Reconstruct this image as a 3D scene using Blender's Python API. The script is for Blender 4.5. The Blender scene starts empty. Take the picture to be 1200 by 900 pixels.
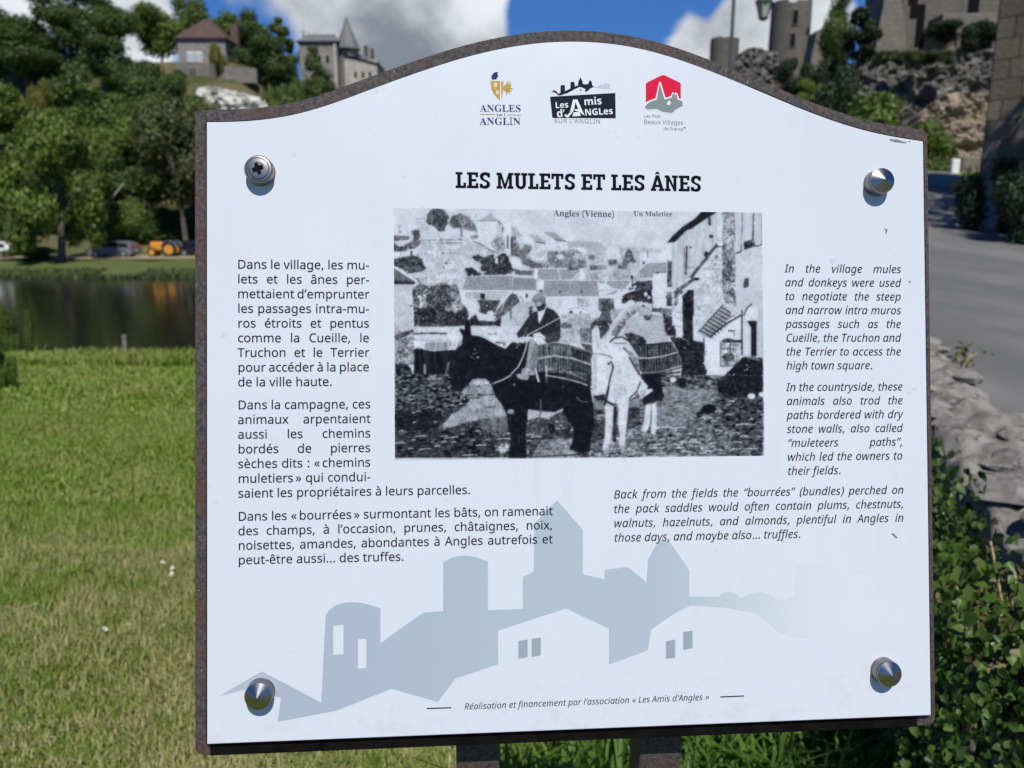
import bpy, bmesh, math, random
import numpy as np
from mathutils import Vector, Matrix
R = math.radians
scene = bpy.context.scene
# ------------------------------------------------------------------ camera
PITCH = R(11.97); F = 906.0; EYE = 1.5
cam_d = bpy.data.cameras.new('camera'); cam_d.sensor_width = 36; cam_d.lens = 36 * F / 1200; cam_d.clip_start = .02; cam_d.clip_end = 5000
cam = bpy.data.objects.new('camera', cam_d); scene.collection.objects.link(cam)
cam.location = (0, 0, EYE); cam.rotation_euler = (R(90) - PITCH, 0, 0); scene.camera = cam
cam_d.dof.use_dof = True; cam_d.dof.focus_distance = .637; cam_d.dof.aperture_fstop = 8.8
# ------------------------------------------------------------------ sky and sun
SUN_EL, SUN_AZ = R(54), R(12)
SUN = Vector((math.sin(SUN_AZ) * math.cos(SUN_EL), -math.cos(SUN_AZ) * math.cos(SUN_EL), math.sin(SUN_EL)))
sd = bpy.data.lights.new('sun', 'SUN'); sd.energy = 4.7; sd.angle = R(.53); sd.color = (1, .955, .88)
sun = bpy.data.objects.new('sun', sd); scene.collection.objects.link(sun); sun.rotation_euler = SUN.to_track_quat('Z', 'Y').to_euler(); sun.location = (0, 0, 60)
def ray(px, py):
    x, y = (px - 600) / F, (450 - py) / F
    return Vector((x, math.cos(PITCH) + y * math.sin(PITCH), -math.sin(PITCH) + y * math.cos(PITCH)))
def at(px, py, Y):
    d = ray(px, py); return Vector((0, 0, EYE)) + d * (Y / d.y)
world = bpy.data.worlds.new('World'); scene.world = world; world.use_nodes = True
class NT:
    def __init__(s, nt): s.nt = nt; s.n = nt.nodes; s.l = nt.links
    def new(s, t, **k):
        o = s.n.new(t)
        for a, v in k.items(): setattr(o, a, v)
        return o
    def put(s, sock, v):
        if hasattr(v, 'is_linked') or isinstance(v, bpy.types.NodeSocket): s.l.new(v, sock)
        elif isinstance(v, (int, float)) or not hasattr(sock.default_value, '__len__'): sock.default_value = v
        else:
            v = tuple(v); n = len(sock.default_value); sock.default_value = v + (1,) * (n - len(v)) if len(v) < n else v[:n]
    def math(s, op, a, b=0, c=0, clamp=False):
        o = s.new('ShaderNodeMath', operation=op, use_clamp=clamp)
        s.put(o.inputs[0], a); s.put(o.inputs[1], b)
        if op in ('MULTIPLY_ADD', 'SMOOTH_MIN'): s.put(o.inputs[2], c)
        return o.outputs[0]
    def vmath(s, op, a, b=(0, 0, 0)):
        o = s.new('ShaderNodeVectorMath', operation=op); s.put(o.inputs[0], a); s.put(o.inputs[1], b)
        return o.outputs['Value'] if op in ('DOT_PRODUCT', 'LENGTH') else o.outputs[0]
    def mix(s, f, a, b, mode='MIX'):
        o = s.new('ShaderNodeMix', data_type='RGBA', blend_type=mode); s.put(o.inputs[0], f); s.put(o.inputs[6], a); s.put(o.inputs[7], b)
        return o.outputs[2]
    def ramp(s, f, lo, hi, a=0., b=1.):
        o = s.new('ShaderNodeMapRange', interpolation_type='SMOOTHSTEP'); s.put(o.inputs[0], f)
        for i, v in ((1, lo), (2, hi), (3, a), (4, b)): s.put(o.inputs[i], v)
        return o.outputs[0]
    def noise(s, vec, sc, det=4, rough=.55, dist=0):
        o = s.new('ShaderNodeTexNoise'); s.put(o.inputs['Vector'], vec)
        o.inputs['Scale'].default_value = sc; o.inputs['Detail'].default_value = det; o.inputs['Roughness'].default_value = rough; o.inputs['Distortion'].default_value = dist
        return o.outputs[0]
w = NT(world.node_tree); w.n.clear()
wd = w.vmath('NORMALIZE', w.new('ShaderNodeTexCoord').outputs['Generated'])
sky = w.new('ShaderNodeTexSky', sky_type='NISHITA', sun_disc=False, sun_elevation=SUN_EL, sun_rotation=R(180) - SUN_AZ, air_density=1.0, dust_density=.4, ozone_density=3.5)
skyc = w.mix(1.0, sky.outputs[0], (.27, .54, .95), 'MULTIPLY')
sep = w.new('ShaderNodeSeparateXYZ'); w.put(sep.inputs[0], wd)
den = w.math('ADD', w.math('MAXIMUM', sep.outputs[2], 0), .16)
cv = w.new('ShaderNodeCombineXYZ'); w.put(cv.inputs[0], w.math('DIVIDE', sep.outputs[0], den)); w.put(cv.inputs[1], w.math('DIVIDE', sep.outputs[1], den)); cv.inputs[2].default_value = 1.7
cn = w.noise(cv.outputs[0], 1.15, 8, .58, .3)
fine = w.noise(wd, 9, 6, .6)
def lobe(px, py, rpx, amp):
    d = ray(px, py).normalized(); c = math.cos(math.atan(rpx / F))
    return w.math('MULTIPLY', w.ramp(w.vmath('DOT_PRODUCT', wd, d), 1 - (1 - c) * 1.0, 1.0), amp)
cov = w.math('ADD', w.math('MULTIPLY', w.math('SUBTRACT', cn, .66), 1.1), w.math('MULTIPLY', w.math('SUBTRACT', fine, .5), .9))
for a in ((385, 15, 130, .5), (450, 15, 130, .75), (520, -10, 120, .7), (560, 0, 75, .4), (790, 90, 120, .65), (860, 60, 90, .6), (905, 20, 70, .65), (960, 20, 55, .6), (155, 35, 60, .75), (185, 5, 50, .4), (20, 0, 60, .5), (290, -5, 45, .25),
          (715, 20, 120, -.6), (640, 25, 70, -.6), (210, 18, 30, -.3), (455, 78, 35, -.5), (850, 8, 40, -.6), (320, 60, 70, -.35)):
    cov = w.math('ADD', cov, lobe(*a))
mask = w.ramp(cov, .04, .42)
mid_n = w.noise(wd, 4.5, 7, .62, .6)
dark = w.math('ADD', w.math('ADD', lobe(400, 50, 190, .55), lobe(520, 75, 130, .45)), w.math('MULTIPLY', w.math('SUBTRACT', fine, .5), 1.3))
dark = w.math('ADD', dark, w.math('MULTIPLY', w.math('SUBTRACT', mid_n, .5), 1.7))
for a in ((515, -25, 90, -.5), (150, 12, 60, .25), (820, 80, 80, .4), (330, 10, 70, .2)): dark = w.math('ADD', dark, lobe(*a))
cloud = w.mix(w.ramp(dark, -.10, 1.05), (8.4, 8.7, 9.2), (2.3, 2.6, 3.1))
bg = w.new('ShaderNodeBackground'); bg.inputs[1].default_value = .1
w.put(bg.inputs[0], w.mix(mask, skyc, cloud))
w.l.new(bg.outputs[0], w.new('ShaderNodeOutputWorld').inputs[0])
scene.view_settings.view_transform = 'Standard'; scene.view_settings.look = 'None'; scene.view_settings.gamma = 1; scene.view_settings.exposure = 0.0
scene.render.engine = 'CYCLES'; scene.cycles.use_denoising = True; scene.cycles.max_bounces = 6
# ------------------------------------------------------------------ helpers
def link(o): scene.collection.objects.link(o); return o
def tag(o, label=None, cat=None, group=None, kind=None):
    for k, v in (('label', label), ('category', cat), ('group', group), ('kind', kind)):
        if v: o[k] = v
    return o
def empty(name, loc, rz=0, label=None, cat=None, group=None):
    o = bpy.data.objects.new(name, None); o.empty_display_size = .2; link(o); o.location = loc; o.rotation_euler = (0, 0, rz)
    return tag(o, label, cat, group)
def mesh_obj(name, verts, faces, mat=None, parent=None, smooth=False):
    m = bpy.data.meshes.new(name); m.from_pydata([tuple(v) for v in verts], [], [tuple(f) for f in faces]); m.update()
    if mat: m.materials.append(mat)
    if smooth: m.shade_smooth()
    o = link(bpy.data.objects.new(name, m)); o.parent = parent
    return o
def bm_obj(name, bm, mat=None, parent=None, smooth=False):
    m = bpy.data.meshes.new(name); bm.normal_update(); bm.to_mesh(m); bm.free()
    if mat:
        for q in (mat if isinstance(mat, (list, tuple)) else [mat]): m.materials.append(q)
    if smooth: m.shade_smooth()
    o = link(bpy.data.objects.new(name, m)); o.parent = parent
    return o
def np_obj(name, V, loops, starts, mat, parent=None):
    m = bpy.data.meshes.new(name); V = np.asarray(V, np.float32)
    m.vertices.add(len(V)); m.vertices.foreach_set('co', V.ravel())
    m.loops.add(len(loops)); m.loops.foreach_set('vertex_index', np.asarray(loops, np.int32))
    m.polygons.add(len(starts)); m.polygons.foreach_set('loop_start', np.asarray(starts, np.int32))
    m.update(calc_edges=True); m.validate()
    m.materials.append(mat)
    o = link(bpy.data.objects.new(name, m)); o.parent = parent
    return o
def add_box(bm, c, s, rot=None, bev=0):
    M = Matrix.Translation(c) @ (rot.to_4x4() if rot else Matrix()) @ Matrix.Diagonal((s[0], s[1], s[2], 1))
    g = bmesh.ops.create_cube(bm, size=1, matrix=M)
    if bev:
        e = list({q for v in g['verts'] for q in v.link_edges})
        bmesh.ops.bevel(bm, geom=e, offset=bev, segments=2, affect='EDGES', profile=.5)
def add_lathe(bm, prof, n=16, M=Matrix(), cap=True):
    rings = [[bm.verts.new(M @ Vector((r * math.cos(2 * math.pi * i / n), r * math.sin(2 * math.pi * i / n), z))) for i in range(n)] for r, z in prof]
    for a, b in zip(rings, rings[1:]):
        for i in range(n): bm.faces.new((a[i], a[(i + 1) % n], b[(i + 1) % n], b[i]))
    if cap: bm.faces.new(rings[-1]); bm.faces.new(rings[0][::-1])
def add_tube(bm, pts, radii, n=7):
    pts = [Vector(p) for p in pts]; rings = []
    for i, p in enumerate(pts):
        d = (pts[min(i + 1, len(pts) - 1)] - pts[max(i - 1, 0)]).normalized()
        a = d.cross(Vector((0.13, .9, .4))).normalized(); b = d.cross(a)
        r = radii[i] if hasattr(radii, '__len__') else radii
        rings.append([bm.verts.new(p + (a * math.cos(2 * math.pi * k / n) + b * math.sin(2 * math.pi * k / n)) * r) for k in range(n)])
    for a, b in zip(rings, rings[1:]):
        for i in range(n): bm.faces.new((a[i], a[(i + 1) % n], b[(i + 1) % n], b[i]))
    bm.faces.new(rings[-1]); bm.faces.new(rings[0][::-1])
def add_prism(bm, pts, M, depth):
    lo = [bm.verts.new(M @ Vector((x, y, 0))) for x, y in pts]; hi = [bm.verts.new(M @ Vector((x, y, depth))) for x, y in pts]; n = len(pts)
    bm.faces.new(hi); bm.faces.new(lo[::-1])
    for i in range(n): bm.faces.new((lo[i], lo[(i + 1) % n], hi[(i + 1) % n], hi[i]))
def copy_tree(o, parent=None):
    c = o.copy(); link(c); c.parent = parent
    for ch in list(o.children): copy_tree(ch, c)
    return c
# ------------------------------------------------------------------ materials
def mat(name, col, rough=.8, metal=0, spec=.5):
    m = bpy.data.materials.new(name); m.use_nodes = True; b = m.node_tree.nodes['Principled BSDF']
    b.inputs['Base Color'].default_value = (*col, 1); b.inputs['Roughness'].default_value = rough; b.inputs['Metallic'].default_value = metal; b.inputs['Specular IOR Level'].default_value = spec
    return m
def parts(m): t = NT(m.node_tree); return t, m.node_tree.nodes['Principled BSDF']
def opos(t): return t.new('ShaderNodeTexCoord').outputs['Object']
def wpos(t): return t.new('ShaderNodeNewGeometry').outputs['Position']
def bump(t, b, h, strength=.5, dist=.02):
    o = t.new('ShaderNodeBump'); o.inputs['Strength'].default_value = strength; o.inputs['Distance'].default_value = dist; t.put(o.inputs['Height'], h); t.l.new(o.outputs[0], b.inputs['Normal'])
def mottled(name, c1, c2, scale=3, rough=.85, c3=None, s3=20, bmp=0, det=5, spec=.3):
    m = mat(name, c1, rough, 0, spec); t, b = parts(m); v = wpos(t)
    n = t.noise(v, scale, det, .6); c = t.mix(t.ramp(n, .35, .65), c1, c2)
    if c3: c = t.mix(t.ramp(t.noise(v, s3, 4, .6), .52, .68), c, c3)
    t.put(b.inputs['Base Color'], c)
    if bmp: bump(t, b, t.noise(v, scale * 6, 5, .65), .6, bmp)
    return m
def leafmat(name, c1, c2, c3, ns=.6, rough=.55, trans=.25):
    m = mat(name, c1, rough, 0, .35); t, b = parts(m)
    g = t.new('ShaderNodeNewGeometry'); oi = t.new('ShaderNodeObjectInfo')
    r = g.outputs['Random Per Island']
    c = t.mix(r, c1, c2); c = t.mix(t.ramp(t.noise(g.outputs['Position'], ns, 3), .45, .7), c, c3)
    c = t.mix(.35, c, t.mix(oi.outputs['Random'], (.55, .6, .5), (1.3, 1.25, 1.0)), 'MULTIPLY')
    t.put(b.inputs['Base Color'], c)
    if trans:
        tr = t.new('ShaderNodeBsdfTranslucent'); t.put(tr.inputs[0], t.mix(1, c, (1.2, 1.4, .5), 'MULTIPLY'))
        mx = t.new('ShaderNodeMixShader'); mx.inputs[0].default_value = trans; t.l.new(b.outputs[0], mx.inputs[1]); t.l.new(tr.outputs[0], mx.inputs[2])
        t.l.new(mx.outputs[0], m.node_tree.nodes['Material Output'].inputs[0])
    return m
def stonemat(name, c1, c2, mortar, bw, bh, scale=1, bmp=.03, msize=.02):
    m = mat(name, c1, .9, 0, .2); t, b = parts(m)
    tc = t.new('ShaderNodeTexCoord').outputs['UV']
    wv = t.vmath('ADD', tc, t.vmath('MULTIPLY', t.new_noise_color(tc, 1.3 / bh), (bh * .22, bh * .22, 0))) if hasattr(t, 'new_noise_color') else tc
    br = t.new('ShaderNodeTexBrick'); t.put(br.inputs['Vector'], wv); br.inputs['Scale'].default_value = 1; br.inputs['Brick Width'].default_value = bw; br.inputs['Row Height'].default_value = bh
    br.inputs['Mortar Size'].default_value = msize; br.inputs['Mortar Smooth'].default_value = .4; br.offset = .43; br.squash = .8; br.squash_frequency = 3
    br.inputs['Color1'].default_value = (*c1, 1); br.inputs['Color2'].default_value = (*c2, 1); br.inputs['Mortar'].default_value = (*mortar, 1)
    v = wpos(t); c = t.mix(.75, br.outputs[0], t.mix(t.noise(v, 2.2 / bh * .3, 6, .65), (.55, .55, .52), (1.35, 1.3, 1.25)), 'MULTIPLY')
    t.put(b.inputs['Base Color'], c)
    h = t.math('ADD', t.math('MULTIPLY', br.outputs['Fac'], -1.), t.math('MULTIPLY', t.noise(v, 5 / bh, 4, .6), .6)); bump(t, b, h, .8, bmp)
    return m
def noise_color(s, vec, sc):
    o = s.new('ShaderNodeTexNoise'); s.put(o.inputs['Vector'], vec); o.inputs['Scale'].default_value = sc; o.inputs['Detail'].default_value = 2
    return s.vmath('SUBTRACT', o.outputs[1], (.5, .5, .5))
NT.new_noise_color = noise_color
def auto_uv(o, s=1.0):
    """box-project UVs in metres so that courses run level on upright faces"""
    me = o.data; uv = me.uv_layers.new(name='UVMap').data; M = o.matrix_basis
    for p in me.polygons:
        n = p.normal
        for li in p.loop_indices:
            c = me.vertices[me.loops[li].vertex_index].co
            if abs(n.z) > .8: uv[li].uv = (c.x * s, c.y * s)
            elif abs(n.x) > abs(n.y): uv[li].uv = (c.y * s, c.z * s)
            else: uv[li].uv = (c.x * s, c.z * s)
    return o
rng = np.random.default_rng(11); random.seed(5)
def sstep(a, b, x): t = np.clip((x - a) / (b - a), 0, 1); return t * t * (3 - 2 * t)
def vnoise(x, y, f, seed=0):
    """smooth value noise for the terrain"""
    x = np.asarray(x, float) * f + seed * 17.3; y = np.asarray(y, float) * f - seed * 9.1
    xi, yi = np.floor(x), np.floor(y); fx, fy = x - xi, y - yi; fx = fx * fx * (3 - 2 * fx); fy = fy * fy * (3 - 2 * fy)
    h = lambda a, b: np.modf(np.abs(np.sin(a * 127.1 + b * 311.7 + seed * 74.7) * 43758.5453))[0]
    return (h(xi, yi) * (1 - fx) + h(xi + 1, yi) * fx) * (1 - fy) + (h(xi, yi + 1) * (1 - fx) + h(xi + 1, yi + 1) * fx) * fy - .5

# ------------------------------------------------------------------ terrain
WATER = -3.2
def road_left(y): y = np.asarray(y, float); return np.interp(y, [-10, 0, 1.8, 14, 36, 60, 90], [-2.6, .87, 1.49, 5.7, 15.6, 24, 30])
def road_right(y): return road_left(y) + 4.6
def road_z(y): y = np.asarray(y, float); return np.interp(y, [-10, 3, 9, 14, 20, 36, 44, 60], [-.1, .2, .54, .9, 1.6, 3.55, 4.3, 4.9])
def ground(x, y):
    x = np.asarray(x, float); y = np.asarray(y, float)
    lawn = -.032 * np.maximum(y - 2, 0) - .0035 * np.maximum(y - 5, 0) ** 2 * .4 + .05 * vnoise(x, y, .7, 3) * sstep(2, 5, y)
    crest = 10.3 + .35 * vnoise(x, y * 0, .3, 4)
    near = np.where(y < crest, lawn, np.maximum(lawn - (y - crest) * .75, WATER - .9))
    far = WATER - .5 + .22 * np.maximum(y - 63.5, 0); far = np.minimum(far, -1.98 + .012 * np.maximum(y - 74, 0))
    rise = np.interp(y, [82, 122, 128, 134, 180, 400], [0, 15, 22, 27.4, 30, 36])
    rise = rise * (1 - .27 * sstep(-44, -37, x) * sstep(110, 130, y)); hill = sstep(8, -26, x) * rise + sstep(-26, 8, x) * .1 * np.clip(y - 82, 0, 100)
    far = far + hill + vnoise(x, y, .09, 5) * np.clip((y - 84) * .08, 0, 2)
    left = np.maximum(near, far)
    rl = road_left(y); side = sstep(-7 - .12 * y, -.4, x - rl); side = np.where(y > 52, sstep(4, 14, x), side)
    side = side * np.where(y < 10, sstep(-.4, -.15, x - rl), 1)
    rz = road_z(y); d = x - rl
    right = np.where(d > 4.6, rz + np.clip((d - 4.6) * .10, 0, 2), rz)
    right = right - .02
    tgt = 10.8 + 3.2 * sstep(70, 84, y); right = right + (tgt - right) * sstep(52.5, 57, y) * sstep(.30, .38, x / np.maximum(y, 1))
    return left * (1 - side) + right * side
xs = np.unique(np.concatenate([np.linspace(-2500, -160, 14), np.linspace(-160, -14, 60), np.linspace(-14, 24, 170), np.linspace(24, 90, 36), np.linspace(90, 2500, 14)]))
ys = np.unique(np.concatenate([np.linspace(-400, -6, 12), np.linspace(-6, 20, 150), np.linspace(20, 70, 70), np.linspace(70, 190, 70), np.linspace(190, 3000, 16)]))
gx, gy = np.meshgrid(xs, ys); gz = ground(gx, gy)
nx, ny = len(xs), len(ys); idx = np.arange(nx * ny).reshape(ny, nx)
q = np.stack([idx[:-1, :-1], idx[:-1, 1:], idx[1:, 1:], idx[1:, :-1]], -1).reshape(-1, 4)
m_ground = mat('grassy_ground', (.06, .09, .02), .95, 0, .15); t, b = parts(m_ground); v = wpos(t)
c = t.mix(t.ramp(t.noise(v, 1.1, 5, .6), .42, .62), (.15, .21, .035), (.21, .24, .06))
c = t.mix(t.math('MULTIPLY', t.ramp(t.noise(v, 2.6, 5, .65), .5, .68), .75), c, (.36, .30, .15))
c = t.mix(t.math('MULTIPLY', t.ramp(t.noise(v, 55, 3, .6), .4, .7), .5), c, (.035, .05, .012))
sy = t.new('ShaderNodeSeparateXYZ'); t.put(sy.inputs[0], v); c = t.mix(t.ramp(sy.outputs[1], 50, 60), c, t.mix(t.noise(v, .8, 4, .6), (.05, .075, .02), (.13, .14, .05))); c = t.mix(t.ramp(sy.outputs[1], 78, 86), c, t.mix(t.ramp(t.noise(v, .35, 4, .6), .4, .6), (.055, .065, .022), (.12, .105, .055)))
t.put(b.inputs['Base Color'], c); bump(t, b, t.noise(v, 40, 4, .7), .7, .03)
g = np_obj('ground', np.stack([gx, gy, gz], -1).reshape(-1, 3), q.ravel(), np.arange(len(q)) * 4, m_ground); g.data.shade_smooth(); tag(g, kind='structure')
# water
m_water = mat('river_water_surface', (.014, .014, .009), .13, 0, .4); t, b = parts(m_water); v = wpos(t)
wv = t.vmath('MULTIPLY', v, (1, .35, 1)); bump(t, b, t.noise(wv, .9, 3, .55), .10, .1)
tag(mesh_obj('river', [(-400, 8, WATER), (14, 8, WATER), (14, 72, WATER), (-400, 72, WATER)], [(0, 1, 2, 3)], m_water), kind='structure')
# road
yr = np.concatenate([np.linspace(-10, 20, 61), np.linspace(20.5, 60, 60)]); rows = []
for k in range(9):
    u = k / 8; xx = road_left(yr) + .35 + (4.15) * u; rows.append(np.stack([xx, yr, road_z(yr) + .012 + .05 * np.sin(u * np.pi)], -1))
V = np.stack(rows, 1); n0, n1 = V.shape[:2]; idx = np.arange(n0 * n1).reshape(n0, n1)
q = np.stack([idx[:-1, :-1], idx[:-1, 1:], idx[1:, 1:], idx[1:, :-1]], -1).reshape(-1, 4)
m_road = mat('worn_asphalt', (.1, .1, .1), .9, 0, .25); t, b = parts(m_road); v = wpos(t)
c = t.mix(t.ramp(t.noise(t.vmath('MULTIPLY', v, (1.3, .45, 1)), .55, 4, .6), .35, .68), (.125, .124, .118), (.19, .185, .175))
c = t.mix(.5, c, t.mix(t.noise(v, 60, 3, .7), (.6, .6, .6), (1.35, 1.35, 1.35)), 'MULTIPLY')
t.put(b.inputs['Base Color'], c); bump(t, b, t.noise(v, 90, 3, .7), .4, .01)
rd = np_obj('road', V.reshape(-1, 3), q.ravel(), np.arange(len(q)) * 4, m_road); rd.data.shade_smooth(); tag(rd, kind='structure')
# ------------------------------------------------------------------ trees
def leaf_quads(C, size, N=None, aspect=1.5, bend=True):
    """one small folded face (two triangles sharing a midrib) per centre"""
    n = len(C); N = rng.normal(size=(n, 3)) if N is None else N + .55 * rng.normal(size=(n, 3))
    N /= np.linalg.norm(N, axis=1, keepdims=True); a = np.cross(N, rng.normal(size=(n, 3))); a /= np.linalg.norm(a, axis=1, keepdims=True); bb = np.cross(N, a)
    s = size * (.6 + .8 * rng.random((n, 1))); L, W = s * aspect / 2, s / 2
    fold = N * s * .18
    V = np.stack([C - a * L, C + bb * W + fold, C + a * L, C - bb * W + fold], 1).reshape(-1, 3)
    i = np.arange(n)[:, None] * 4
    F = np.concatenate([i + [0, 1, 2], i + [0, 2, 3]], 1).reshape(-1)
    return V, F, np.arange(2 * n) * 3
M_LEAF = {
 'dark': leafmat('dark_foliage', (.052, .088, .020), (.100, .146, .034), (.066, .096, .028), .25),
 'mid': leafmat('mid_green_foliage', (.080, .128, .023), (.145, .195, .038), (.088, .118, .030), .25),
 'light': leafmat('light_green_foliage', (.105, .155, .022), (.185, .235, .04), (.11, .14, .035), .25),
 'olive': leafmat('olive_foliage', (.062, .078, .025), (.105, .116, .045), (.06, .072, .03), .25),
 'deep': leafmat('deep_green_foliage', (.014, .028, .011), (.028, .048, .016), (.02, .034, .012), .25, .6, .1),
 'yellow': leafmat('yellow_green_foliage', (.12, .13, .020), (.19, .19, .035), (.10, .12, .02), .25)}
m_bark = mottled('grey_bark', (.075, .065, .052), (.13, .115, .095), 4, .95)
m_pale_bark = mottled('pale_bark', (.20, .185, .16), (.30, .28, .25), 4, .95)
def crown_mesh(kind, shape, n=2600, seed=0):
    r = np.random.default_rng(seed); cs = []
    if shape == 'round':
        for k in range(17):
            d = r.normal(size=3); d /= np.linalg.norm(d); d[2] = d[2] * .9 + .1; rr = r.uniform(.18, .34) ; cs.append((np.array([0, 0, .63]) + d * np.array([.30, .30, .30]) * r.uniform(.55, 1.05), r.uniform(.11, .19)))
        cs.append((np.array([0, 0, .62]), .26)); cs.append((np.array([0, 0, .42]), .18))
    elif shape == 'droop':
        for k in range(20):
            a = r.uniform(0, 6.28); h = r.uniform(.16, .92); w = .34 * math.sin(min(1, (1.02 - h) / .55) * 1.57); cs.append((np.array([w * math.cos(a), w * math.sin(a), h]), r.uniform(.09, .16)))
        cs.append((np.array([0, 0, .6]), .24))
    elif shape == 'cone':
        for k in range(26):
            h = r.uniform(.06, .97); w = .25 * (1.02 - h) ** .8; a = r.uniform(0, 6.28); cs.append((np.array([w * math.cos(a) * .8, w * math.sin(a) * .8, h]), .06 + .13 * (1 - h)))
    elif shape == 'spire':
        for k in range(24):
            h = r.uniform(.04, .95); w = .13 * math.sin(min(1, (1.02 - h) / .6) * 1.57); a = r.uniform(0, 6.28); cs.append((np.array([w * math.cos(a), w * math.sin(a), h]), r.uniform(.05, .09)))
    elif shape == 'bush':
        for k in range(16):
            a = r.uniform(0, 6.28); w = r.uniform(.1, .42); h = r.uniform(.15, .78 - .5 * w); cs.append((np.array([w * math.cos(a), w * math.sin(a), h]), r.uniform(.14, .24)))
    tot = sum(q[1] ** 2 for q in cs); C = []; Nn = []
    for c0, rad in cs:
        k = max(8, int(n * rad ** 2 / tot)); d = r.normal(size=(k, 3)); d /= np.linalg.norm(d, axis=1, keepdims=True)
        C.append(c0 + d * rad * (r.random((k, 1)) ** .45) * r.uniform(.75, 1.15, (k, 1)) * np.array([1, 1, .85])); Nn.append(d)
    C = np.concatenate(C); Nn = np.concatenate(Nn); C[:, 2] = np.maximum(C[:, 2], .01)
    V, Fc, st = leaf_quads(C, (.0215 if shape != 'bush' else .030), Nn)
    o = np_obj('crown', V, Fc, st, M_LEAF[kind]); me = o.data; bpy.data.objects.remove(o)
    return me
CROWN = {}
def crown(kind, shape, var):
    k = (kind, shape, var)
    if k not in CROWN: CROWN[k] = crown_mesh(kind, shape, 13000, len(CROWN) + 3)
    return CROWN[k]
def trunk_mesh(h0, r0, seed=0):
    bm = bmesh.new(); r = random.Random(seed); top = Vector((r.uniform(-.02, .02), r.uniform(-.02, .02), h0))
    add_tube(bm, [(0, 0, -.03), (0, 0, .05), top * .55, top, top + Vector((.01, 0, .2))], [r0 * 1.5, r0 * 1.1, r0 * .9, r0 * .75, r0 * .3])
    for k in range(5):
        a = r.uniform(0, 6.28); l = r.uniform(.14, .24)
        add_tube(bm, [top * r.uniform(.7, 1), top + Vector((math.cos(a) * l * .5, math.sin(a) * l * .5, l * .5)), top + Vector((math.cos(a) * l, math.sin(a) * l, l * 1.1))], [r0 * .5, r0 * .32, r0 * .12], 5)
    o = bm_obj('trunk', bm, m_bark, None, True); me = o.data; bpy.data.objects.remove(o)
    return me
TRUNK = {'round': trunk_mesh(.36, .018, 1), 'droop': trunk_mesh(.34, .020, 2), 'cone': trunk_mesh(.5, .016, 3), 'spire': trunk_mesh(.5, .015, 4), 'bush': trunk_mesh(.2, .02, 5)}
def tree(name, x, y, h, wd, kind, shape, label, group=None, var=0, cat='tree', base=None, pale=False):
    """h is the height, wd the width of the crown, both in metres"""
    z = float(ground(x, y)) if base is None else base
    o = empty(name, (x, y, z - .05), random.uniform(0, 6.28), label, cat, group)
    full = {'round': .80, 'droop': .85, 'cone': .56, 'spire': .36, 'bush': 1.1}[shape]
    s = (wd / full, wd / full, h)
    for nm, me in (('crown', crown(kind, shape, var)), ('trunk', TRUNK[shape])):
        c = link(bpy.data.objects.new(nm, me)); c.parent = o; c.scale = s if nm == 'crown' else (h if shape != 'bush' else wd, h if shape != 'bush' else wd, h)
        if nm == 'trunk' and pale:
            c.data = me.copy(); c.data.materials[0] = m_pale_bark
    return o
def tree_px(name, px, top, Y, wpx, kind, shape, label, group=None, var=0, cat='tree', pale=False, low=None):
    p = at(px, top, Y); z = float(ground(p.x, Y)); wd = wpx / F * Y * 1.02
    if low is not None: z = at(px, low, Y).z if cat == 'ivy' or kind == 'olive' else min(z, at(px, low, Y).z)
    wd = min(wd, 1.25 * max(1., p.z - z)) if shape == 'round' else wd
    return tree(name, p.x, Y, max(1., p.z - z), wd, kind, shape, label, group, var, cat, z, pale)
HG = 'trees on the wooded hillside'; HL = 'green leafy tree among the mixed trees covering the wooded hillside above the river'
for i, (px, top, Y, wpx, kd, sh) in enumerate((
    (-60, 60, 112, 110, 'dark', 'round'), (-15, 5, 132, 110, 'mid', 'round'), (22, 30, 128, 80, 'dark', 'round'), (70, -22, 134, 80, 'dark', 'droop'), (110, -8, 136, 90, 'dark', 'round'), (128, 42, 126, 70, 'dark', 'round'),
    (10, 92, 108, 95, 'mid', 'round'), (75, 75, 112, 85, 'dark', 'round'), (120, 98, 106, 90, 'mid', 'round'), (165, 62, 122, 70, 'dark', 'round'), (165, 95, 112, 70, 'mid', 'round'),
    (198, 88, 118, 60, 'dark', 'round'), (215, 112, 108, 62, 'mid', 'round'), (40, 128, 98, 100, 'mid', 'droop'), (95, 140, 96, 90, 'light', 'round'), (145, 128, 99, 85, 'mid', 'round'), (190, 135, 100, 80, 'dark', 'round'), (225, 145, 96, 70, 'olive', 'round'),
    (-40, 150, 94, 100, 'dark', 'round'), (10, 178, 91, 90, 'olive', 'round'), (128, 175, 90, 80, 'dark', 'round'), (175, 190, 90, 80, 'dark', 'round'), (222, 185, 91, 80, 'dark', 'round'), (60, 190, 90, 80, 'dark', 'round'), (265, 180, 95, 70, 'mid', 'round'), (300, 190, 96, 80, 'dark', 'round'), (340, 190, 98, 80, 'mid', 'round'), (385, 170, 104, 80, 'dark', 'round'), (430, 170, 108, 80, 'mid', 'round'), (480, 190, 112, 80, 'dark', 'round'), (530, 200, 118, 80, 'mid', 'round'), (590, 205, 124, 90, 'dark', 'round'), (650, 205, 130, 90, 'mid', 'round'))):
    tree_px('hillside_tree', px, top, Y, wpx, kd, sh, HL, HG, i % 3)
tree_px('hillside_tree', 45, 86, 104, 34, 'yellow', 'round', 'small yellow-green tree standing out among the darker trees of the hillside')
tree_px('hillside_tree', 183, 2, 148, 66, 'light', 'round', 'bright green leafy tree on the skyline left of the red-roofed house', var=1)
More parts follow.
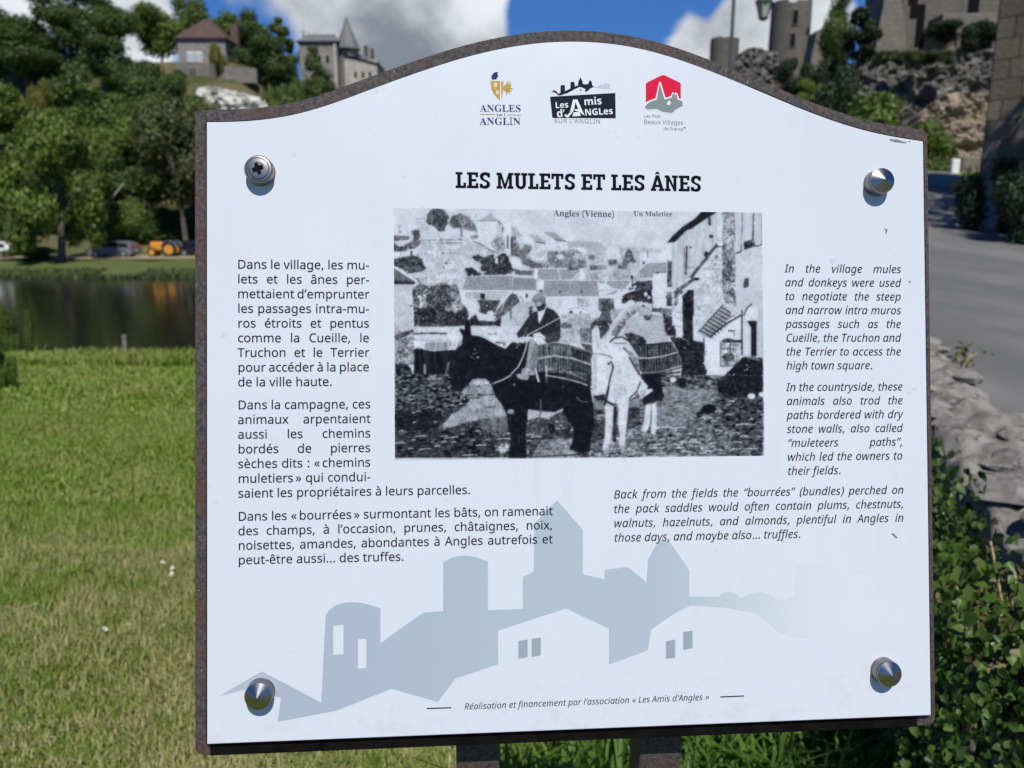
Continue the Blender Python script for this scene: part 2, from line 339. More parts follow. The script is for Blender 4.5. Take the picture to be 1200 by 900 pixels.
tree_px('hillside_tree', 215, -8, 152, 66, 'mid', 'round', 'tall loose green tree behind the red-roofed house', var=2)
tree_px('hillside_tree', 262, 10, 150, 52, 'mid', 'round', 'rounded green tree behind the chimney of the red-roofed house', var=0)
tree_px('hillside_tree', 298, 12, 146, 56, 'dark', 'round', 'dark green tree right of the red-roofed house on the skyline', var=1)
tree_px('hillside_tree', 327, 18, 150, 30, 'mid', 'spire', 'slim green tree rising just left of the slate-roofed manor')
tree_px('hillside_tree', 283, 38, 138, 50, 'dark', 'bush', 'broad dark green bush behind the terrace wall of the red-roofed house', cat='bush', low=88)
tree_px('hillside_tree', 318, 42, 134, 62, 'dark', 'round', 'dense dark tree between the red-roofed house and the slate-roofed manor', var=2, low=104)
tree_px('hillside_tree', 340, 62, 130, 46, 'mid', 'bush', 'mid green bush below the manor beside the limestone outcrop', cat='bush', low=112)
tree_px('hillside_tree', 342, 58, 127, 50, 'dark', 'bush', 'dark rounded thicket hiding the lower left of the manor', cat='bush', low=112)
tree_px('hillside_tree', 369, 48, 128, 50, 'dark', 'cone', 'dark pointed evergreen in front of the manor wall', low=108)
tree_px('hillside_tree', 352, 92, 126, 52, 'mid', 'bush', 'low green bush at the foot of the pointed evergreen', cat='bush', low=125)
tree_px('hillside_tree', 253, 38, 131, 24, 'yellow', 'bush', 'yellowish climbing shrub covering the right half of the red-roofed house front', cat='bush', low=76)
tree_px('hillside_tree', 360, 34, 165, 26, 'dark', 'round', 'small dark treetop behind the roof of the slate-roofed manor')
tree_px('hillside_tree', 458, 71, 175, 30, 'dark', 'bush', 'distant dark bush on the skyline right of the manor', cat='bush', low=100)
# riverside trees
tree_px('riverside_tree', 48, 95, 71, 98, 'light', 'droop', 'large light green drooping tree on the far river bank', var=1, low=308)
tree_px('riverside_tree', 101, 150, 80, 60, 'mid', 'round', 'green tree with a bare pale trunk left of the dark estate car', pale=True, low=302)
tree_px('riverside_tree', 203, 108, 82, 108, 'olive', 'round', 'olive green tree with a grey trunk behind the orange tractor', var=1, low=292)
tree_px('riverside_tree', 140, 205, 84, 55, 'mid', 'bush', 'green bush in the shade behind the dark estate car', cat='bush', low=285)
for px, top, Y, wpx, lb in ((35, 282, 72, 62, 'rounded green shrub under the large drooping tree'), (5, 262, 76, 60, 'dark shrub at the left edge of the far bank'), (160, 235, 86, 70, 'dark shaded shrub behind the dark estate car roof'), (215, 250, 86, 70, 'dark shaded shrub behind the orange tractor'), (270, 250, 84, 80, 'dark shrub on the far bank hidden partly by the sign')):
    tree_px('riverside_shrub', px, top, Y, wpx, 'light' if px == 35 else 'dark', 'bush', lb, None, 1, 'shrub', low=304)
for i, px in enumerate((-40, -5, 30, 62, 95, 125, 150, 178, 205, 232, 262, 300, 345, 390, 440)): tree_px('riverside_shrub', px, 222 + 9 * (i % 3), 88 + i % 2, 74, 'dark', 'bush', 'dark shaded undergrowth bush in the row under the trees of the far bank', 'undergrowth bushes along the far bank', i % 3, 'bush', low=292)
for px, top, Y, wpx in ((30, 18, 146, 80), (95, 12, 148, 80), (60, 48, 138, 90), (-20, 40, 140, 90), (120, 30, 142, 60)): tree_px('hillside_tree', px, top, Y, wpx, 'dark', 'round', HL, HG, 1)
for i, (px, top) in enumerate(((-30, 52), (5, 48), (40, 44), (72, 40), (100, 46), (128, 54), (150, 60), (172, 66))): tree_px('hillside_bush', px, top, 140 + i % 3, 64, 'dark', 'bush', 'dark bushy undergrowth on the wooded ridge below the tallest trees', 'undergrowth on the ridge', i % 3, 'bush', low=110)
# reeds and long grass along the far bank
def blades(name, P, hgt, wid, matr, lean=.35, parent=None):
    n = len(P); a = rng.random(n) * 6.283; d = np.stack([np.cos(a), np.sin(a), 0 * a], -1); h = hgt * (.55 + .8 * rng.random(n)); wv = np.stack([-d[:, 1], d[:, 0], 0 * a], -1) * (wid * (.7 + .6 * rng.random(n)))[:, None]
    ln = lean * (.2 + rng.random(n)); up = np.array([0, 0, 1.])
    b0, b1 = P - wv / 2, P + wv / 2; md = P + d * (h * ln * .35)[:, None] + up * (h * .6)[:, None]; tp = P + d * (h * ln)[:, None] + up * h[:, None] * (1 - .25 * ln)[:, None]
    V = np.stack([b0, b1, md - wv * .38, md + wv * .38, tp], 1).reshape(-1, 3); i = np.arange(n)[:, None] * 5
    L = np.concatenate([i + [0, 1, 3, 2], i + [2, 3, 4]], 1).reshape(-1)
    st = (np.arange(n)[:, None] * 7 + [0, 4]).reshape(-1)
    return np_obj(name, V, L, st, matr, parent)
m_reed = leafmat('reed_leaves', (.06, .085, .028), (.11, .125, .05), (.05, .085, .025), .2)
n = 9000; P = np.stack([rng.uniform(-60, 6, n), 64.2 + 3.6 * rng.random(n) ** 1.3, np.zeros(n)], -1); P = P[vnoise(P[:, 0], P[:, 1], .22, 8) > -.22]; P[:, 2] = np.maximum(ground(P[:, 0], P[:, 1]), WATER) - .05
tag(blades('reeds', P, .36, .13, m_reed), kind='stuff')
m_bank = mottled('dry_bank_grass', (.24, .20, .11), (.32, .27, .16), 1.2, .95)
yb = np.array([71.2, 74.5, 78.]); xb = np.linspace(-75, 8, 60); V = [(x, y + .5 * math.sin(x), float(ground(x, y)) + .05) for y in yb for x in xb]; k = len(xb)
tag(mesh_obj('path', V, [(r * k + i, r * k + i + 1, (r + 1) * k + i + 1, (r + 1) * k + i) for r in range(2) for i in range(k - 1)], m_bank, smooth=True), kind='structure')

# ------------------------------------------------------------------ house with a red roof and its terrace
m_render = mottled('grey_beige_render', (.20, .185, .165), (.27, .25, .22), 1.5, .9)
m_redroof = mottled('red_brown_roof_tiles', (.072, .044, .036), (.10, .062, .05), 1.2, .85)
m_slate = mottled('grey_slate', (.12, .12, .12), (.17, .165, .16), 1, .6)
m_white = mat('white_paint', (.75, .75, .73), .6); m_dark = mat('dark_opening', (.008, .008, .009), .9, 0, .05); m_glass = mat('window_glass', (.30, .33, .36), .1)
m_brick = mottled('red_brick', (.09, .06, .05), (.13, .085, .07), 3, .9)
m_pale = mottled('pale_limestone_ashlar', (.34, .31, .26), (.44, .41, .35), 1, .9)
def hip_roof(bm, x0, x1, y0, y1, z0, z1, ov=.4, ridge=.35):
    x0 -= ov; x1 += ov; y0 -= ov; y1 += ov; cx0 = x0 + (x1 - x0) * (.5 - ridge / 2); cx1 = x1 - (x1 - x0) * (.5 - ridge / 2); cy = (y0 + y1) / 2
    v = [bm.verts.new(p) for p in ((x0, y0, z0), (x1, y0, z0), (x1, y1, z0), (x0, y1, z0), (cx0, cy, z1), (cx1, cy, z1))]
    for f in ((0, 1, 5, 4), (1, 2, 5), (2, 3, 4, 5), (3, 0, 4), (3, 2, 1, 0)): bm.faces.new([v[i] for i in f])
def box_part(name, c, s, m, parent, bev=0, rot=None):
    bm = bmesh.new(); add_box(bm, c, s, rot, bev); return bm_obj(name, bm, m, parent)
Y = 134; b0 = at(210, 76, Y); k = Y / F
hs = empty('village_house', (b0.x, Y, b0.z), 0, 'small beige house with a red-brown hipped roof on the wooded hilltop', 'house')
W, D, Hh = 52 * k, 7.0, 27 * k
box_part('wall', (W / 2, D / 2, Hh / 2 - 1), (W, D, Hh + 2), m_render, hs)
bm = bmesh.new(); hip_roof(bm, 0, W, 0, D, Hh, Hh + 26 * k, .5, .08); rf = bm_obj('roof', bm, m_redroof, hs)
box_part('chimney', (W * 1.0, D * .75, Hh + 9 * k), (1.2, 1.0, 26 * k), m_brick, rf)
for x in (13.5, 22.5):
    f = box_part('window', (x * k, -.03, 8.2 * k), (7.4 * k, .14, 10.5 * k), m_white, hs)
    for dx in (-1.75, 1.75): box_part('pane', (x * k + dx * k, -.11, 8.0 * k), (2.5 * k, .04, 8 * k), m_glass, f)
m_terr = stonemat('terrace_stone', (.17, .16, .145), (.23, .21, .19), (.12, .11, .1), 1.1, .5)
p0, p1 = at(206, 74, 131), at(300, 80, 131); zb = at(206, 97, 131).z
tw = empty('terrace_wall', (p0.x, 131, zb), 0, 'long grey stone retaining wall below the red-roofed house', 'wall')
L = p1.x - p0.x; bm = bmesh.new(); lo = [(0, 0), (L, 0), (L, p1.z - zb), (L * .55, p0.z - zb - .4), (0, p0.z - zb)]
add_prism(bm, lo, Matrix.Rotation(R(90), 4, 'X'), -.8); auto_uv(bm_obj('wall', bm, m_terr, tw))
box_part('buttress', (L * .48, -.5, (p0.z - zb) * .45), (.9, 1.0, (p0.z - zb) * .9), m_terr, tw)
box_part('door', (L * .2, -.08, (p0.z - zb) * .45), (1.0, .16, 1.6), m_brick, tw)
# limestone outcrop
def rock_mesh(name, outline, Y, depth, m, amp=.6, n=60, seed=1, parent=None, slope=.25):
    """a rock face whose outline is given in metres (x, z) at distance Y; it bulges towards the viewer and runs back into the hill"""
    O = np.array(outline); x0, z0 = O.min(0); x1, z1 = O.max(0); nx_, nz_ = n, max(12, int(n * (z1 - z0) / (x1 - x0)))
    xs_ = np.linspace(x0, x1, nx_); top = np.interp(xs_, *np.array(sorted(outline_top(O))).T); V = []; F_ = []
    for j in range(nz_ + 8):
        for i in range(nx_):
            u = min(j / nz_, 1); z = z0 + (top[i] - z0) * u; e = vnoise(xs_[i], z, .9 / amp, seed) + .5 * vnoise(xs_[i], z, 2.3 / amp, seed + 1) + .3 * vnoise(xs_[i], z, 5 / amp, seed + 2)
            y = Y + (z - z0) * slope - amp * 1.6 * e - amp * 1.2 * math.sin(math.pi * (xs_[i] - x0) / (x1 - x0))
            if j > nz_: y += depth * (j - nz_) / 8; z += .25 * amp * e - .12 * (j - nz_)
            V.append((xs_[i] + .3 * amp * vnoise(z, xs_[i], 1.1 / amp, seed + 3), y, z))
    for j in range(nz_ + 7):
        for i in range(nx_ - 1): a = j * nx_ + i; F_.append((a, a + 1, a + nx_ + 1, a + nx_))
    return mesh_obj(name, V, F_, m, parent, False)
def outline_top(O): return [tuple(p) for p in O if p[1] > O[:, 1].min() + 1e-6]
m_lime = mottled('white_limestone', (.42, .40, .36), (.62, .60, .55), .35, .95, (.20, .19, .14), .5, .15)
def px_outline(pts, Y): return [(at(a, b_, Y).x, at(a, b_, Y).z) for a, b_ in pts]
o = rock_mesh('limestone_outcrop', px_outline([(228, 150), (330, 150), (229, 100), (240, 99), (262, 103), (290, 110), (312, 116), (329, 122)], 126), 126, 4, m_lime, .9, 50, 3); tag(o, kind='structure')
for px, top, Y, wpx, kd, low in ((150, 78, 129, 60, 'dark', 120), (188, 82, 129, 52, 'dark', 120), (222, 104, 125, 40, 'mid', 150), (322, 104, 124, 40, 'mid', 135), (312, 90, 127, 30, 'mid', 122), (385, 80, 128, 34, 'dark', 112), (344, 100, 123, 40, 'dark', 135), (205, 76, 131, 26, 'dark', 104), (238, 118, 122, 34, 'dark', 150), (300, 118, 122, 34, 'mid', 140), (400, 96, 127, 40, 'mid', 120), (425, 92, 130, 34, 'dark', 112)): tree_px('hillside_bush', px, top, Y, wpx, kd, 'bush', 'dark leafy bush on the steep slope around the limestone outcrop', 'bushes on the hillside slope', 1, 'bush', low=low)
# manor
Y = 140; k = Y / F; b0 = at(352, 112, Y)
mn = empty('manor_house', (b0.x, Y, b0.z), 0, 'grey manor with a slate roof and a pointed turret on the hilltop', 'manor')
m_manor = mottled('weathered_grey_render', (.17, .155, .135), (.25, .23, .20), .5, .9)
rz = Matrix.Rotation(R(-14), 3, 'Z')
H1 = 58 * k
bm = bmesh.new(); add_box(bm, (20 * k, 6, H1 / 2 - 4), (42 * k, 9, H1 + 8)); bm_obj('wall', bm, m_manor, mn)
bm = bmesh.new(); hip_roof(bm, -1 * k, 41 * k, 1.5, 10.5, H1, H1 + 14 * k, .5, .5); rf = bm_obj('roof', bm, m_slate, mn)
add = bmesh.new(); add_lathe(add, [(.25, 0), (.3, .8), (.08, 1.2), (.04, 2.6)], 8, Matrix.Translation((-3 * k, 6, H1 + 12 * k))); bm_obj('finial', add, m_pale, rf)
for x in (38.5,): box_part('corner_pilaster', (x * k, 1.4, H1 / 2 - 1), (2.6 * k, .25, H1 + 1.6), m_pale, mn)
for x, z in ((12, 20), (21, 20), (30, 20), (12, 40), (21, 40), (30, 40)):
    box_part('window', (x * k, 1.46, z * k), (3 * k, .12, 7 * k), m_dark, mn)
bm = bmesh.new(); add_lathe(bm, [(10 * k, -8), (10 * k, H1 - 5 * k)], 10, Matrix.Translation((50 * k, 3.5, 0))); tu = bm_obj('turret', bm, m_manor, mn)
bm = bmesh.new(); add_lathe(bm, [(15 * k, H1 - 6 * k), (10.5 * k, H1 + 4 * k), (4.5 * k, H1 + 18 * k), (.1, H1 + 29 * k)], 8, Matrix.Translation((50 * k, 3.5, 0))); bm_obj('turret_roof', bm, m_slate, tu)
bm = bmesh.new(); add_box(bm, (66 * k, 6, 20 * k - 4), (36 * k, 8, 40 * k + 8)); bm_obj('wing', bm, m_pale, mn)
bm = bmesh.new(); v = [bm.verts.new(p) for p in ((47 * k, 1.6, 46 * k), (86 * k, 1.6, 36 * k), (86 * k, 10.4, 36 * k), (47 * k, 10.4, 46 * k), (50 * k, 6, 58 * k), (78 * k, 6, 43 * k))]
for f in ((0, 1, 5, 4), (1, 2, 5), (2, 3, 4, 5), (3, 0, 4), (3, 2, 1, 0)): bm.faces.new([v[i] for i in f])
wr = bm_obj('wing_roof', bm, m_slate, mn)
for x, z in ((67, 53), (74, 50)): box_part('chimney', (x * k, 6.5, z * k), (3.6 * k, 1.0, 14 * k), m_brick, wr)
for x in (60, 68, 76): box_part('window', (x * k, 1.96, 24 * k), (2.6 * k, .12, 6 * k), m_dark, mn)
# ------------------------------------------------------------------ castle ruins
m_castle = stonemat('cloud_dimmed_castle_stone', (.125, .115, .10), (.15, .138, .12), (.115, .105, .092), .7, .32)  # stone colour darkened to stand in for cloud shade on the castle
m_castle2 = stonemat('pale_castle_stone', (.165, .152, .132), (.195, .178, .155), (.145, .135, .115), .8, .35)
m_cliff = mottled('grey_lichen_rock', (.05, .049, .043), (.15, .142, .125), 1.3, .95, (.27, .255, .22), 2.4, .3)
m_ochre = mottled('ochre_rock', (.20, .15, .10), (.36, .30, .22), 1.6, .95, (.09, .065, .045), 2.2, .25)
def tower(name, px0, px1, top, Y, low, label, ragged, slits=(), seed=0):
    a, b_ = at(px0, top, Y), at(px1, top, Y); r = (b_.x - a.x) / 2; zt = a.z; zb = at(px0, low, Y).z
    o = empty(name, ((a.x + b_.x) / 2, Y, zb), 0, label, 'tower'); n = 48; H_ = zt - zb; V = []; F_ = []; UV = []
    rr = random.Random(seed); tops = []; cur = 0
    for i in range(n):
        if i % 3 == 0: cur = rr.uniform(-ragged, ragged * .3)
        tops.append(H_ + cur)
    lv = 12
    for j in range(lv + 1):
        for i in range(n + 1):
            an = 2 * math.pi * i / n; rad = r * (1.04 - .05 * j / lv) * (1 + .012 * vnoise(an * 3, j, 1.3, seed)); V.append((rad * math.cos(an), rad * math.sin(an), tops[i % n] * j / lv))
    for i in range(n + 1): an = 2 * math.pi * i / n; V.append((r * .72 * math.cos(an), r * .72 * math.sin(an), tops[i % n] - .05))
    for i in range(n + 1): an = 2 * math.pi * i / n; V.append((r * .72 * math.cos(an), r * .72 * math.sin(an), H_ * .5))
    for j in range(lv + 2):
        for i in range(n): q_ = j * (n + 1) + i; F_.append((q_, q_ + 1, q_ + n + 2, q_ + n + 1))
    w_ = mesh_obj('wall', V, F_, m_castle, o); uv = w_.data.uv_layers.new(name='UVMap').data
    for l in w_.data.loops: c_ = V[l.vertex_index]; uv[l.index].uv = (2 * math.pi * r * (l.vertex_index % (n + 1)) / n, c_[2])
    for sx, sz, sw, sh in slits:
        q_ = at(sx, sz, Y); ang = math.asin(max(-.95, min(.95, (q_.x - o.location.x) / r))); rot = Matrix.Rotation(ang, 3, 'Z'); c_ = rot @ Vector((0, -r * 1.0, 0)); c_.z = q_.z - zb
        f = box_part('window', tuple(c_), (sw * 1.8, .25, sh * 1.2), m_castle2, o, .03, rot); c2 = rot @ Vector((0, -r * 1.0 - .13, 0)); c2.z = c_.z; box_part('opening', tuple(c2), (sw * 1.3, .06, sh), m_dark, f, 0, rot)
    return o
tower('castle_tower', 905, 951, 2, 88, 130, 'tall round grey stone castle tower with two narrow arrow slits', .7, ((924, 26, .34, 1.3), (921, 52, .34, 1.2), (939, 40, .3, .5)), 2)
tower('castle_tower', 833, 866, 46, 94, 100, 'short round castle tower stump left of the tall tower', .12, (), 5)
def ruin(name, pts, Y, depth, m, label, cat='ruined wall', slits=(), rz=0):
    O = px_outline(pts, Y); x0 = min(p[0] for p in O); z0 = min(p[1] for p in O); o = empty(name, (x0, Y, z0), rz, label, cat); bm = bmesh.new()
    L_ = [(x - x0, z - z0) for x, z in O]; add_prism(bm, L_, Matrix.Rotation(R(90), 4, 'X'), -depth); auto_uv(bm_obj('wall', bm, m, o))
    for sx, sz, sw, sh in slits: q_ = at(sx, sz, Y); box_part('opening', (q_.x - x0, -.01, q_.z - z0), (sw, .05, sh), m_dark, o)
    return o
ruin('castle_wall', [(944, 130), (992, 130), (992, 33), (982, 31), (966, 32), (957, 36), (955, 50), (952, 62), (948, 85)], 80, 2.2, m_castle2, 'low broken castle wall between the tall tower and the dark evergreens')
ruin('castle_wall', [(1024, 80), (1064, 80), (1061, 40), (1056, -14), (1052, -30), (1040, -34), (1038, -22), (1035, 10), (1029, 36)], 57, 3.0, m_castle2, 'pale sloping buttress of the ruined castle keep above the cliff', 'buttress', ((1069, -5, .5, 1.3),))
ruin('castle_keep', [(1056, 80), (1180, 80), (1180, -40), (1120, -44), (1112, -30), (1060, -34)], 58.5, 6, m_castle, 'massive grey ruined castle keep above the cliff at the top right', 'castle ruin', ((1078, 30, .55, 2.8), (1141, 5, .8, 2.6), (1071, 8, .5, 1.5)))
ruin('castle_wall', [(1096, 72), (1168, 72), (1168, 13), (1150, 15), (1106, 16)], 56, 2.0, m_castle2, 'straight terrace wall hung with ivy at the foot of the keep')
# the cliff under the castle
o = rock_mesh('cliff', px_outline([(975, 232), (1230, 232), (976, 150), (1005, 120), (1024, 72), (1045, 58), (1090, 58), (1130, 62), (1180, 50), (1228, 40)], 50), 50, 8, m_cliff, .62, 150, 7); tag(o, kind='structure')
o = rock_mesh('rock_face', px_outline([(1082, 212), (1165, 212), (1084, 140), (1096, 122), (1116, 108), (1140, 103), (1163, 108)], 46), 46, 3, m_ochre, .5, 70, 9); tag(o, kind='structure')
o = rock_mesh('castle_rock', px_outline([(858, 160), (912, 160), (859, 80), (868, 62), (880, 53), (893, 51), (910, 56)], 84), 84, 4, m_cliff, .8, 40, 12); tag(o, kind='structure')
# ivy and trees on the castle side
tree_px('tree', 990, -14, 66, 50, 'mid', 'round', 'airy green tree with sky showing through above the castle wall', var=2, low=60)
tree_px('evergreen_tree', 988, 38, 58, 70, 'deep', 'bush', 'dark evergreen in front of the low broken castle wall', low=140, var=1)
tree_px('evergreen_tree', 1012, 8, 56, 44, 'deep', 'spire', 'tall dark evergreen against the left edge of the castle keep', low=140)
tree_px('evergreen_tree', 960, 74, 58, 66, 'deep', 'bush', 'dark green bush at the foot of the tall round tower', low=130, cat='bush')
tree_px('evergreen_tree', 985, 52, 48, 78, 'deep', 'bush', 'broad dark evergreen thicket left of the cliff behind the sign edge', low=150, cat='bush', var=2)
tree_px('ivy', 932, 56, 79, 34, 'deep', 'bush', 'dark ivy climbing the lower right side of the tall round tower', low=112, cat='ivy')
tree_px('bush', 945, 86, 57, 36, 'light', 'bush', 'lighter green shrub below the dark ivy of the tall tower', low=125, cat='bush')
tree_px('bush', 1045, 90, 41, 150, 'mid', 'bush', 'broad mid green bush at the foot of the cliff behind the sign corner', low=225, cat='bush', var=2)
tree_px('bush', 1072, 112, 40, 84, 'mid', 'bush', 'rounded mid green bush rising just above the right corner of the sign', low=222, cat='bush', var=0)
tree_px('bush', 1100, 126, 39, 60, 'mid', 'bush', 'mid green bush beside the bend of the road', low=222, cat='bush', var=1)
tree_px('ivy', 1124, 14, 55.2, 60, 'deep', 'bush', 'dark ivy curtain hanging over the castle terrace wall', low=52, cat='ivy')
tree_px('ivy', 1150, 15, 55.2, 46, 'deep', 'bush', 'dark ivy tuft at the right end of the castle terrace wall', low=66, cat='ivy')
for i, (px, top, wd_) in enumerate(((1040, 58, 26), (1054, 53, 24), (1068, 56, 26), (1082, 52, 24), (1096, 55, 26), (1110, 58, 22))): tree_px('bush', px, top, 49.2 + .4 * (i % 2), wd_, 'olive', 'bush', 'small olive scrub tuft in the row along the cliff top below the keep', 'scrub tufts along the cliff top', i % 3, 'bush', low=74)
for px, top, Y, wpx in ((800, 110, 70, 90), (740, 130, 75, 110), (870, 100, 66, 80), (920, 120, 62, 60)): tree_px('tree', px, top, Y, wpx, 'mid', 'round', 'tree on the slope hidden behind the sign', 'trees behind the sign', low=250)
# ------------------------------------------------------------------ stone building beside the road
m_block = stonemat('large_stone_blocks', (.125, .108, .09), (.22, .185, .15), (.06, .052, .043), .86, .56, 1, .05, .022)
cf = at(1141, 250, 24); cn = Vector((cf.x + 7.8, cf.y - 9.0, 0)); dv = Vector((cn.x - cf.x, cn.y - cf.y, 0)); Lw = dv.length; ang = math.atan2(dv.y, dv.x); zb = float(road_z(20)) - .6
sb = empty('stone_building', (cf.x, cf.y, zb), ang, 'tall building of large grey stone blocks at the right edge beside the road', 'building')
bm = bmesh.new(); add_box(bm, (Lw / 2, 4.0, 5.2), (Lw, 8.0, 10.4)); bmesh.ops.bevel(bm, geom=[e for e in bm.edges if abs(e.verts[0].co.z - e.verts[1].co.z) > 5], offset=.05, segments=2, affect='EDGES')
auto_uv(bm_obj('wall', bm, m_block, sb))
bm = bmesh.new(); add_box(bm, (Lw / 2, 4.0, 10.55), (Lw + .5, 8.5, .3)); bm_obj('cornice', bm, m_pale, sb)
bm = bmesh.new(); hip_roof(bm, 0, Lw, 0, 8, 10.7, 13, .4, .5); bm_obj('roof', bm, m_slate, sb)
tree('roadside_tree', 14.6, 12.6, 14.5, 11.5, 'dark', 'round', 'tall dark tree just outside the right edge whose crown shades the road', None, 1)
tree('roadside_tree', 19.5, 14.5, 15, 11, 'dark', 'round', 'tall dark tree further right outside the frame shading the stone building foot', None, 2)
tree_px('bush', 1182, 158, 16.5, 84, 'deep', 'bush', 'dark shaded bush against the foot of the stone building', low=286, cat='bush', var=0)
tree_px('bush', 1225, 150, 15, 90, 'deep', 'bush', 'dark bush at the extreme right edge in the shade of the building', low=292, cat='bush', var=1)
# low roadside wall, marker post
p = at(1124, 204, 37.5); z = p.z
lw = empty('roadside_wall', (p.x, 37.5, z), 0, 'low grey roadside wall at the bend of the road', 'wall'); bm = bmesh.new(); add_box(bm, (2.2, .2, .25), (4.2, .4, 1.0), None, .05); auto_uv(bm_obj('wall', bm, m_castle2, lw))
p = at(1118, 205, 36); mk = empty('marker_post', (p.x, 36, p.z), 0, 'small white marker post at the bend of the road', 'post')
bm = bmesh.new(); add_box(bm, (0, 0, .3), (.36, .22, .78), None, .05); bm_obj('post', bm, m_white, mk)
# ------------------------------------------------------------------ street lamp
m_iron = mat('grey_painted_metal', (.10, .105, .11), .5, .3); m_lampgl = mat('milky_lamp_glass', (.42, .44, .38), .25)
Y = 25; p = at(864, 100, Y); zg = float(road_z(Y)); top = at(870, -46, Y)
sl = empty('street_lamp', (p.x - .25, Y, zg), 0, 'street lamp with a lantern hanging from a curved arm left of the castle tower', 'street lamp')
hp = top.z - zg; bm = bmesh.new(); add_lathe(bm, [(.11, 0), (.11, .9), (.075, 1.0), (.05, hp)], 12); bm_obj('pole', bm, m_iron, sl)
lp = at(895, 12, Y); lx = lp.x - p.x + .25; lz = lp.z - zg
bm = bmesh.new(); add_tube(bm, [(0, 0, hp - .9), (.06, 0, hp - .3), (lx * .4, 0, hp + .08), (lx * .8, 0, hp), (lx, 0, hp - .3), (lx, 0, lz + .42)], .024); bm_obj('arm', bm, m_iron, sl)
bm = bmesh.new(); add_lathe(bm, [(.27, lz + .20), (.27, lz + .24), (.20, lz + .34), (.07, lz + .42), (.03, lz + .52)], 8, Matrix.Translation((lx, 0, 0))); ln = bm_obj('lantern', bm, m_iron, sl)
bm = bmesh.new(); add_lathe(bm, [(.13, lz - .20), (.235, lz + .195)], 6, Matrix.Translation((lx, 0, 0))); bm_obj('lamp_glass', bm, m_lampgl, ln)
bm = bmesh.new(); add_lathe(bm, [(.04, lz - .30), (.15, lz - .24), (.15, lz - .20)], 8, Matrix.Translation((lx, 0, 0))); bm_obj('lantern_base', bm, m_iron, ln)
for i in range(6):
    a = i * math.pi / 3; bm = bmesh.new(); add_tube(bm, [(lx + .135 * math.cos(a), .135 * math.sin(a), lz - .2), (lx + .245 * math.cos(a), .245 * math.sin(a), lz + .2)], .012, 5); bm_obj('glazing_bar', bm, m_iron, ln)
# ------------------------------------------------------------------ vehicles on the far bank
m_tyre = mat('black_rubber', (.015, .015, .016), .85); m_alloy = mat('wheel_alloy', (.45, .46, .48), .35, .7); m_carglass = mat('car_glass', (.02, .024, .028), .08); m_lens = mat('head_lamp_lens', (.65, .66, .68), .15); m_red = mat('red_lamp_lens', (.35, .01, .012), .25)
def wheel(parent, x, y, r, w_, rimm, name='wheel'):
    M = Matrix.Translation((x, y, r)) @ Matrix.Rotation(R(90), 4, 'X'); bm = bmesh.new()
    add_lathe(bm, [(r * .62, -w_ / 2), (r * .93, -w_ / 2), (r, -w_ * .3), (r, w_ * .3), (r * .93, w_ / 2), (r * .62, w_ / 2)], 22, M); o = bm_obj(name, bm, m_tyre, parent)
    bm = bmesh.new(); add_lathe(bm, [(r * .63, -w_ * .52), (r * .5, -w_ * .45), (r * .2, -w_ * .5), (r * .2, w_ * .5), (r * .5, w_ * .45), (r * .63, w_ * .52)], 18, M); bm_obj('rim', bm, rimm, o)
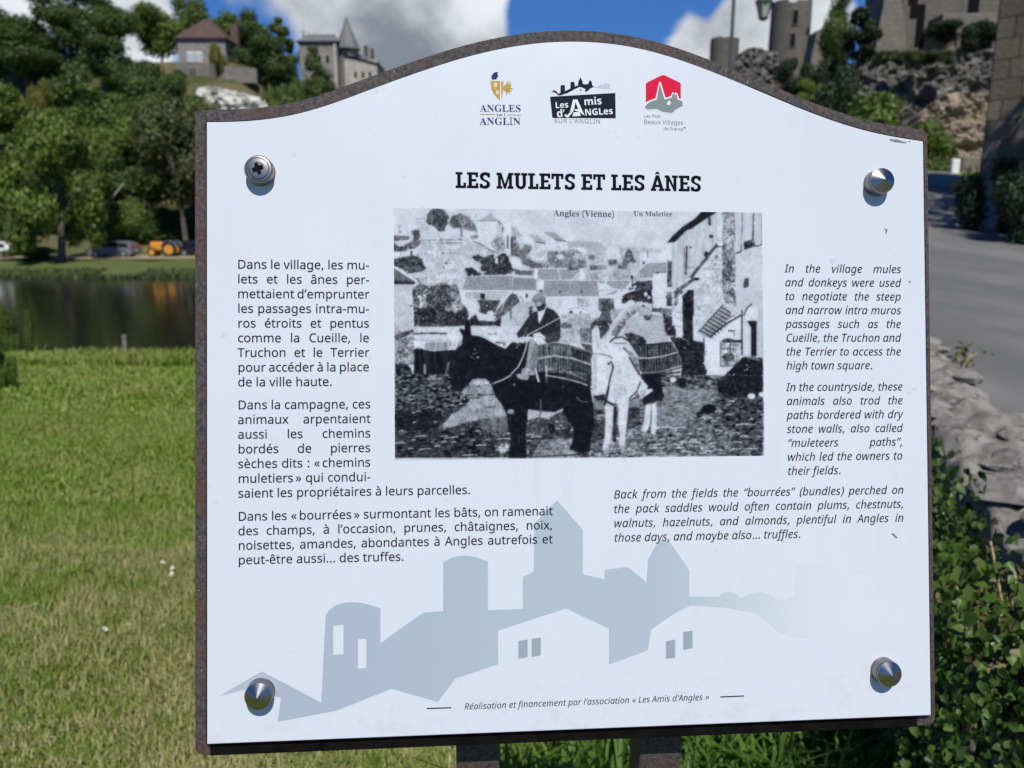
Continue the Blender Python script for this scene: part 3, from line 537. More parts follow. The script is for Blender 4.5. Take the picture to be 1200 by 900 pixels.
def car(loc, rz, paint, label):
    c = empty('parked_car', loc, rz, label, 'car'); L_ = 4.4
    prof = [(-2.2, .42), (-2.18, .62), (-2.05, .78), (-1.2, .96), (-.45, 1.40), (.2, 1.50), (1.4, 1.47), (1.95, 1.28), (2.12, .98), (2.2, .7), (2.18, .38)]
    bm = bmesh.new(); st = []
    for y, f, zz in ((-.88, .93, -.02), (-.90, 1, 0), (-.66, .98, .015), (.66, .98, .015), (.90, 1, 0), (.88, .93, -.02)):
        ring = []
        for x, z in prof:
            yy = y * (1 - .22 * max(0, z - .9) / .6); ring.append(bm.verts.new((x * f if z < 1 else x, yy, z + zz)))
        ring += [bm.verts.new((2.0 * f, y * .96, .22)), bm.verts.new((-2.0 * f, y * .96, .22))]; st.append(ring)
    n = len(st[0])
    for a, b_ in zip(st, st[1:]):
        for i in range(n): bm.faces.new((a[i], b_[i], b_[(i + 1) % n], a[(i + 1) % n]))
    bm.faces.new(st[0]); bm.faces.new(st[-1][::-1]); bmesh.ops.recalc_face_normals(bm, faces=bm.faces); body = bm_obj('body', bm, paint, c, False)
    for s in (-1, 1):
        for x0, x1, z0, z1, z2 in ((-1.0, -.12, .98, 1.36, 1.36), (-.04, .85, .98, 1.38, 1.40), (.93, 1.75, 1.0, 1.38, 1.26)):
            yy = lambda z: s * (.905 * (1 - .22 * max(0, z - .9) / .6) + .012)
            xa = x0 + (.42 if x0 < -.5 else 0); pts = [(x0, yy(z0), z0), (x1, yy(z0), z0), (x1, yy(z2), z2), (xa, yy(z1), z1)]
            if s > 0: pts = pts[::-1]
            bm = bmesh.new(); f0 = bm.faces.new([bm.verts.new(p_) for p_ in pts]); bmesh.ops.solidify(bm, geom=[f0], thickness=.02); bm_obj('side_window', bm, m_carglass, c)
        bm = bmesh.new(); add_box(bm, (-2.06, s * .62, .70), (.16, .34, .14), None, .03); bm_obj('headlight', bm, m_lens, c)
        bm = bmesh.new(); add_box(bm, (2.08, s * .72, 1.0), (.16, .18, .4), None, .03); bm_obj('tail_light', bm, m_red, c)
        bm = bmesh.new(); add_box(bm, (-.95, s * .97, 1.0), (.12, .18, .12), None, .03); bm_obj('mirror', bm, paint, c)
        for x in (-1.35, 1.32): wheel(c, x, s * .80, .32, .22, m_alloy)
    bm = bmesh.new(); v = [bm.verts.new(p_) for p_ in ((-1.17, -.74, 1.0), (-1.17, .74, 1.0), (-.48, .62, 1.405), (-.48, -.62, 1.405))]; f0 = bm.faces.new(v[::-1]); bmesh.ops.solidify(bm, geom=[f0], thickness=-.02); bm_obj('windscreen', bm, m_carglass, c)
    bm = bmesh.new(); add_box(bm, (-2.18, 0, .5), (.08, 1.1, .18), None, .02); bm_obj('grille', bm, m_dark, c)
    bm = bmesh.new(); add_box(bm, (2.19, 0, .62), (.04, .52, .12)); bm_obj('number_plate', bm, m_white, c)
    return c
def bank_at(px, Y): p_ = at(px, 300, Y); return (p_.x, Y, float(ground(p_.x, Y)) + .02)
m_anth = mat('anthracite_car_paint', (.15, .155, .175), .3, .1); m_wcar = mat('white_car_paint', (.75, .76, .78), .3); m_black = mat('black_car_paint', (.015, .016, .018), .3, .2)
car(bank_at(134, 75), 0, m_anth, 'dark grey estate car parked under the trees on the far river bank')
car(bank_at(-16, 74), R(20), m_wcar, 'white car mostly cut off at the left edge on the far bank')
car(bank_at(236, 77), R(180), m_black, 'black car half hidden behind the left edge of the sign')
m_orange = mat('orange_paint', (.62, .25, .025), .45)
tr = empty('tractor', bank_at(193, 75.5), 0, 'small orange tractor parked on the far river bank right of the dark estate car', 'tractor')
bm = bmesh.new(); add_box(bm, (-.62, 0, .98), (1.25, .62, .85), None, .16); bm_obj('bonnet', bm, m_orange, tr)
bm = bmesh.new(); add_box(bm, (-1.26, 0, .95), (.06, .5, .66), None, .02); bm_obj('grille', bm, m_dark, tr)
bm = bmesh.new(); add_box(bm, (.2, 0, .72), (1.7, .4, .42), None, .05); bm_obj('chassis', bm, m_iron, tr)
for s in (-1, 1):
    wheel(tr, .78, s * .62, .70, .36, m_orange, 'rear_wheel'); wheel(tr, -.95, s * .52, .42, .22, m_orange, 'front_wheel')
    bm = bmesh.new(); add_lathe(bm, [(.80, -.2), (.80, .2)], 20, Matrix.Translation((.78, s * .62, .74)) @ Matrix.Rotation(R(90), 4, 'X'), False); bmesh.ops.delete(bm, geom=[v for v in bm.verts if v.co.z < .95], context='VERTS'); bmesh.ops.solidify(bm, geom=bm.faces[:], thickness=.03); bm_obj('mudguard', bm, m_alloy, tr)
bm = bmesh.new(); add_box(bm, (.62, 0, 1.15), (.45, .45, .1), None, .03); add_box(bm, (.86, 0, 1.4), (.08, .45, .5), None, .03); bm_obj('seat', bm, m_dark, tr)
bm = bmesh.new(); add_lathe(bm, [(.19, 0), (.21, .02), (.19, .04)], 16, Matrix.Translation((.12, 0, 1.5)) @ Matrix.Rotation(R(-35), 4, 'Y'), False); add_tube(bm, [(0, 0, 1.1), (.12, 0, 1.5)], .02); bm_obj('steering_wheel', bm, m_dark, tr)
bm = bmesh.new(); add_tube(bm, [(-.5, .2, 1.3), (-.5, .2, 1.85)], .03); bm_obj('exhaust_pipe', bm, m_iron, tr)
bm = bmesh.new(); add_tube(bm, [(-1.3, 0, .55), (-2.0, 0, .6)], .06); bm_obj('drawbar', bm, m_orange, tr)

# ------------------------------------------------------------------ lawn
m_blade = leafmat('lawn_grass_blades', (.13, .215, .018), (.23, .31, .038), (.215, .255, .048), 1.1, .55, .3)
t = NT(m_blade.node_tree); b = m_blade.node_tree.nodes['Principled BSDF']; src = b.inputs['Base Color'].links[0].from_socket; v = wpos(t)
rnd = t.new('ShaderNodeNewGeometry').outputs['Random Per Island']
dry = t.math('MULTIPLY', t.ramp(t.math('ADD', t.noise(v, 1.9, 6, .7), t.math('MULTIPLY', t.math('SUBTRACT', rnd, .5), .25)), .42, .58), .9)
sy = t.new('ShaderNodeSeparateXYZ'); t.put(sy.inputs[0], v); dry = t.math('MULTIPLY', dry, t.ramp(sy.outputs[1], 2.2, 5.0, 1, .28))
t.put(b.inputs['Base Color'], t.mix(dry, src, t.mix(rnd, (.38, .32, .14), (.55, .47, .25))))
def lawn_points(n, x0, x1, y0, y1): return np.stack([rng.uniform(x0, x1, n), rng.uniform(y0, y1, n)], -1)
P = np.concatenate([lawn_points(120000, -3.0, -.3, 1.5, 3.4), lawn_points(110000, -5.0, -.8, 3.4, 6.5), lawn_points(70000, -9, -1.5, 6.5, 11.2), lawn_points(30000, -.6, 1.2, 1.4, 3.5), lawn_points(24000, -1.5, 2.2, 3.5, 10)])
P = P[P[:, 0] < road_left(P[:, 1]) - .45]; z = ground(P[:, 0], P[:, 1]); P = np.concatenate([P, z[:, None]], 1)
hgt = np.where(P[:, 1] > 9.3, .13, .046) * (1 + .6 * vnoise(P[:, 0], P[:, 1], 1.4, 6))
near = P[:, 1] < 3.6
tag(blades('lawn_grass', P, hgt, np.where(P[:, 1] < 4, .0036, np.where(P[:, 1] < 6.5, .0065, .013)), m_blade, .9), kind='stuff')
m_tall = leafmat('tall_grass_blades', (.07, .15, .02), (.13, .23, .04), (.09, .18, .03), 2, .5, .35)
n = 5200; P = np.stack([rng.uniform(-.62, 1.15, n), 1.62 + rng.random(n) * 1.1, np.zeros(n)], -1); P = P[(P[:, 0] < road_left(P[:, 1]) - .5) & (vnoise(P[:, 0], P[:, 1], 3.1, 9) + .25 * (P[:, 0] + .4) > -.12)]
tag(blades('tall_grass', P, .27, .011, m_tall, .8), kind='stuff')
n = 2600; P = np.stack([rng.uniform(-9.5, -2, n), 10.3 + rng.random(n) * .8, np.zeros(n)], -1); P[:, 2] = ground(P[:, 0], P[:, 1]); tag(blades('bank_edge_grass', P, .16, .02, m_tall, .7), kind='stuff')
# white flowers, a twig, a post, shrubs
m_petal = mat('white_petals', (.78, .78, .74), .6); m_eye = mat('yellow_flower_eye', (.55, .36, .03), .7); m_stem = mat('flower_stem', (.06, .11, .02), .7)
for px, py in ((41.6, 545), (90, 525), (128, 523), (95, 545), (191, 659), (202, 666), (201, 673), (140, 681), (151, 732), (123, 737), (190, 734), (199, 760)):
    Y = 1.5
    for _ in range(300):
        p = at(px, py, Y)
        if p.z <= ground(p.x, Y) + .05: break
        Y += .05
    zg = float(ground(p.x, Y)); s = .009 + .0012 * Y
    fl = empty('daisy', (p.x, Y, zg), random.uniform(0, 6), 'tiny white daisy in the short grass left of the sign', 'flower', 'white daisies in the lawn'); hz = p.z - zg
    bm = bmesh.new(); M = Matrix.Translation((0, 0, hz)) @ Matrix.Rotation(R(random.uniform(20, 40)), 4, 'X')
    for i in range(12):
        a = i * math.pi / 6; c_, s_ = math.cos(a), math.sin(a)
        q_ = [M @ Vector((c_ * r_ * s - s_ * w_ * s, s_ * r_ * s + c_ * w_ * s, .1 * s * (r_ > .5))) for r_, w_ in ((.2, -.1), (.7, -.2), (1, 0), (.7, .2), (.2, .1))]; bm.faces.new([bm.verts.new(x) for x in q_])
    bm_obj('petals', bm, m_petal, fl)
    bm = bmesh.new(); bmesh.ops.create_uvsphere(bm, u_segments=8, v_segments=5, radius=.3 * s, matrix=M); bm_obj('flower_eye', bm, m_eye, fl)
    bm = bmesh.new(); add_tube(bm, [(0, 0, -.02), (0, .003, hz * .6), (0, 0, hz)], .0012, 5); bm_obj('stem', bm, m_stem, fl)
m_straw = mottled('dry_straw', (.33, .27, .16), (.42, .35, .22), 30, .9)
def on_lawn(px, py):
    Y = 1.4
    while Y < 10.5:
        p_ = at(px, py, Y)
        if p_.z <= ground(p_.x, Y): break
        Y += .02
    return p_
a, b_ = on_lawn(8, 722), on_lawn(46, 719); bm = bmesh.new(); md = (a + b_) / 2 + Vector((0, -.02, .035)); add_tube(bm, [a + Vector((0, 0, .04)), md, b_ + Vector((0, 0, .045))], [.004, .006, .003], 6); tag(bm_obj('twig', bm, m_straw), 'bent dry twig lying on the lawn at the left edge', 'twig')
m_wood = mottled('weathered_post_wood', (.13, .12, .10), (.2, .185, .16), 20, .9)
p = at(148, 417, 10.2); zg = float(ground(p.x, 10.2)); ph = max(.3, at(148, 399, 10.2).z - zg)
bm = bmesh.new(); add_box(bm, (p.x, 10.2, zg + ph / 2 - .1), (.055, .05, ph + .2), None, .008); tag(bm_obj('wooden_post', bm, m_wood), 'short grey wooden post at the edge of the lawn above the river', 'post')
tree_px('shrub', -2, 418, 7.6, 34, 'mid', 'bush', 'small leafy shrub cut off by the left edge on the lawn', cat='shrub', low=464)
tree_px('shrub', 8, 386, 10.4, 26, 'mid', 'bush', 'taller green shrub at the lawn edge near the left border', cat='shrub', low=412, var=1)
tree_px('shrub', 38, 400, 10.6, 18, 'mid', 'bush', 'low green shrub at the lawn edge above the river', cat='shrub', low=416, var=2)
# ------------------------------------------------------------------ rubble wall with ivy
m_rub = mat('rough_limestone_rubble', (.2, .18, .16), .95, 0, .15); t, b = parts(m_rub); v = wpos(t)
vo = t.new('ShaderNodeTexVoronoi', feature='F1'); t.put(vo.inputs['Vector'], t.vmath('ADD', t.vmath('MULTIPLY', v, (1, 1, 1.6)), t.vmath('MULTIPLY', noise_color(t, v, 5), (.12, .12, .12)))); vo.inputs['Scale'].default_value = 6
c = t.mix(t.ramp(t.noise(v, 9, 6, .65), .3, .7), (.115, .108, .10), (.27, .26, .245)); c = t.mix(.6, c, t.mix(t.noise(v, 4, 2), (.7, .68, .65), (1.05, 1.02, .98)), 'MULTIPLY'); c = t.mix(1, c, (1.75, 1.70, 1.63), 'MULTIPLY')
c = t.mix(t.ramp(t.noise(v, 26, 4, .6), .56, .64), c, (.40, .385, .35)); c = t.mix(t.ramp(t.noise(v, 15, 5, .6), .60, .70), c, (.06, .05, .043))
t.put(b.inputs['Base Color'], c); h = t.math('ADD', t.math('MULTIPLY', vo.outputs['Distance'], -1.4), t.math('MULTIPLY', t.noise(v, 38, 8, .8), 1.6)); bump(t, b, h, .75, .025)
sw = empty('rubble_wall', (1.155, 1.8, 0), 0, 'low rough stone wall overgrown with ivy between the sign and the road', 'wall')
S = np.linspace(-1.1, 7.6, 320); U = np.concatenate([np.linspace(0, 1, 14), np.linspace(1, 2, 30)[1:], np.linspace(2, 3, 12)[1:]])
wy = 1.8 + S * .946; wx = 1.155 + S * .326; top = .775 + .06 * np.maximum(S - 4, 0)
V = []
for j, u in enumerate(U):
    if u <= 1: off, zz = 0 + .02 * u, u * 1.0
    elif u <= 2: off, zz = .02 + (u - 1) * .32, 1.0 + .07 * math.sin((u - 1) * math.pi)
    else: off, zz = .34 + .03 * (u - 2), 1.0 - (u - 2) * .9
    zt = top * zz; x = wx + off * .946; y = wy - off * .326
    e = .045 * vnoise(x * 2 + zt, y * 2 - zt, 5.5, 3) + .035 * vnoise(x + zt, y, 13, 4) + .02 * vnoise(x, y + zt, 29, 6)
    if 1 <= u <= 2: zt = zt + e * 1.4; x = x + .3 * e
    else: x = x - e * (1 if u < 1 else -1); zt = zt + .3 * e
    V.append(np.stack([x - 1.155, y - 1.8, zt], -1))
V = np.stack(V, 1); n0, n1 = V.shape[:2]; idx = np.arange(n0 * n1).reshape(n0, n1); q = np.stack([idx[:-1, :-1], idx[1:, :-1], idx[1:, 1:], idx[:-1, 1:]], -1).reshape(-1, 4)
np_obj('wall', V.reshape(-1, 3), q.ravel(), np.arange(len(q)) * 4, m_rub, sw).data.shade_smooth()
bm = bmesh.new(); rr = random.Random(4)
for k in range(70):
    s = rr.uniform(-.6, 6.5); off = rr.uniform(.03, .34); x = .326 * s + off * .946; y = .946 * s - off * .326; zt = .80 + .06 * max(0, s - 4) + .04
    M = Matrix.Translation((x, y, zt - .02)) @ Matrix.Rotation(rr.uniform(0, 3), 4, 'Z') @ Matrix.Rotation(rr.uniform(-.25, .25), 4, 'X') @ Matrix.Diagonal((rr.uniform(.05, .15), rr.uniform(.04, .09), rr.uniform(.015, .028), 1))
    g_ = bmesh.ops.create_icosphere(bm, subdivisions=2, radius=1, matrix=M)
    for v_ in g_['verts']: v_.co += Vector((rr.uniform(-1, 1), rr.uniform(-1, 1), rr.uniform(-1, 1))) * .009
bm_obj('coping_stones', bm, m_rub, sw)
# ivy: lobed leaves in layers over the near face, thinner towards the top
def ivy_leaves(C, N, size):
    n = len(C); N = N / np.linalg.norm(N, axis=1, keepdims=True); dn = np.array([0, 0, -1.]) + .55 * rng.normal(size=(n, 3)); a = dn - N * (dn * N).sum(1, keepdims=True); a /= np.linalg.norm(a, axis=1, keepdims=True); bb = np.cross(N, a); s = (size * (.55 + .9 * rng.random(n)))[:, None]
    shp = ((-.34, 0, -.05), (-.46, .26, .06), (-.16, .46, .16), (.18, .33, .12), (.62, 0, -.16), (.18, -.33, .12), (-.16, -.46, .16), (-.46, -.26, .06))
    V = np.stack([C + a * s * q_[0] + bb * s * q_[1] + N * s * q_[2] for q_ in shp], 1).reshape(-1, 3); i = np.arange(n)[:, None] * 8
    L = np.concatenate([i + [0, 1, 2, 3], i + [0, 3, 4], i + [0, 4, 5], i + [0, 5, 6, 7]], 1).reshape(-1); st = (np.arange(n)[:, None] * 14 + [0, 4, 7, 10]).reshape(-1)
    return V, L, st
m_ivy = leafmat('ivy_leaf', (.022, .055, .010), (.11, .19, .030), (.040, .08, .018), 3, .45, .2)
m_fresh = leafmat('fresh_shoot_leaf', (.06, .115, .016), (.12, .185, .035), (.09, .13, .03), 3, .4, .3)
nrm = np.array([-.946, .326, 0.])
def on_wall(n, s0, s1, z0, z1, o0, o1):
    s = rng.uniform(s0, s1, n); z_ = rng.uniform(z0, z1, n); o_ = rng.uniform(o0, o1, n) * np.clip(.35 + 1.3 * z_, 0, 1)
    cl = .08 * (vnoise(s, z_, 4.5, 21)); o_ = o_ * (1.0 - .35 * z_) + cl
    return np.stack([1.155 + .326 * s, 1.8 + .946 * s, 0 * s], -1) + np.stack([nrm[0] * o_, nrm[1] * o_, z_], -1), s, z_
C, s, z_ = on_wall(40000, -1.0, 5.5, .02, .86, .0, .30); keep = (vnoise(s, z_, 6, 22) > -.30)  & (rng.random(len(s)) < np.where(z_ > .68, .42, 1)); C = C[keep]; lsz = np.where(s[keep] < -.25, .0155, .021)
N_ = nrm * .9 + np.array([-.15, -.45, .55]) + .55 * rng.normal(size=C.shape)
iv = empty('ivy', (1.0, 1.8, 0), 0, 'dense dark ivy covering the near face of the rough stone wall', 'ivy')
Vv, Ll, Ss = ivy_leaves(C - np.array([1., 1.8, 0]), N_, lsz); np_obj('leaves', Vv, Ll, Ss, m_ivy, iv)
C, s, z_ = on_wall(4200, -1.0, 5, .42, .84, .06, .26); keep = vnoise(s, z_, 5, 31) > .0; C = C[keep]
Vv, Ll, Ss = ivy_leaves(C - np.array([1., 1.8, 0]), nrm * .7 + np.array([0, -.5, .7]) + .5 * rng.normal(size=C.shape), .025); np_obj('fresh_leaves', Vv, Ll, Ss, m_fresh, iv)
bm = bmesh.new()
for k in range(34):
    s0 = rr.uniform(-.8, 4); pts = []; z0 = 0
    for j in range(7):
        z0 = j * .12; s0 += rr.uniform(-.09, .09); o_ = .05 + rr.uniform(0, .07); pts.append((1.155 + .326 * s0 + nrm[0] * o_ - 1.0, 1.8 + .946 * s0 + nrm[1] * o_ - 1.8, z0))
    add_tube(bm, pts, [.006] * 5 + [.004, .002], 5)
bm_obj('stems', bm, m_bark, iv)
# broad-leaved plants at the foot of the wall and a feathery olive shrub at the right edge
def sprig(bm_pts, base, d, L_, pairs, size):
    Cs, Ns = [], []
    side = Vector(d).cross(Vector((0, 0, 1))).normalized()
    for i in range(pairs):
        t_ = (i + 1) / pairs; p_ = Vector(base) + Vector(d) * L_ * t_ + Vector((0, 0, -.12 * L_ * t_ * t_)); bm_pts.append(p_)
        for sg in (-1, 1): Cs.append(p_ + side * sg * size * .55); Ns.append(Vector((0, 0, .8)) + side * sg * .4 + Vector((rr.gauss(0, .35), rr.gauss(0, .35) - .3, rr.gauss(0, .3))))
    return Cs, Ns
def plant(name, loc, n, L_, pairs, size, matl, label, cat, spread=.5, stemm=m_stem):
    o = empty(name, loc, 0, label, cat); Cs, Ns = [], []; bm = bmesh.new()
    for k in range(n):
        a = rr.uniform(0, 6.28); d = Vector((math.cos(a) * spread, math.sin(a) * spread, rr.uniform(.7, 1.1))).normalized(); base = Vector((math.cos(a), math.sin(a), 0)) * rr.uniform(0, .07); pts = [base]
        c_, n_ = sprig(pts, base, d, L_ * rr.uniform(.6, 1.1), pairs, size); Cs += c_; Ns += n_; add_tube(bm, pts, [.0025] * len(pts), 5)
    bm_obj('stems', bm, stemm, o)
    V, F_, st = leaf_quads(np.array([tuple(q_) for q_ in Cs]), size, np.array([tuple(q_) for q_ in Ns]), 2.1); np_obj('leaves', V, F_, st, matl, o)
    return o
m_brd = leafmat('broad_leaf', (.035, .085, .016), (.075, .15, .032), (.05, .10, .02), 3, .35, .25); m_olv = leafmat('feathery_leaf', (.10, .105, .035), (.17, .165, .065), (.11, .10, .04), 3, .5, .25)
for px, py, Y, n, L_, sz in ((1105, 905, 1.72, 10, .20, .034), (1135, 915, 1.74, 10, .22, .04), (1080, 900, 1.85, 9, .18, .036), (1160, 900, 1.85, 9, .22, .034), (1110, 860, 2.05, 10, .26, .036), (1060, 905, 1.9, 9, .16, .03), (1030, 905, 1.95, 8, .14, .028)):
    p = at(px, py, Y); plant('broad_leaved_plant', (p.x, Y, max(0, p.z) * 0), n, L_ + .08, 6, sz, m_brd, 'bright green leafy weed growing at the foot of the ivy wall', 'plant').__setitem__('group', 'leafy weeds at the foot of the wall')
for px, py, Y, L_ in ((1194, 830, 1.36, .21), (1208, 800, 1.34, .25), (1184, 775, 1.44, .18)):
    p = at(px, py, Y); o = plant('feathery_shrub', (p.x, Y, p.z), 16, L_, 14, .015, m_olv, 'olive feathery shrub hanging at the right edge in front of the ivy', 'shrub', .55, m_straw); o['group'] = 'feathery shrubs at the right edge'
    bm = bmesh.new(); add_tube(bm, [(0, 0, .03), (.02, .05, -p.z)], [.0025, .004], 6); bm_obj('woody_stem', bm, m_bark, o)
n = 900; P = np.stack([rng.uniform(1.0, 1.32, n), 1.55 + .35 * rng.random(n), np.zeros(n)], -1); P = P[vnoise(P[:, 0], P[:, 1], 8, 12) > 0]; tag(blades('wall_foot_grass', P, .34, .009, m_tall, .5), kind='stuff')
bm = bmesh.new()
for k in range(9):
    a = rr.uniform(0, 6.28); add_tube(bm, [(0, 0, 0), (math.cos(a) * .03, math.sin(a) * .03, .06), (math.cos(a) * .07, math.sin(a) * .07, .08)], [.002, .0015, .001], 5)
p = at(1128, 432, 3.75); pl = empty('wall_weed', (p.x, p.y, p.z), 0, 'small dry yellow weed sprouting on top of the stone wall', 'weed'); bm_obj('stems', bm, m_straw, pl)
V, F_, st = leaf_quads(rng.normal(size=(40, 3)) * [.04, .04, .025] + [0, 0, .07], .022); np_obj('leaves', V, F_, st, M_LEAF['yellow'], pl)

# ---- the old black-and-white postcard printed on the panel: grey values drawn from polygons ----
PX0, PY0, PW, PH, PS = 456, 241, 445, 301, 3
TILE = dict(A=(455, 240), B=(600, 240), C=(750, 240), D=(455, 340), E=(600, 340), F=(750, 340), G=(455, 440), H=(600, 440), I=(750, 440), X=None)
def blur(a, s, ax):
    r = max(1, int(s * 2.5)); k = np.exp(-0.5 * (np.arange(-r, r + 1) / s) ** 2); k /= k.sum()
    p = np.pad(a, [(r, r) if i == ax else (0, 0) for i in (0, 1)], mode='edge')
    o = np.zeros_like(a)
    for i, w in enumerate(k):
        o += w * (p[i:i + a.shape[0]] if ax == 0 else p[:, i:i + a.shape[1]])
    return o
def draw_postcard():
    h, w = PH * PS, PW * PS
    rg = np.random.default_rng(7)
    def nz(sx, sy):
        a = blur(blur(rg.standard_normal((h, w)).astype(np.float32), sx * PS, 1), sy * PS, 0)
        return a / a.std()
    N = {'g': nz(.5, .5), 'f': .8 * nz(.62, .6) + .5 * nz(1.4, 1.2) + .4 * nz(3.4, 2.8), 'c': nz(1.5, .62) * .8 + nz(.7, .35) * .5, 'v': nz(.5, 5), 'm': nz(5, 4), 'r': nz(.8, .8)}
    N['w'] = None
    X, Y = np.meshgrid(np.arange(w), np.arange(h))
    N['w'] = np.sin(X / PS * 1.9 + .8 * N['m'] + .35 * N['f']) * .75 + .35 * np.sin(Y / PS * 2.6 + .6 * N['m']) + .75 * N['v'] * .6 + .5 * N['r']
    img = 203 + 2.5 * N['m'] + 2 * N['g']
    def pts(t, s):
        v = np.array([float(q) for q in s.replace(',', ' ').split()]).reshape(-1, 2)
        if t != 'X': v = v / 8 + np.array(TILE[t])
        return (v - np.array([PX0, PY0])) * PS
    def mask(P):
        x0, y0 = np.floor(P.min(0)).astype(int); x1, y1 = np.ceil(P.max(0)).astype(int) + 1
        x0, y0, x1, y1 = max(x0, 0), max(y0, 0), min(x1, w), min(y1, h)
        if x1 <= x0 or y1 <= y0: return None
        xs, ys = np.meshgrid(np.arange(x0, x1) + .5, np.arange(y0, y1) + .5)
        m = np.zeros(xs.shape, bool)
        for (ax, ay), (bx, by) in zip(P, np.roll(P, -1, 0)):
            if ay == by: continue
            c = ((ay > ys) != (by > ys)) & (xs < (bx - ax) * (ys - ay) / (by - ay) + ax)
            m ^= c
        return (slice(y0, y1), slice(x0, x1)), m
    def p(t, v, s, k='g', amp=4, rag=0):
        P = pts(t, s)
        if rag:
            d = rag * PS
            x0, y0 = np.maximum(np.floor(P.min(0)).astype(int) - 3 * d, 0); x1, y1 = np.ceil(P.max(0)).astype(int) + 3 * d
            sl = (slice(int(y0), int(min(y1, h))), slice(int(x0), int(min(x1, w))))
            full = np.zeros((h, w), np.float32); r = mask(P)
            if r is None: return
            full[r[0]] = r[1]
            m = blur(blur(full[sl], d * 1.25, 0), d * 1.25, 1) + .24 * N['f'][sl] > .5
        else:
            r = mask(P)
            if r is None: return
            sl, m = r
        reg = img[sl]; n = N[k][sl]
        reg[m] = (v + amp * n)[m]
    def st(t, v, s, wd, k='g', amp=4):
        P = pts(t, s); r = wd / 8 * PS / 2
        for a, b in zip(P[:-1], P[1:]):
            d = b - a; n = np.array([-d[1], d[0]]) / (np.hypot(*d) + 1e-6) * r; e = d / (np.hypot(*d) + 1e-6) * r * .4
            q = np.array([a - e + n, b + e + n, b + e - n, a - e - n]); m = mask(q)
            if m: img[m[0]][m[1]] = (v + amp * N[k][m[0]])[m[1]]
    def el(t, v, x, y, rx, ry, k='g', amp=4):
        a = np.linspace(0, 2 * np.pi, 14, endpoint=False)
        p(t, v, ' '.join('%.1f %.1f' % (x + rx * np.cos(q), y + ry * np.sin(q)) for q in a), k, amp)
    exec_drawing(p, st, el)
    img = img + np.clip(img - 15, 0, 90) / 90 * (3.2 * N['f'] + 2.6 * N['m'])
    out = .74 * blur(blur(img, .55 * PS, 0), .55 * PS, 1) + .26 * blur(blur(img, 2.1 * PS, 0), 2.1 * PS, 1)
    out = out + 2.2 * N['g']
    return np.clip(out, 8, 222) / 255.
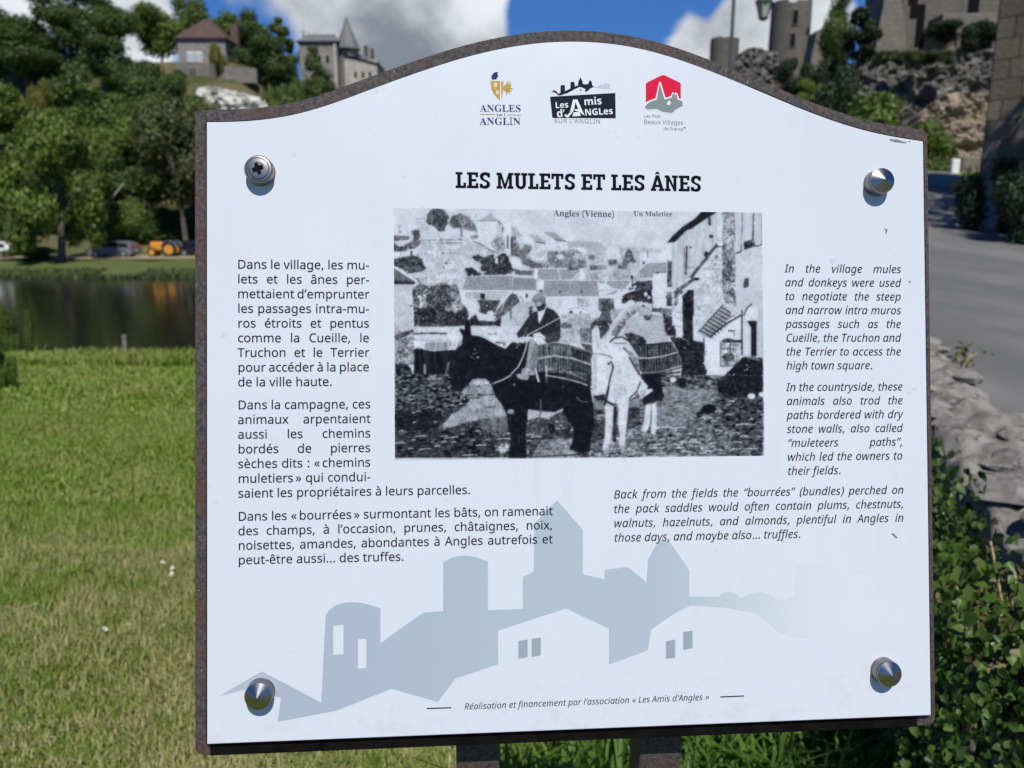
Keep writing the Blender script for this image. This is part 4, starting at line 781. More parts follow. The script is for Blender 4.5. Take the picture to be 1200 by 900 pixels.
def exec_drawing(p, st, el):
    # hills, cliff and the upper town
    p('A', 190, '260 350 340 325 760 320 1010 440 1160 500 1160 660 740 680 690 800 300 800 200 640 340 600 330 500 250 470', 'f', 13, 1)
    p('A', 193, '310 255 640 270 780 320 640 325 310 332')
    st('A', 125, '310 335 520 330 700 325', 9, 'f', 25); st('A', 135, '430 362 700 357', 8, 'f', 30); st('A', 130, '490 452 640 455', 7, 'f', 20); st('A', 150, '612 455 612 510', 9)
    p('A', 165, '640 390 740 385 740 405 650 410', 'f', 30, 1); p('A', 150, '450 370 500 385 500 415 470 400', 'f', 25, 1)
    for x, y, r in ((545, 550, 22), (520, 585, 14), (500, 640, 14), (350, 695, 20), (570, 520, 14), (515, 462, 16), (580, 548, 10)): p('A', 95, f'{x-r} {y} {x} {y-r*.6} {x+r} {y-4} {x} {y+r*.6}', 'f', 30, .4)
    p('A', 188, '262 155 345 150 400 250 300 255'); st('A', 150, '258 143 300 128 345 135', 9)
    p('A', 74, '350 165 370 90 430 25 520 45 575 120 550 190 530 250 470 250 440 205 380 195', 'f', 24, .8)
    st('A', 150, '410 60 412 200', 8, 'f', 20)
    p('A', 92, '565 175 590 110 670 80 750 115 815 185 835 265 790 245 700 222 600 220', 'f', 26, .8)
    st('A', 100, '680 215 690 300', 15)
    p('A', 168, '832 152 900 120 960 80 1030 150'); st('A', 105, '832 153 1030 150', 6)
    p('A', 206, '842 160 1022 160 1022 430 960 420 845 340'); p('A', 182, '1022 150 1078 185 1080 430 1030 440'); st('A', 55, '1075 210 1075 255', 12); st('A', 90, '1030 152 1062 182', 10)
    p('A', 212, '1060 140 1100 140 1150 180 1150 480 1108 480 1100 240'); p('A', 90, '1150 300 1200 290 1200 480 1150 490', 'f', 25)
    st('A', 80, '1122 290 1120 410', 14, 'f', 15)
    p('A', 168, '1155 200 1200 215 1200 290 1155 280'); p('A', 150, '950 370 1030 270 1095 330 1100 440 1020 440', 'f', 22, 1); st('A', 110, '1030 300 1030 440', 7)
    p('A', 120, '760 300 840 280 840 320 790 320', 'f', 25, .6)
    st('A', 85, '805 345 870 372 960 430 1030 455', 9, 'f', 20)
    p('A', 88, '35 290 200 295 200 325 40 345', 'f', 22, .5); p('A', 62, '232 240 292 240 290 330 235 340', 'f', 18, .7)
    p('A', 74, '120 390 220 345 310 332 305 360 250 410 130 440 40 440 40 345 100 390', 'f', 28, .6); st('A', 140, '100 205 112 265', 26, 'f', 30); st('A', 170, '182 240 182 280', 10)
    p('A', 214, '60 450 165 455 160 500 60 508'); p('A', 214, '178 425 240 418 252 480 190 492'); st('A', 60, '217 435 217 475', 18)
    p('A', 58, '45 515 170 490 240 478 320 510 335 570 362 600 300 632 200 645 100 590 50 570', 'f', 22, .6)
    p('A', 52, '770 480 850 470 900 500 980 460 1010 500 1060 455 1110 455 1160 560 1185 615 1100 655 900 660 860 600 880 560 800 510', 'f', 26, .7)
    p('A', 195, '1000 500 1030 500 1030 550 1005 560', 'f', 15); p('A', 45, '720 595 780 588 860 640 880 662 740 675', 'f', 15, .5)
    p('A', 200, '720 520 790 500 870 600 860 640 780 580 720 590', 'f', 10, .4)
    p('A', 208, '1130 520 1200 490 1200 600 1160 570')
    p('A', 140, '740 672 1165 670 1165 800 690 800', 'g', 8); st('A', 215, '730 672 1165 667', 6)
    # town behind
    p('B', 177, '60 300 1200 400 1200 720 200 720', 'f', 12, 1)
    p('B', 163, '0 200 60 250 105 300 0 300'); p('B', 205, '60 305 170 290 230 360 330 370 320 320 400 330 520 350 530 440 330 430 330 520 200 530 130 380', 'f', 8)
    p('B', 165, '165 280 240 288 310 352 225 345'); st('B', 80, '225 350 310 362', 10); p('B', 150, '290 255 400 260 440 290 515 348 400 325 340 290'); st('B', 75, '400 326 515 348', 8)
    p('B', 168, '510 345 650 340 860 360 880 430 700 425 700 400 530 390'); p('B', 192, '840 260 880 190 930 260 930 400 850 400')
    p('B', 203, '890 400 940 378 1000 400 1020 520 900 520'); st('B', 175, '925 430 925 500', 10); st('B', 175, '965 430 965 500', 10)
    p('B', 212, '540 400 680 400 700 430 695 468 640 465'); p('B', 148, '530 415 600 420 690 468 560 450'); el('B', 60, 570, 465, 18, 12)
    p('B', 125, '330 440 520 430 580 470 560 500 700 520 700 590 530 620 380 590 340 560 330 520', 'f', 26, .8)
    p('B', 105, '0 310 60 350 80 440 120 370 190 390 180 440 130 480 220 540 350 560 350 595 200 600 100 560 80 500 0 480', 'f', 26, .7)
    p('B', 202, '410 470 480 460 480 500 420 510', 'f', 12, .4); p('B', 190, '180 440 320 430 320 520 220 520', 'f', 14, .4)
    p('B', 214, '0 500 80 520 92 590 0 592'); p('B', 92, '0 590 80 615 200 620 195 665 40 660', 'f', 20, .5)
    p('B', 86, '1050 490 1090 410 1130 440 1145 510 1080 560 1080 605 1025 605', 'f', 22, .6); el('B', 70, 1140, 530, 26, 18, 'f', 20)
    for a in ('900 520 980 510 990 560 910 572', '730 570 880 575 890 600 730 615', '720 480 780 470 770 520 720 510', '1000 560 1040 570 1040 600 990 600', '530 580 620 590 620 615 530 620'): p('B', 88, a, 'f', 24, .5)
    p('B', 148, '215 600 520 602 520 625 630 630 560 702 300 705 240 700', 'g', 7); p('B', 158, '690 630 800 640 860 700 760 705', 'f', 10); p('B', 160, '860 650 1110 640 1110 700 900 705', 'f', 16)
    st('B', 215, '200 600 520 598', 7); st('B', 208, '435 610 455 700', 10); p('B', 212, '640 600 670 600 692 702 630 702'); st('B', 215, '555 704 640 628', 8); st('B', 218, '805 645 885 722', 9)
    p('B', 134, '15 682 230 690 230 800 5 800'); p('B', 142, '300 712 800 714 812 800 300 800', 'g', 7); p('B', 148, '890 715 1110 715 1060 790 890 785', 'g', 7); p('B', 206, '800 722 890 740 960 800 810 800')
    st('B', 216, '20 678 220 684', 6); st('B', 216, '310 707 800 709', 6); st('B', 216, '880 712 1120 708', 6); st('B', 90, '815 725 870 732', 8); st('B', 120, '960 780 1020 780', 6)
    p('B', 218, '212 590 245 600 240 710 210 690'); p('B', 218, '258 690 300 715 300 780 258 760')
    el('B', 35, 1126, 680, 14, 16); st('B', 50, '1128 690 1132 790', 9); p('B', 48, '1140 740 1200 705 1200 800 1080 800', 'f', 18, .6)
    p('C', 178, '0 390 210 420 200 455 0 450', 'f', 10, .6); p('C', 148, '0 610 60 550 250 540 250 640 130 640 120 682 0 686', 'g', 6); st('C', 218, '0 605 90 528', 10); st('C', 215, '60 545 250 538', 6)
    p('C', 212, '250 380 320 375 320 420 300 520 260 520'); p('C', 210, '125 642 255 640 255 800 125 800'); p('C', 55, '0 720 115 710 118 800 0 800', 'f', 24); p('C', 75, '260 520 300 525 302 770 255 770', 'f', 28)
    st('C', 60, '72 430 72 500', 7); el('C', 70, 35, 545, 12, 16); st('C', 85, '130 640 250 632', 7); el('C', 40, 165, 638, 12, 10)
    # tall barn on the right
    p('C', 187, '300 360 460 240 640 130 720 70 740 330 700 390 560 560 460 680 400 800 300 800', 'v', 9)
    p('C', 26, '255 358 300 300 400 208 520 128 600 40 742 42 700 85 610 140 480 228 440 240 330 350', 'g', 6)
    st('C', 45, '652 122 655 190', 22, 'f', 20); el('C', 32, 668, 297, 20, 16); st('C', 100, '682 310 685 370', 5); st('C', 75, '422 400 415 660', 6); st('C', 52, '440 390 432 660', 15, 'v', 12); el('C', 60, 475, 400, 11, 10); st('C', 120, '445 588 510 590', 7)
    p('C', 152, '768 50 890 55 897 800 770 800', 'f', 30); p('C', 204, '725 60 772 52 775 395 728 390', 'f', 12); p('C', 90, '850 690 892 690 892 800 840 800', 'f', 40); p('C', 110, '775 380 890 640 890 800 775 800', 'f', 40); st('C', 105, '885 60 892 350', 9, 'f', 20)
    p('C', 199, '897 50 1140 65 1145 800 900 800'); p('C', 192, '900 55 1140 65 1140 380 1085 395 960 430 905 450', 'v', 5)
    st('C', 95, '962 60 955 330', 9); st('C', 112, '1066 80 1058 330', 17, 'f', 18); st('C', 45, '903 456 950 438', 14); st('C', 60, '952 370 950 430', 8); p('C', 48, '975 350 1070 325 1080 390 980 422', 'f', 30); st('C', 48, '1080 385 1110 388 1138 374', 10); st('C', 110, '1142 65 1142 380', 5); st('C', 60, '1060 250 1058 330', 9)
    p('C', 58, '985 690 1020 688 1022 770 975 782 970 750', 'f', 15)
    p('C', 194, '735 395 770 395 770 800 500 800 560 690 640 520', 'f', 14); st('C', 125, '640 522 770 520', 7); st('C', 130, '580 606 770 605', 6); st('C', 40, '725 395 775 392', 8); el('C', 110, 720, 490, 14, 20, 'f', 25); el('C', 120, 705, 560, 18, 16, 'f', 25)
    st('C', 70, '480 680 560 580 640 480 722 378', 30, 'f', 22); el('C', 32, 622, 465, 20, 28); st('C', 205, '520 690 600 570', 10); st('C', 195, '470 640 560 560', 6); st('C', 85, '350 800 440 750 505 695', 34, 'f', 28); el('C', 22, 530, 698, 30, 14); st('C', 120, '400 685 480 680', 7)
    # middle: mill wall, bushes, river
    p('D', 189, '50 0 215 0 238 365 130 400 60 440', 'f', 5); st('D', 208, '215 50 236 360', 12); el('D', 100, 212, 150, 14, 12); p('D', 160, '55 300 130 400 60 430', 'f', 10)
    p('A', 98, '48 590 170 670 250 715 250 735 50 720', 'v', 10); st('A', 222, '48 580 170 662 262 718', 14); p('A', 36, '48 712 240 722 260 738 240 748 50 745'); p('A', 188, '50 748 215 748 215 800 50 800'); st('A', 95, '265 690 300 730 312 785', 11); st('A', 195, '225 760 300 790', 20, 'f', 10)
    p('D', 82, '228 -10 300 -60 380 -35 450 -50 520 -80 580 -40 640 -55 665 0 685 120 740 170 760 250 700 330 500 345 240 345', 'f', 40, .6); p('D', 50, '238 170 420 150 560 200 740 190 740 330 600 345 245 345', 'f', 24, .6); p('D', 45, '228 0 260 0 260 60 230 60', 'f', 15); p('D', 150, '300 60 350 60 370 150 290 170', 'f', 34, .6); p('D', 140, '550 160 660 170 650 210 540 205', 'f', 36, .6)
    st('D', 165, '290 250 280 340', 7)
    p('D', 204, '668 0 1200 0 1200 330 770 330 745 150 690 120', 'g', 4); p('D', 160, '720 20 860 25 860 78 728 80', 'f', 14); p('D', 26, '865 30 910 35 905 88 865 84'); p('D', 180, '920 30 1130 35 1060 88 920 85'); st('D', 120, '860 20 1140 22', 5)
    p('D', 66, '830 90 1060 95 1010 190 1000 250 910 230 850 210 862 150', 'f', 24, .5); p('D', 76, '1150 30 1200 40 1200 150 1050 260 1000 280 1020 190', 'f', 26, .5); st('D', 208, '1150 15 1100 90 1042 150', 13); st('D', 190, '1090 110 1060 200 1030 220', 8)
    el('D', 205, 960, 220, 36, 28, 'f', 10); p('D', 44, '755 280 820 230 850 290 1000 295 1060 250 1060 378 1010 335 860 335 770 340', 'f', 26, .5); p('D', 187, '1060 270 1200 150 1200 335 1090 335'); st('D', 85, '1150 150 1150 275', 13)
    p('D', 204, '228 350 700 340 1200 338 1200 540 1100 530 640 560 245 550 238 430', 'f', 6); st('D', 55, '235 412 400 405 550 408', 16, 'f', 28); st('D', 125, '250 470 600 474', 5); st('D', 120, '935 412 1020 412', 12, 'f', 25); st('D', 80, '1010 490 1100 500 1080 520', 16, 'f', 20)
    p('D', 150, '260 490 600 488 560 570 250 560', 'v', 28); p('D', 26, '245 545 420 575 640 560 640 830 240 825', 'v', 9); st('D', 130, '340 700 345 800', 20, 'v', 30); st('D', 110, '570 680 540 800', 22, 'v', 30)
    p('D', 132, '65 480 170 440 245 440 245 700 70 720', 'f', 32); p('D', 62, '60 430 140 395 240 368 238 400 150 440 70 475', 'f', 18, .4); p('D', 46, '65 690 170 690 210 730 235 800 70 800', 'f', 26); p('D', 215, '245 490 340 490 340 540 250 545', 'f', 14, .5)
    p('E', 204, '0 0 810 60 800 330 470 350 0 330', 'g', 3); p('E', 143, '225 0 1000 0 960 40 815 52 325 54 250 20', 'g', 6); p('E', 206, '815 10 990 0 880 40 818 50'); p('E', 207, '960 50 1100 0 1060 40 1030 90 960 90'); st('E', 110, '325 56 815 54', 4); st('E', 110, '812 30 812 200', 5)
    for a in ('443 5 460 5 460 28 443 28', '650 5 664 5 664 28 650 28', '268 0 284 0 284 18 268 18', '130 35 150 35 150 72 130 72', '540 197 568 195 570 236 540 238', '640 200 650 200 648 240 640 240'): p('E', 36, a)
    st('E', 180, '450 90 450 140', 26, 'f', 8); st('E', 130, '530 180 620 165 700 185', 8, 'f', 25); p('E', 172, '615 70 720 90 730 160 640 160', 'f', 20, .5); st('E', 110, '615 70 625 150', 8)
    p('E', 177, '0 150 60 110 215 105 215 200 140 330 0 330', 'f', 5); p('E', 75, '0 20 50 50 75 110 0 165', 'f', 25, .4); p('E', 50, '160 160 195 150 190 230 160 240', 'f', 20, .5); st('E', 130, '0 330 110 330', 5); st('E', 100, '75 55 110 110', 7)
    p('E', 170, '460 220 820 220 750 500 440 500', 'f', 18, .8); p('E', 88, '455 325 500 300 560 320 560 355 470 358', 'f', 22, .5); p('E', 100, '470 255 500 240 520 255 500 265', 'f', 20, .4); el('E', 30, 516, 430, 11, 10); p('E', 112, '640 355 750 360 750 500 640 470', 'f', 32, .6); st('E', 185, '450 420 640 440', 18, 'f', 20)
    p('E', 72, '820 75 960 85 965 190 920 230 945 300 900 370 860 410 820 340 745 330 745 310 830 250 815 150', 'f', 30, .6); p('E', 200, '740 180 840 200 830 250 740 260', 'f', 12, .5)
    p('E', 42, '1030 60 1100 20 1200 -5 1200 150 1120 90 1030 140', 'f', 24, .4); el('E', 212, 1042, 135, 13, 13); el('E', 212, 1185, 120, 16, 14); p('E', 208, '950 90 1020 95 1010 170 960 170'); p('E', 205, '1090 100 1150 100 1150 150 1090 150'); p('E', 165, '930 180 1060 170 960 280 935 260', 'f', 14)
    # ground
    p('G', 48, '65 20 1200 20 1200 770 65 775', 'c', 24); p('G', 66, '65 -12 575 -12 600 120 760 200 690 280 600 345 300 350 65 310', 'c', 42); p('G', 30, '65 330 330 330 520 380 480 480 200 520 65 500', 'c', 12, 1)
    p('G', 148, '700 130 760 40 860 30 945 45 985 100 1000 190 1070 280 1115 385 1050 400 860 415 680 455 540 495 500 465 600 370 740 270 760 220 690 170', 'f', 14, .6)
    p('G', 96, '860 415 1115 390 1125 560 1000 560 880 500', 'f', 14, 1); st('G', 70, '720 185 860 185 1000 178', 10, 'f', 30); st('G', 60, '760 210 860 208', 8, 'f', 20); st('G', 75, '890 295 960 300 1010 295', 9, 'f', 20); el('G', 190, 870, 75, 70, 25, 'f', 15)
    for x, y, l in ((305, 568, 50), (110, 632, 44), (570, 585, 45), (525, 570, 30), (460, 663, 24), (870, 655, 46), (765, 748, 70), (1090, 594, 60), (240, 605, 16), (700, 505, 20), (840, 522, 22), (415, 625, 14), (615, 625, 18), (525, 620, 24), (800, 605, 16), (940, 600, 26), (120, 520, 20), (350, 690, 50), (245, 440, 12), (445, 436, 14), (240, 350, 10), (285, 335, 22), (1130, 545, 14), (210, 686, 24), (635, 577, 24), (700, 550, 16)): st('G', 175, f'{x-l} {y+4} {x} {y-3} {x+l} {y}', 11, 'f', 22)
    p('G', 150, '1010 690 1060 640 1140 640 1140 700 1070 730', 'f', 35, .5)
    p('H', 60, '0 260 1200 260 1200 770 0 770', 'c', 26); p('H', 125, '180 770 280 605 575 592 560 690 640 770', 'f', 26); p('H', 105, '740 640 1200 470 1200 770 720 770', 'c', 42); p('H', 120, '760 180 1200 180 1200 300 770 320', 'f', 14)
    p('H', 178, '140 315 300 338 410 345 490 300 505 340 420 370 330 405 150 422', 'f', 12); p('H', 60, '140 425 240 395 340 402 420 360 490 325 585 500 565 592 300 600 140 545', 'f', 22)
    for x, y, l in ((170, 555, 36), (230, 575, 50), (165, 613, 24), (335, 405, 22), (460, 470, 14), (420, 435, 10), (565, 512, 14), (430, 495, 14), (835, 375, 36), (690, 740, 50), (560, 730, 34), (1110, 700, 40), (820, 410, 20), (480, 495, 10)): st('H', 190, f'{x-l} {y+4} {x} {y-4} {x+l} {y+4}', 11, 'f', 20)
    p('I', 92, '0 0 1155 0 1155 755 0 755', 'c', 36); p('I', 122, '150 100 780 150 700 240 560 330 480 460 150 500', 'c', 24, .8); p('I', 60, '760 230 1155 200 1155 755 900 755 850 500 740 400', 'c', 34, 1.5); p('I', 105, '0 540 800 500 850 755 0 755', 'c', 44, 1)
    p('I', 75, '200 0 790 0 720 100 430 110 240 60', 'c', 36, .5)
    for x, y, l in ((990, 460, 90), (900, 540, 34), (980, 570, 36), (920, 628, 40), (1040, 690, 60), (905, 690, 44), (730, 700, 44), (530, 628, 36), (420, 625, 50), (250, 490, 90), (180, 680, 44), (440, 715, 50), (160, 650, 34), (690, 430, 24), (590, 400, 26), (660, 400, 22), (830, 370, 24), (740, 335, 30), (740, 400, 18), (985, 715, 44), (1150, 370, 20), (1050, 410, 16), (370, 680, 40), (380, 490, 50), (860, 245, 24), (740, 520, 30), (330, 650, 40), (590, 730, 40), (300, 590, 34), (500, 605, 30)): st('I', 188, f'{x-l} {y+5} {x-l*.3} {y-5} {x+l} {y+2}', 12, 'f', 26)
    # buildings at the right foot
    p('F', 190, '895 0 1150 0 1152 620 960 620 960 180 900 150'); p('F', 196, '500 0 770 0 770 130 560 390 540 480 500 470', 'f', 10); st('F', 165, '520 150 720 150', 5); st('F', 165, '560 60 760 60', 5); p('F', 118, '770 0 895 0 902 150 800 125', 'f', 38); el('F', 60, 865, 25, 22, 50, 'f', 25)
    p('F', 208, '110 0 250 0 250 165 130 150'); p('F', 30, '400 50 450 0 505 0 500 475 400 450', 'f', 14); p('F', 174, '0 240 30 270 110 230 200 250 240 330 270 430 262 490 60 492 0 430', 'f', 6); st('F', 140, '50 415 260 420', 5)
    p('F', 120, '190 165 300 180 300 235 190 220', 'f', 20); p('F', 40, '215 225 300 250 340 400 340 435 260 430 232 380', 'f', 16, .4); p('F', 110, '250 20 400 0 400 60 340 150 250 150', 'f', 40); st('F', 195, '312 0 310 330', 20, 'f', 18); p('F', 205, '335 150 400 150 405 430 335 430', 'f', 8); st('F', 120, '335 210 400 210', 5); st('F', 120, '335 265 400 265', 5); st('F', 120, '335 340 400 345', 5)
    st('F', 60, '250 60 290 140', 16, 'f', 18); st('F', 205, '360 80 440 10', 14, 'f', 14); p('F', 206, '495 250 545 240 545 380 520 480 500 470'); st('F', 150, '530 280 530 330', 12)
    p('F', 36, '0 0 110 0 122 130 70 120 30 240 0 245', 'f', 18, .3); el('F', 214, 55, 40, 18, 22); el('F', 205, 85, 70, 16, 16); el('F', 205, 60, 135, 20, 20); el('F', 190, 15, 120, 14, 20); p('F', 175, '40 160 110 150 115 250 45 250', 'f', 8); p('F', 50, '30 240 120 235 90 285 50 280', 'f', 14, .3); st('F', 55, '120 185 190 190', 34, 'f', 24); st('F', 50, '215 235 260 240', 24, 'f', 24)
    p('F', 160, '548 392 780 128 965 165 955 225 812 300 655 440 600 440', 'f', 8); p('F', 200, '790 130 962 168 955 215 860 240', 'f', 6)
    for i in range(9):
        x, y = 575 + i * 25, 385 - i * 27
        for j in range(6):
            if x + j * 24 - 6 < 850: st('F', 38, f'{x+j*23-16} {y+j*13-12} {x+j*23+2} {y+j*13+6}', 12, 'f', 8)
    st('F', 30, '548 395 665 262 780 140', 8); st('F', 38, '650 445 740 370 830 305 945 238', 15); st('F', 214, '812 296 880 262 952 212', 13); st('F', 205, '560 372 770 128', 6)
    p('F', 212, '670 460 760 385 850 320 945 252 945 470 760 482'); st('F', 50, '828 382 890 384', 12); st('F', 70, '886 390 886 430', 5); st('F', 48, '955 190 958 610', 14); st('F', 38, '775 482 945 482', 24, 'f', 20); el('F', 60, 830, 468, 50, 14, 'f', 20)
    p('F', 213, '610 490 755 480 752 800 690 790 640 740 615 700', 'f', 5); p('F', 175, '758 500 950 500 945 620 900 710 762 715', 'f', 28); st('F', 50, '600 450 603 590', 11); st('F', 80, '757 485 757 720', 8); el('F', 75, 830, 630, 60, 40, 'f', 24); st('F', 50, '760 552 900 555', 8); st('F', 45, '850 500 850 620', 8); st('F', 60, '875 500 875 580', 7); st('F', 90, '770 720 900 708', 8)
    st('F', 52, '975 240 1000 170 1050 132', 11); p('F', 210, '985 240 1030 160 1100 170 1110 280 1000 290', 'f', 4); p('F', 24, '1005 290 1095 290 1092 622 1042 622 1042 350'); p('F', 205, '965 330 1035 350 1035 610 965 610'); st('F', 160, '1143 440 1146 600', 8)
    p('F', 26, '930 645 1000 620 1150 640 1156 800 800 800 880 715', 'f', 9, .5); st('F', 165, '1000 632 1080 650 1128 658', 10, 'f', 30)
    p('F', 30, '270 435 450 455 600 500 606 700 640 800 380 800 400 700 350 560', 'f', 16, .6); st('F', 130, '400 452 450 480', 9, 'f', 40); st('F', 180, '340 415 410 418', 12, 'f', 30)
    p('I', 27, '785 0 1152 0 1152 185 1100 205 850 212 740 195 720 80', 'f', 11, .6); el('I', 55, 780, 190, 60, 26, 'c', 30)
    el('I', 214, 310, 42, 30, 24); st('I', 195, '300 60 298 82', 5); st('I', 195, '322 60 326 82', 5); p('I', 24, '345 45 400 20 432 40 430 110 390 120 350 90', 'f', 8, .4); p('F', 214, '615 790 650 740 680 760 690 800 615 800', 'f', 10); st('F', 205, '770 760 780 800', 26, 'f', 15); p('F', 208, '690 790 752 740 752 800 700 800')
    el('I', 218, 1045, 196, 38, 28); el('I', 216, 1150, 178, 40, 24); p('I', 15, '575 330 590 285 650 268 700 280 715 315 690 350 630 360 590 350', 'g', 5); st('I', 18, '535 358 600 348 660 345', 22)
    # curved gable behind the donkey
    p('E', 172, '1030 430 1060 330 1130 255 1200 225 1200 430', 'f', 5); st('E', 128, '960 420 1040 300 1110 220 1205 165', 62, 'f', 28); st('E', 180, '842 470 900 400 980 305 1070 210 1130 165 1205 140', 34, 'f', 8)
    st('F', 202, '-5 140 20 128 40 130', 26); el('F', 165, 20, 200, 30, 50, 'f', 8)
    p('E', 52, '800 300 880 250 930 300 905 380 850 440 830 470 826 400', 'f', 20, .4); p('E', 60, '735 330 800 300 770 352 745 380 738 480', 'f', 22, .3)
    # second basket and saddle
    p('F', 62, '-10 510 300 488 355 590 395 690 385 715 200 762 40 795 -10 740', 'w', 30); st('F', 30, '-5 520 120 510 290 492', 16, 'f', 12); st('F', 190, '-5 640 90 638 200 625 355 584', 13, 'f', 14); st('F', 150, '30 775 150 775 250 750 390 708', 11, 'f', 20); st('F', 28, '20 795 200 775 395 725', 10)
    p('I', 52, '0 0 380 -40 380 -20 120 10 60 20', 'w', 20); p('F', 34, '-10 430 30 440 62 482 50 512 -10 512')
    p('E', 48, '1050 412 1120 400 1200 425 1200 640 1150 570 1090 470', 'f', 24)
    # black mule
    st('X', 30, '620 536 690 532', 10); p('X', 21, '538 386.5 541 384.8 544.4 387.5 545.2 377 548 373.5 551 378.5 552.5 393 561 394 568 396.5 574 400 582.5 404.5 592.5 409 600 401 607 402 622 400 660 420 692 430 692 455 695.5 477 696.5 500 692 515 691 529 680 531 667.5 526.5 672 515 672.5 502 667 494 662 486 659.5 478.5 650 483 637 482.3 619 479.5 617.5 496 616 510 617 537 596 537 599 515 596 500 594 485 588 474 581 465 576 451.5 571 445 563 443.2 555 444 549 450 543 456.5 535 459.3 530 456 527.5 447 527 436 530 420 534 410 541 404 542.5 394', 'f', 5)
    st('X', 40, '540 400 534 412 531 430', 6, 'f', 8); st('X', 34, '552 415 549 440 546 448', 5, 'f', 8); st('X', 30, '598 480 600 520', 12, 'f', 6)
    for x, y, r in ((812, 558, 9), (842, 632, 13), (800, 598, 7), (782, 630, 7), (815, 600, 6), (830, 585, 6), (808, 640, 6)): el('D', 165, x, y, r, r * .7)
    p('X', 40, '558 440 545 452 541 460 560 462 575 452', 'f', 20, .5) if False else None
    el('G', 120, 1150, 340, 32, 22, 'f', 35); el('H', 140, 5, 345, 16, 24, 'f', 20); el('H', 75, 480, 105, 10, 10); el('H', 110, 20, 88, 16, 12); el('H', 100, 235, 265, 9, 7)
    st('H', 170, '605 205 650 245 712 252', 6); st('H', 95, '270 230 272 330 258 410', 15, 'f', 14); st('H', 110, '320 0 325 70', 14, 'f', 18); el('H', 160, 150, 715, 10, 24); st('H', 60, '60 560 66 640', 9)
    # first basket
    p('E', 84, '240 520 360 490 520 505 650 545 752 590 752 770 700 800 560 800 330 770 240 765', 'w', 32); p('E', 48, '560 540 750 590 750 790 560 760', 'w', 24); p('E', 70, '640 500 752 515 752 590 690 560', 'w', 20)
    st('E', 188, '240 518 360 490 430 492 520 508', 10, 'f', 10); st('E', 150, '520 510 640 545 750 590', 9, 'f', 18); st('E', 176, '245 640 400 618 560 640 740 700', 18, 'f', 20); st('E', 150, '330 742 450 745 560 775', 12, 'f', 25); st('E', 35, '330 775 520 790', 12)
    p('H', 50, '330 0 720 0 720 80 560 30 400 12', 'w', 22); st('H', 196, '330 2 430 18 530 38 640 68 710 95', 12, 'f', 12); st('H', 150, '580 -10 700 45', 7, 'f', 20); st('E', 200, '325 720 325 800', 14, 'f', 10)
    # muleteer
    p('E', 118, '165 465 240 460 252 620 232 760 120 745 142 620', 'f', 10); p('E', 160, '178 470 222 480 175 640 145 700 150 600', 'f', 8); p('E', 152, '98 735 150 730 215 765 215 800 85 795', 'f', 14); st('H', 210, '222 -60 235 0 252 60', 20, 'f', 10); p('H', 158, '40 -10 110 -20 165 5 150 42 100 42 55 25', 'f', 14)
    p('E', 36, '130 290 180 222 240 195 248 270 258 312 300 230 322 160 400 195 440 245 455 290 455 430 440 480 330 497 290 460 160 435 60 448 42 410 90 350', 'f', 5); p('E', 55, '270 425 380 400 452 385 440 475 325 492', 'f', 10); st('E', 60, '180 235 160 330 110 400', 14, 'f', 8); st('E', 58, '300 240 270 340', 8)
    for a in ('205 235 165 330 115 400', '330 195 395 255 430 340', '345 250 325 330', '290 440 360 425 440 398', '300 470 380 450 445 440', '150 380 110 430'): st('E', 66, a, 12, 'f', 10)
    st('E', 20, '300 235 262 330 250 420', 6, 'f', 5); st('E', 22, '180 240 160 300', 5)
    p('E', 216, '245 210 322 165 300 230 268 300 255 318 244 270'); p('E', 108, '212 112 312 85 322 140 300 190 255 200 225 160', 'f', 8); p('E', 172, '228 122 272 108 285 135 262 148 235 150'); p('E', 40, '232 152 260 158 290 125 318 140 302 182 262 202 240 195', 'f', 8); st('E', 30, '215 108 310 88', 9)
    p('E', 138, '183 98 200 55 250 22 302 38 322 82 262 92 200 112', 'f', 7); p('E', 110, '183 98 262 86 322 82 300 96 200 114')
    p('E', 204, '62 455 110 430 142 470 112 500 80 492'); p('E', 206, '200 408 262 395 322 450 290 482 240 505 205 470'); st('E', 110, '240 430 300 460', 4); st('E', 120, '85 450 120 480', 4); st('E', 190, '75 485 40 510', 7)
    st('E', 26, '200 405 330 335 450 280', 10); st('E', 216, '440 265 300 342 150 420', 9); st('E', 210, '150 420 145 470 132 540 105 625 60 720 -5 785', 12); st('G', 212, '1155 -5 1080 40 990 75', 12); st('G', 120, '990 75 900 95 840 100 740 88', 7, 'f', 20); el('G', 40, 848, 102, 12, 10); el('G', 45, 745, 90, 16, 12, 'f', 10); st('E', 150, '40 545 60 520 80 510', 8, 'f', 30)
    # white donkey
    st('F', 150, '40 330 250 330', 4); st('F', 150, '60 380 250 372', 4); st('F', 140, '30 275 110 235 200 248 235 330', 8, 'f', 15)
    p('I', 24, '10 -10 205 -10 205 120 232 190 205 245 160 240 40 285 20 225 110 155 60 110', 'f', 9, .4); p('I', 205, '-5 -5 15 30 78 105 62 128 118 125 120 150 50 195 20 215 -5 215', 'f', 6)
    p('I', 204, '55 275 105 262 100 400 92 470 62 532 5 522 38 420', 'f', 7); p('I', 204, '108 270 152 262 160 500 142 562 104 545 112 400', 'f', 7); st('I', 130, '100 290 100 460', 5)
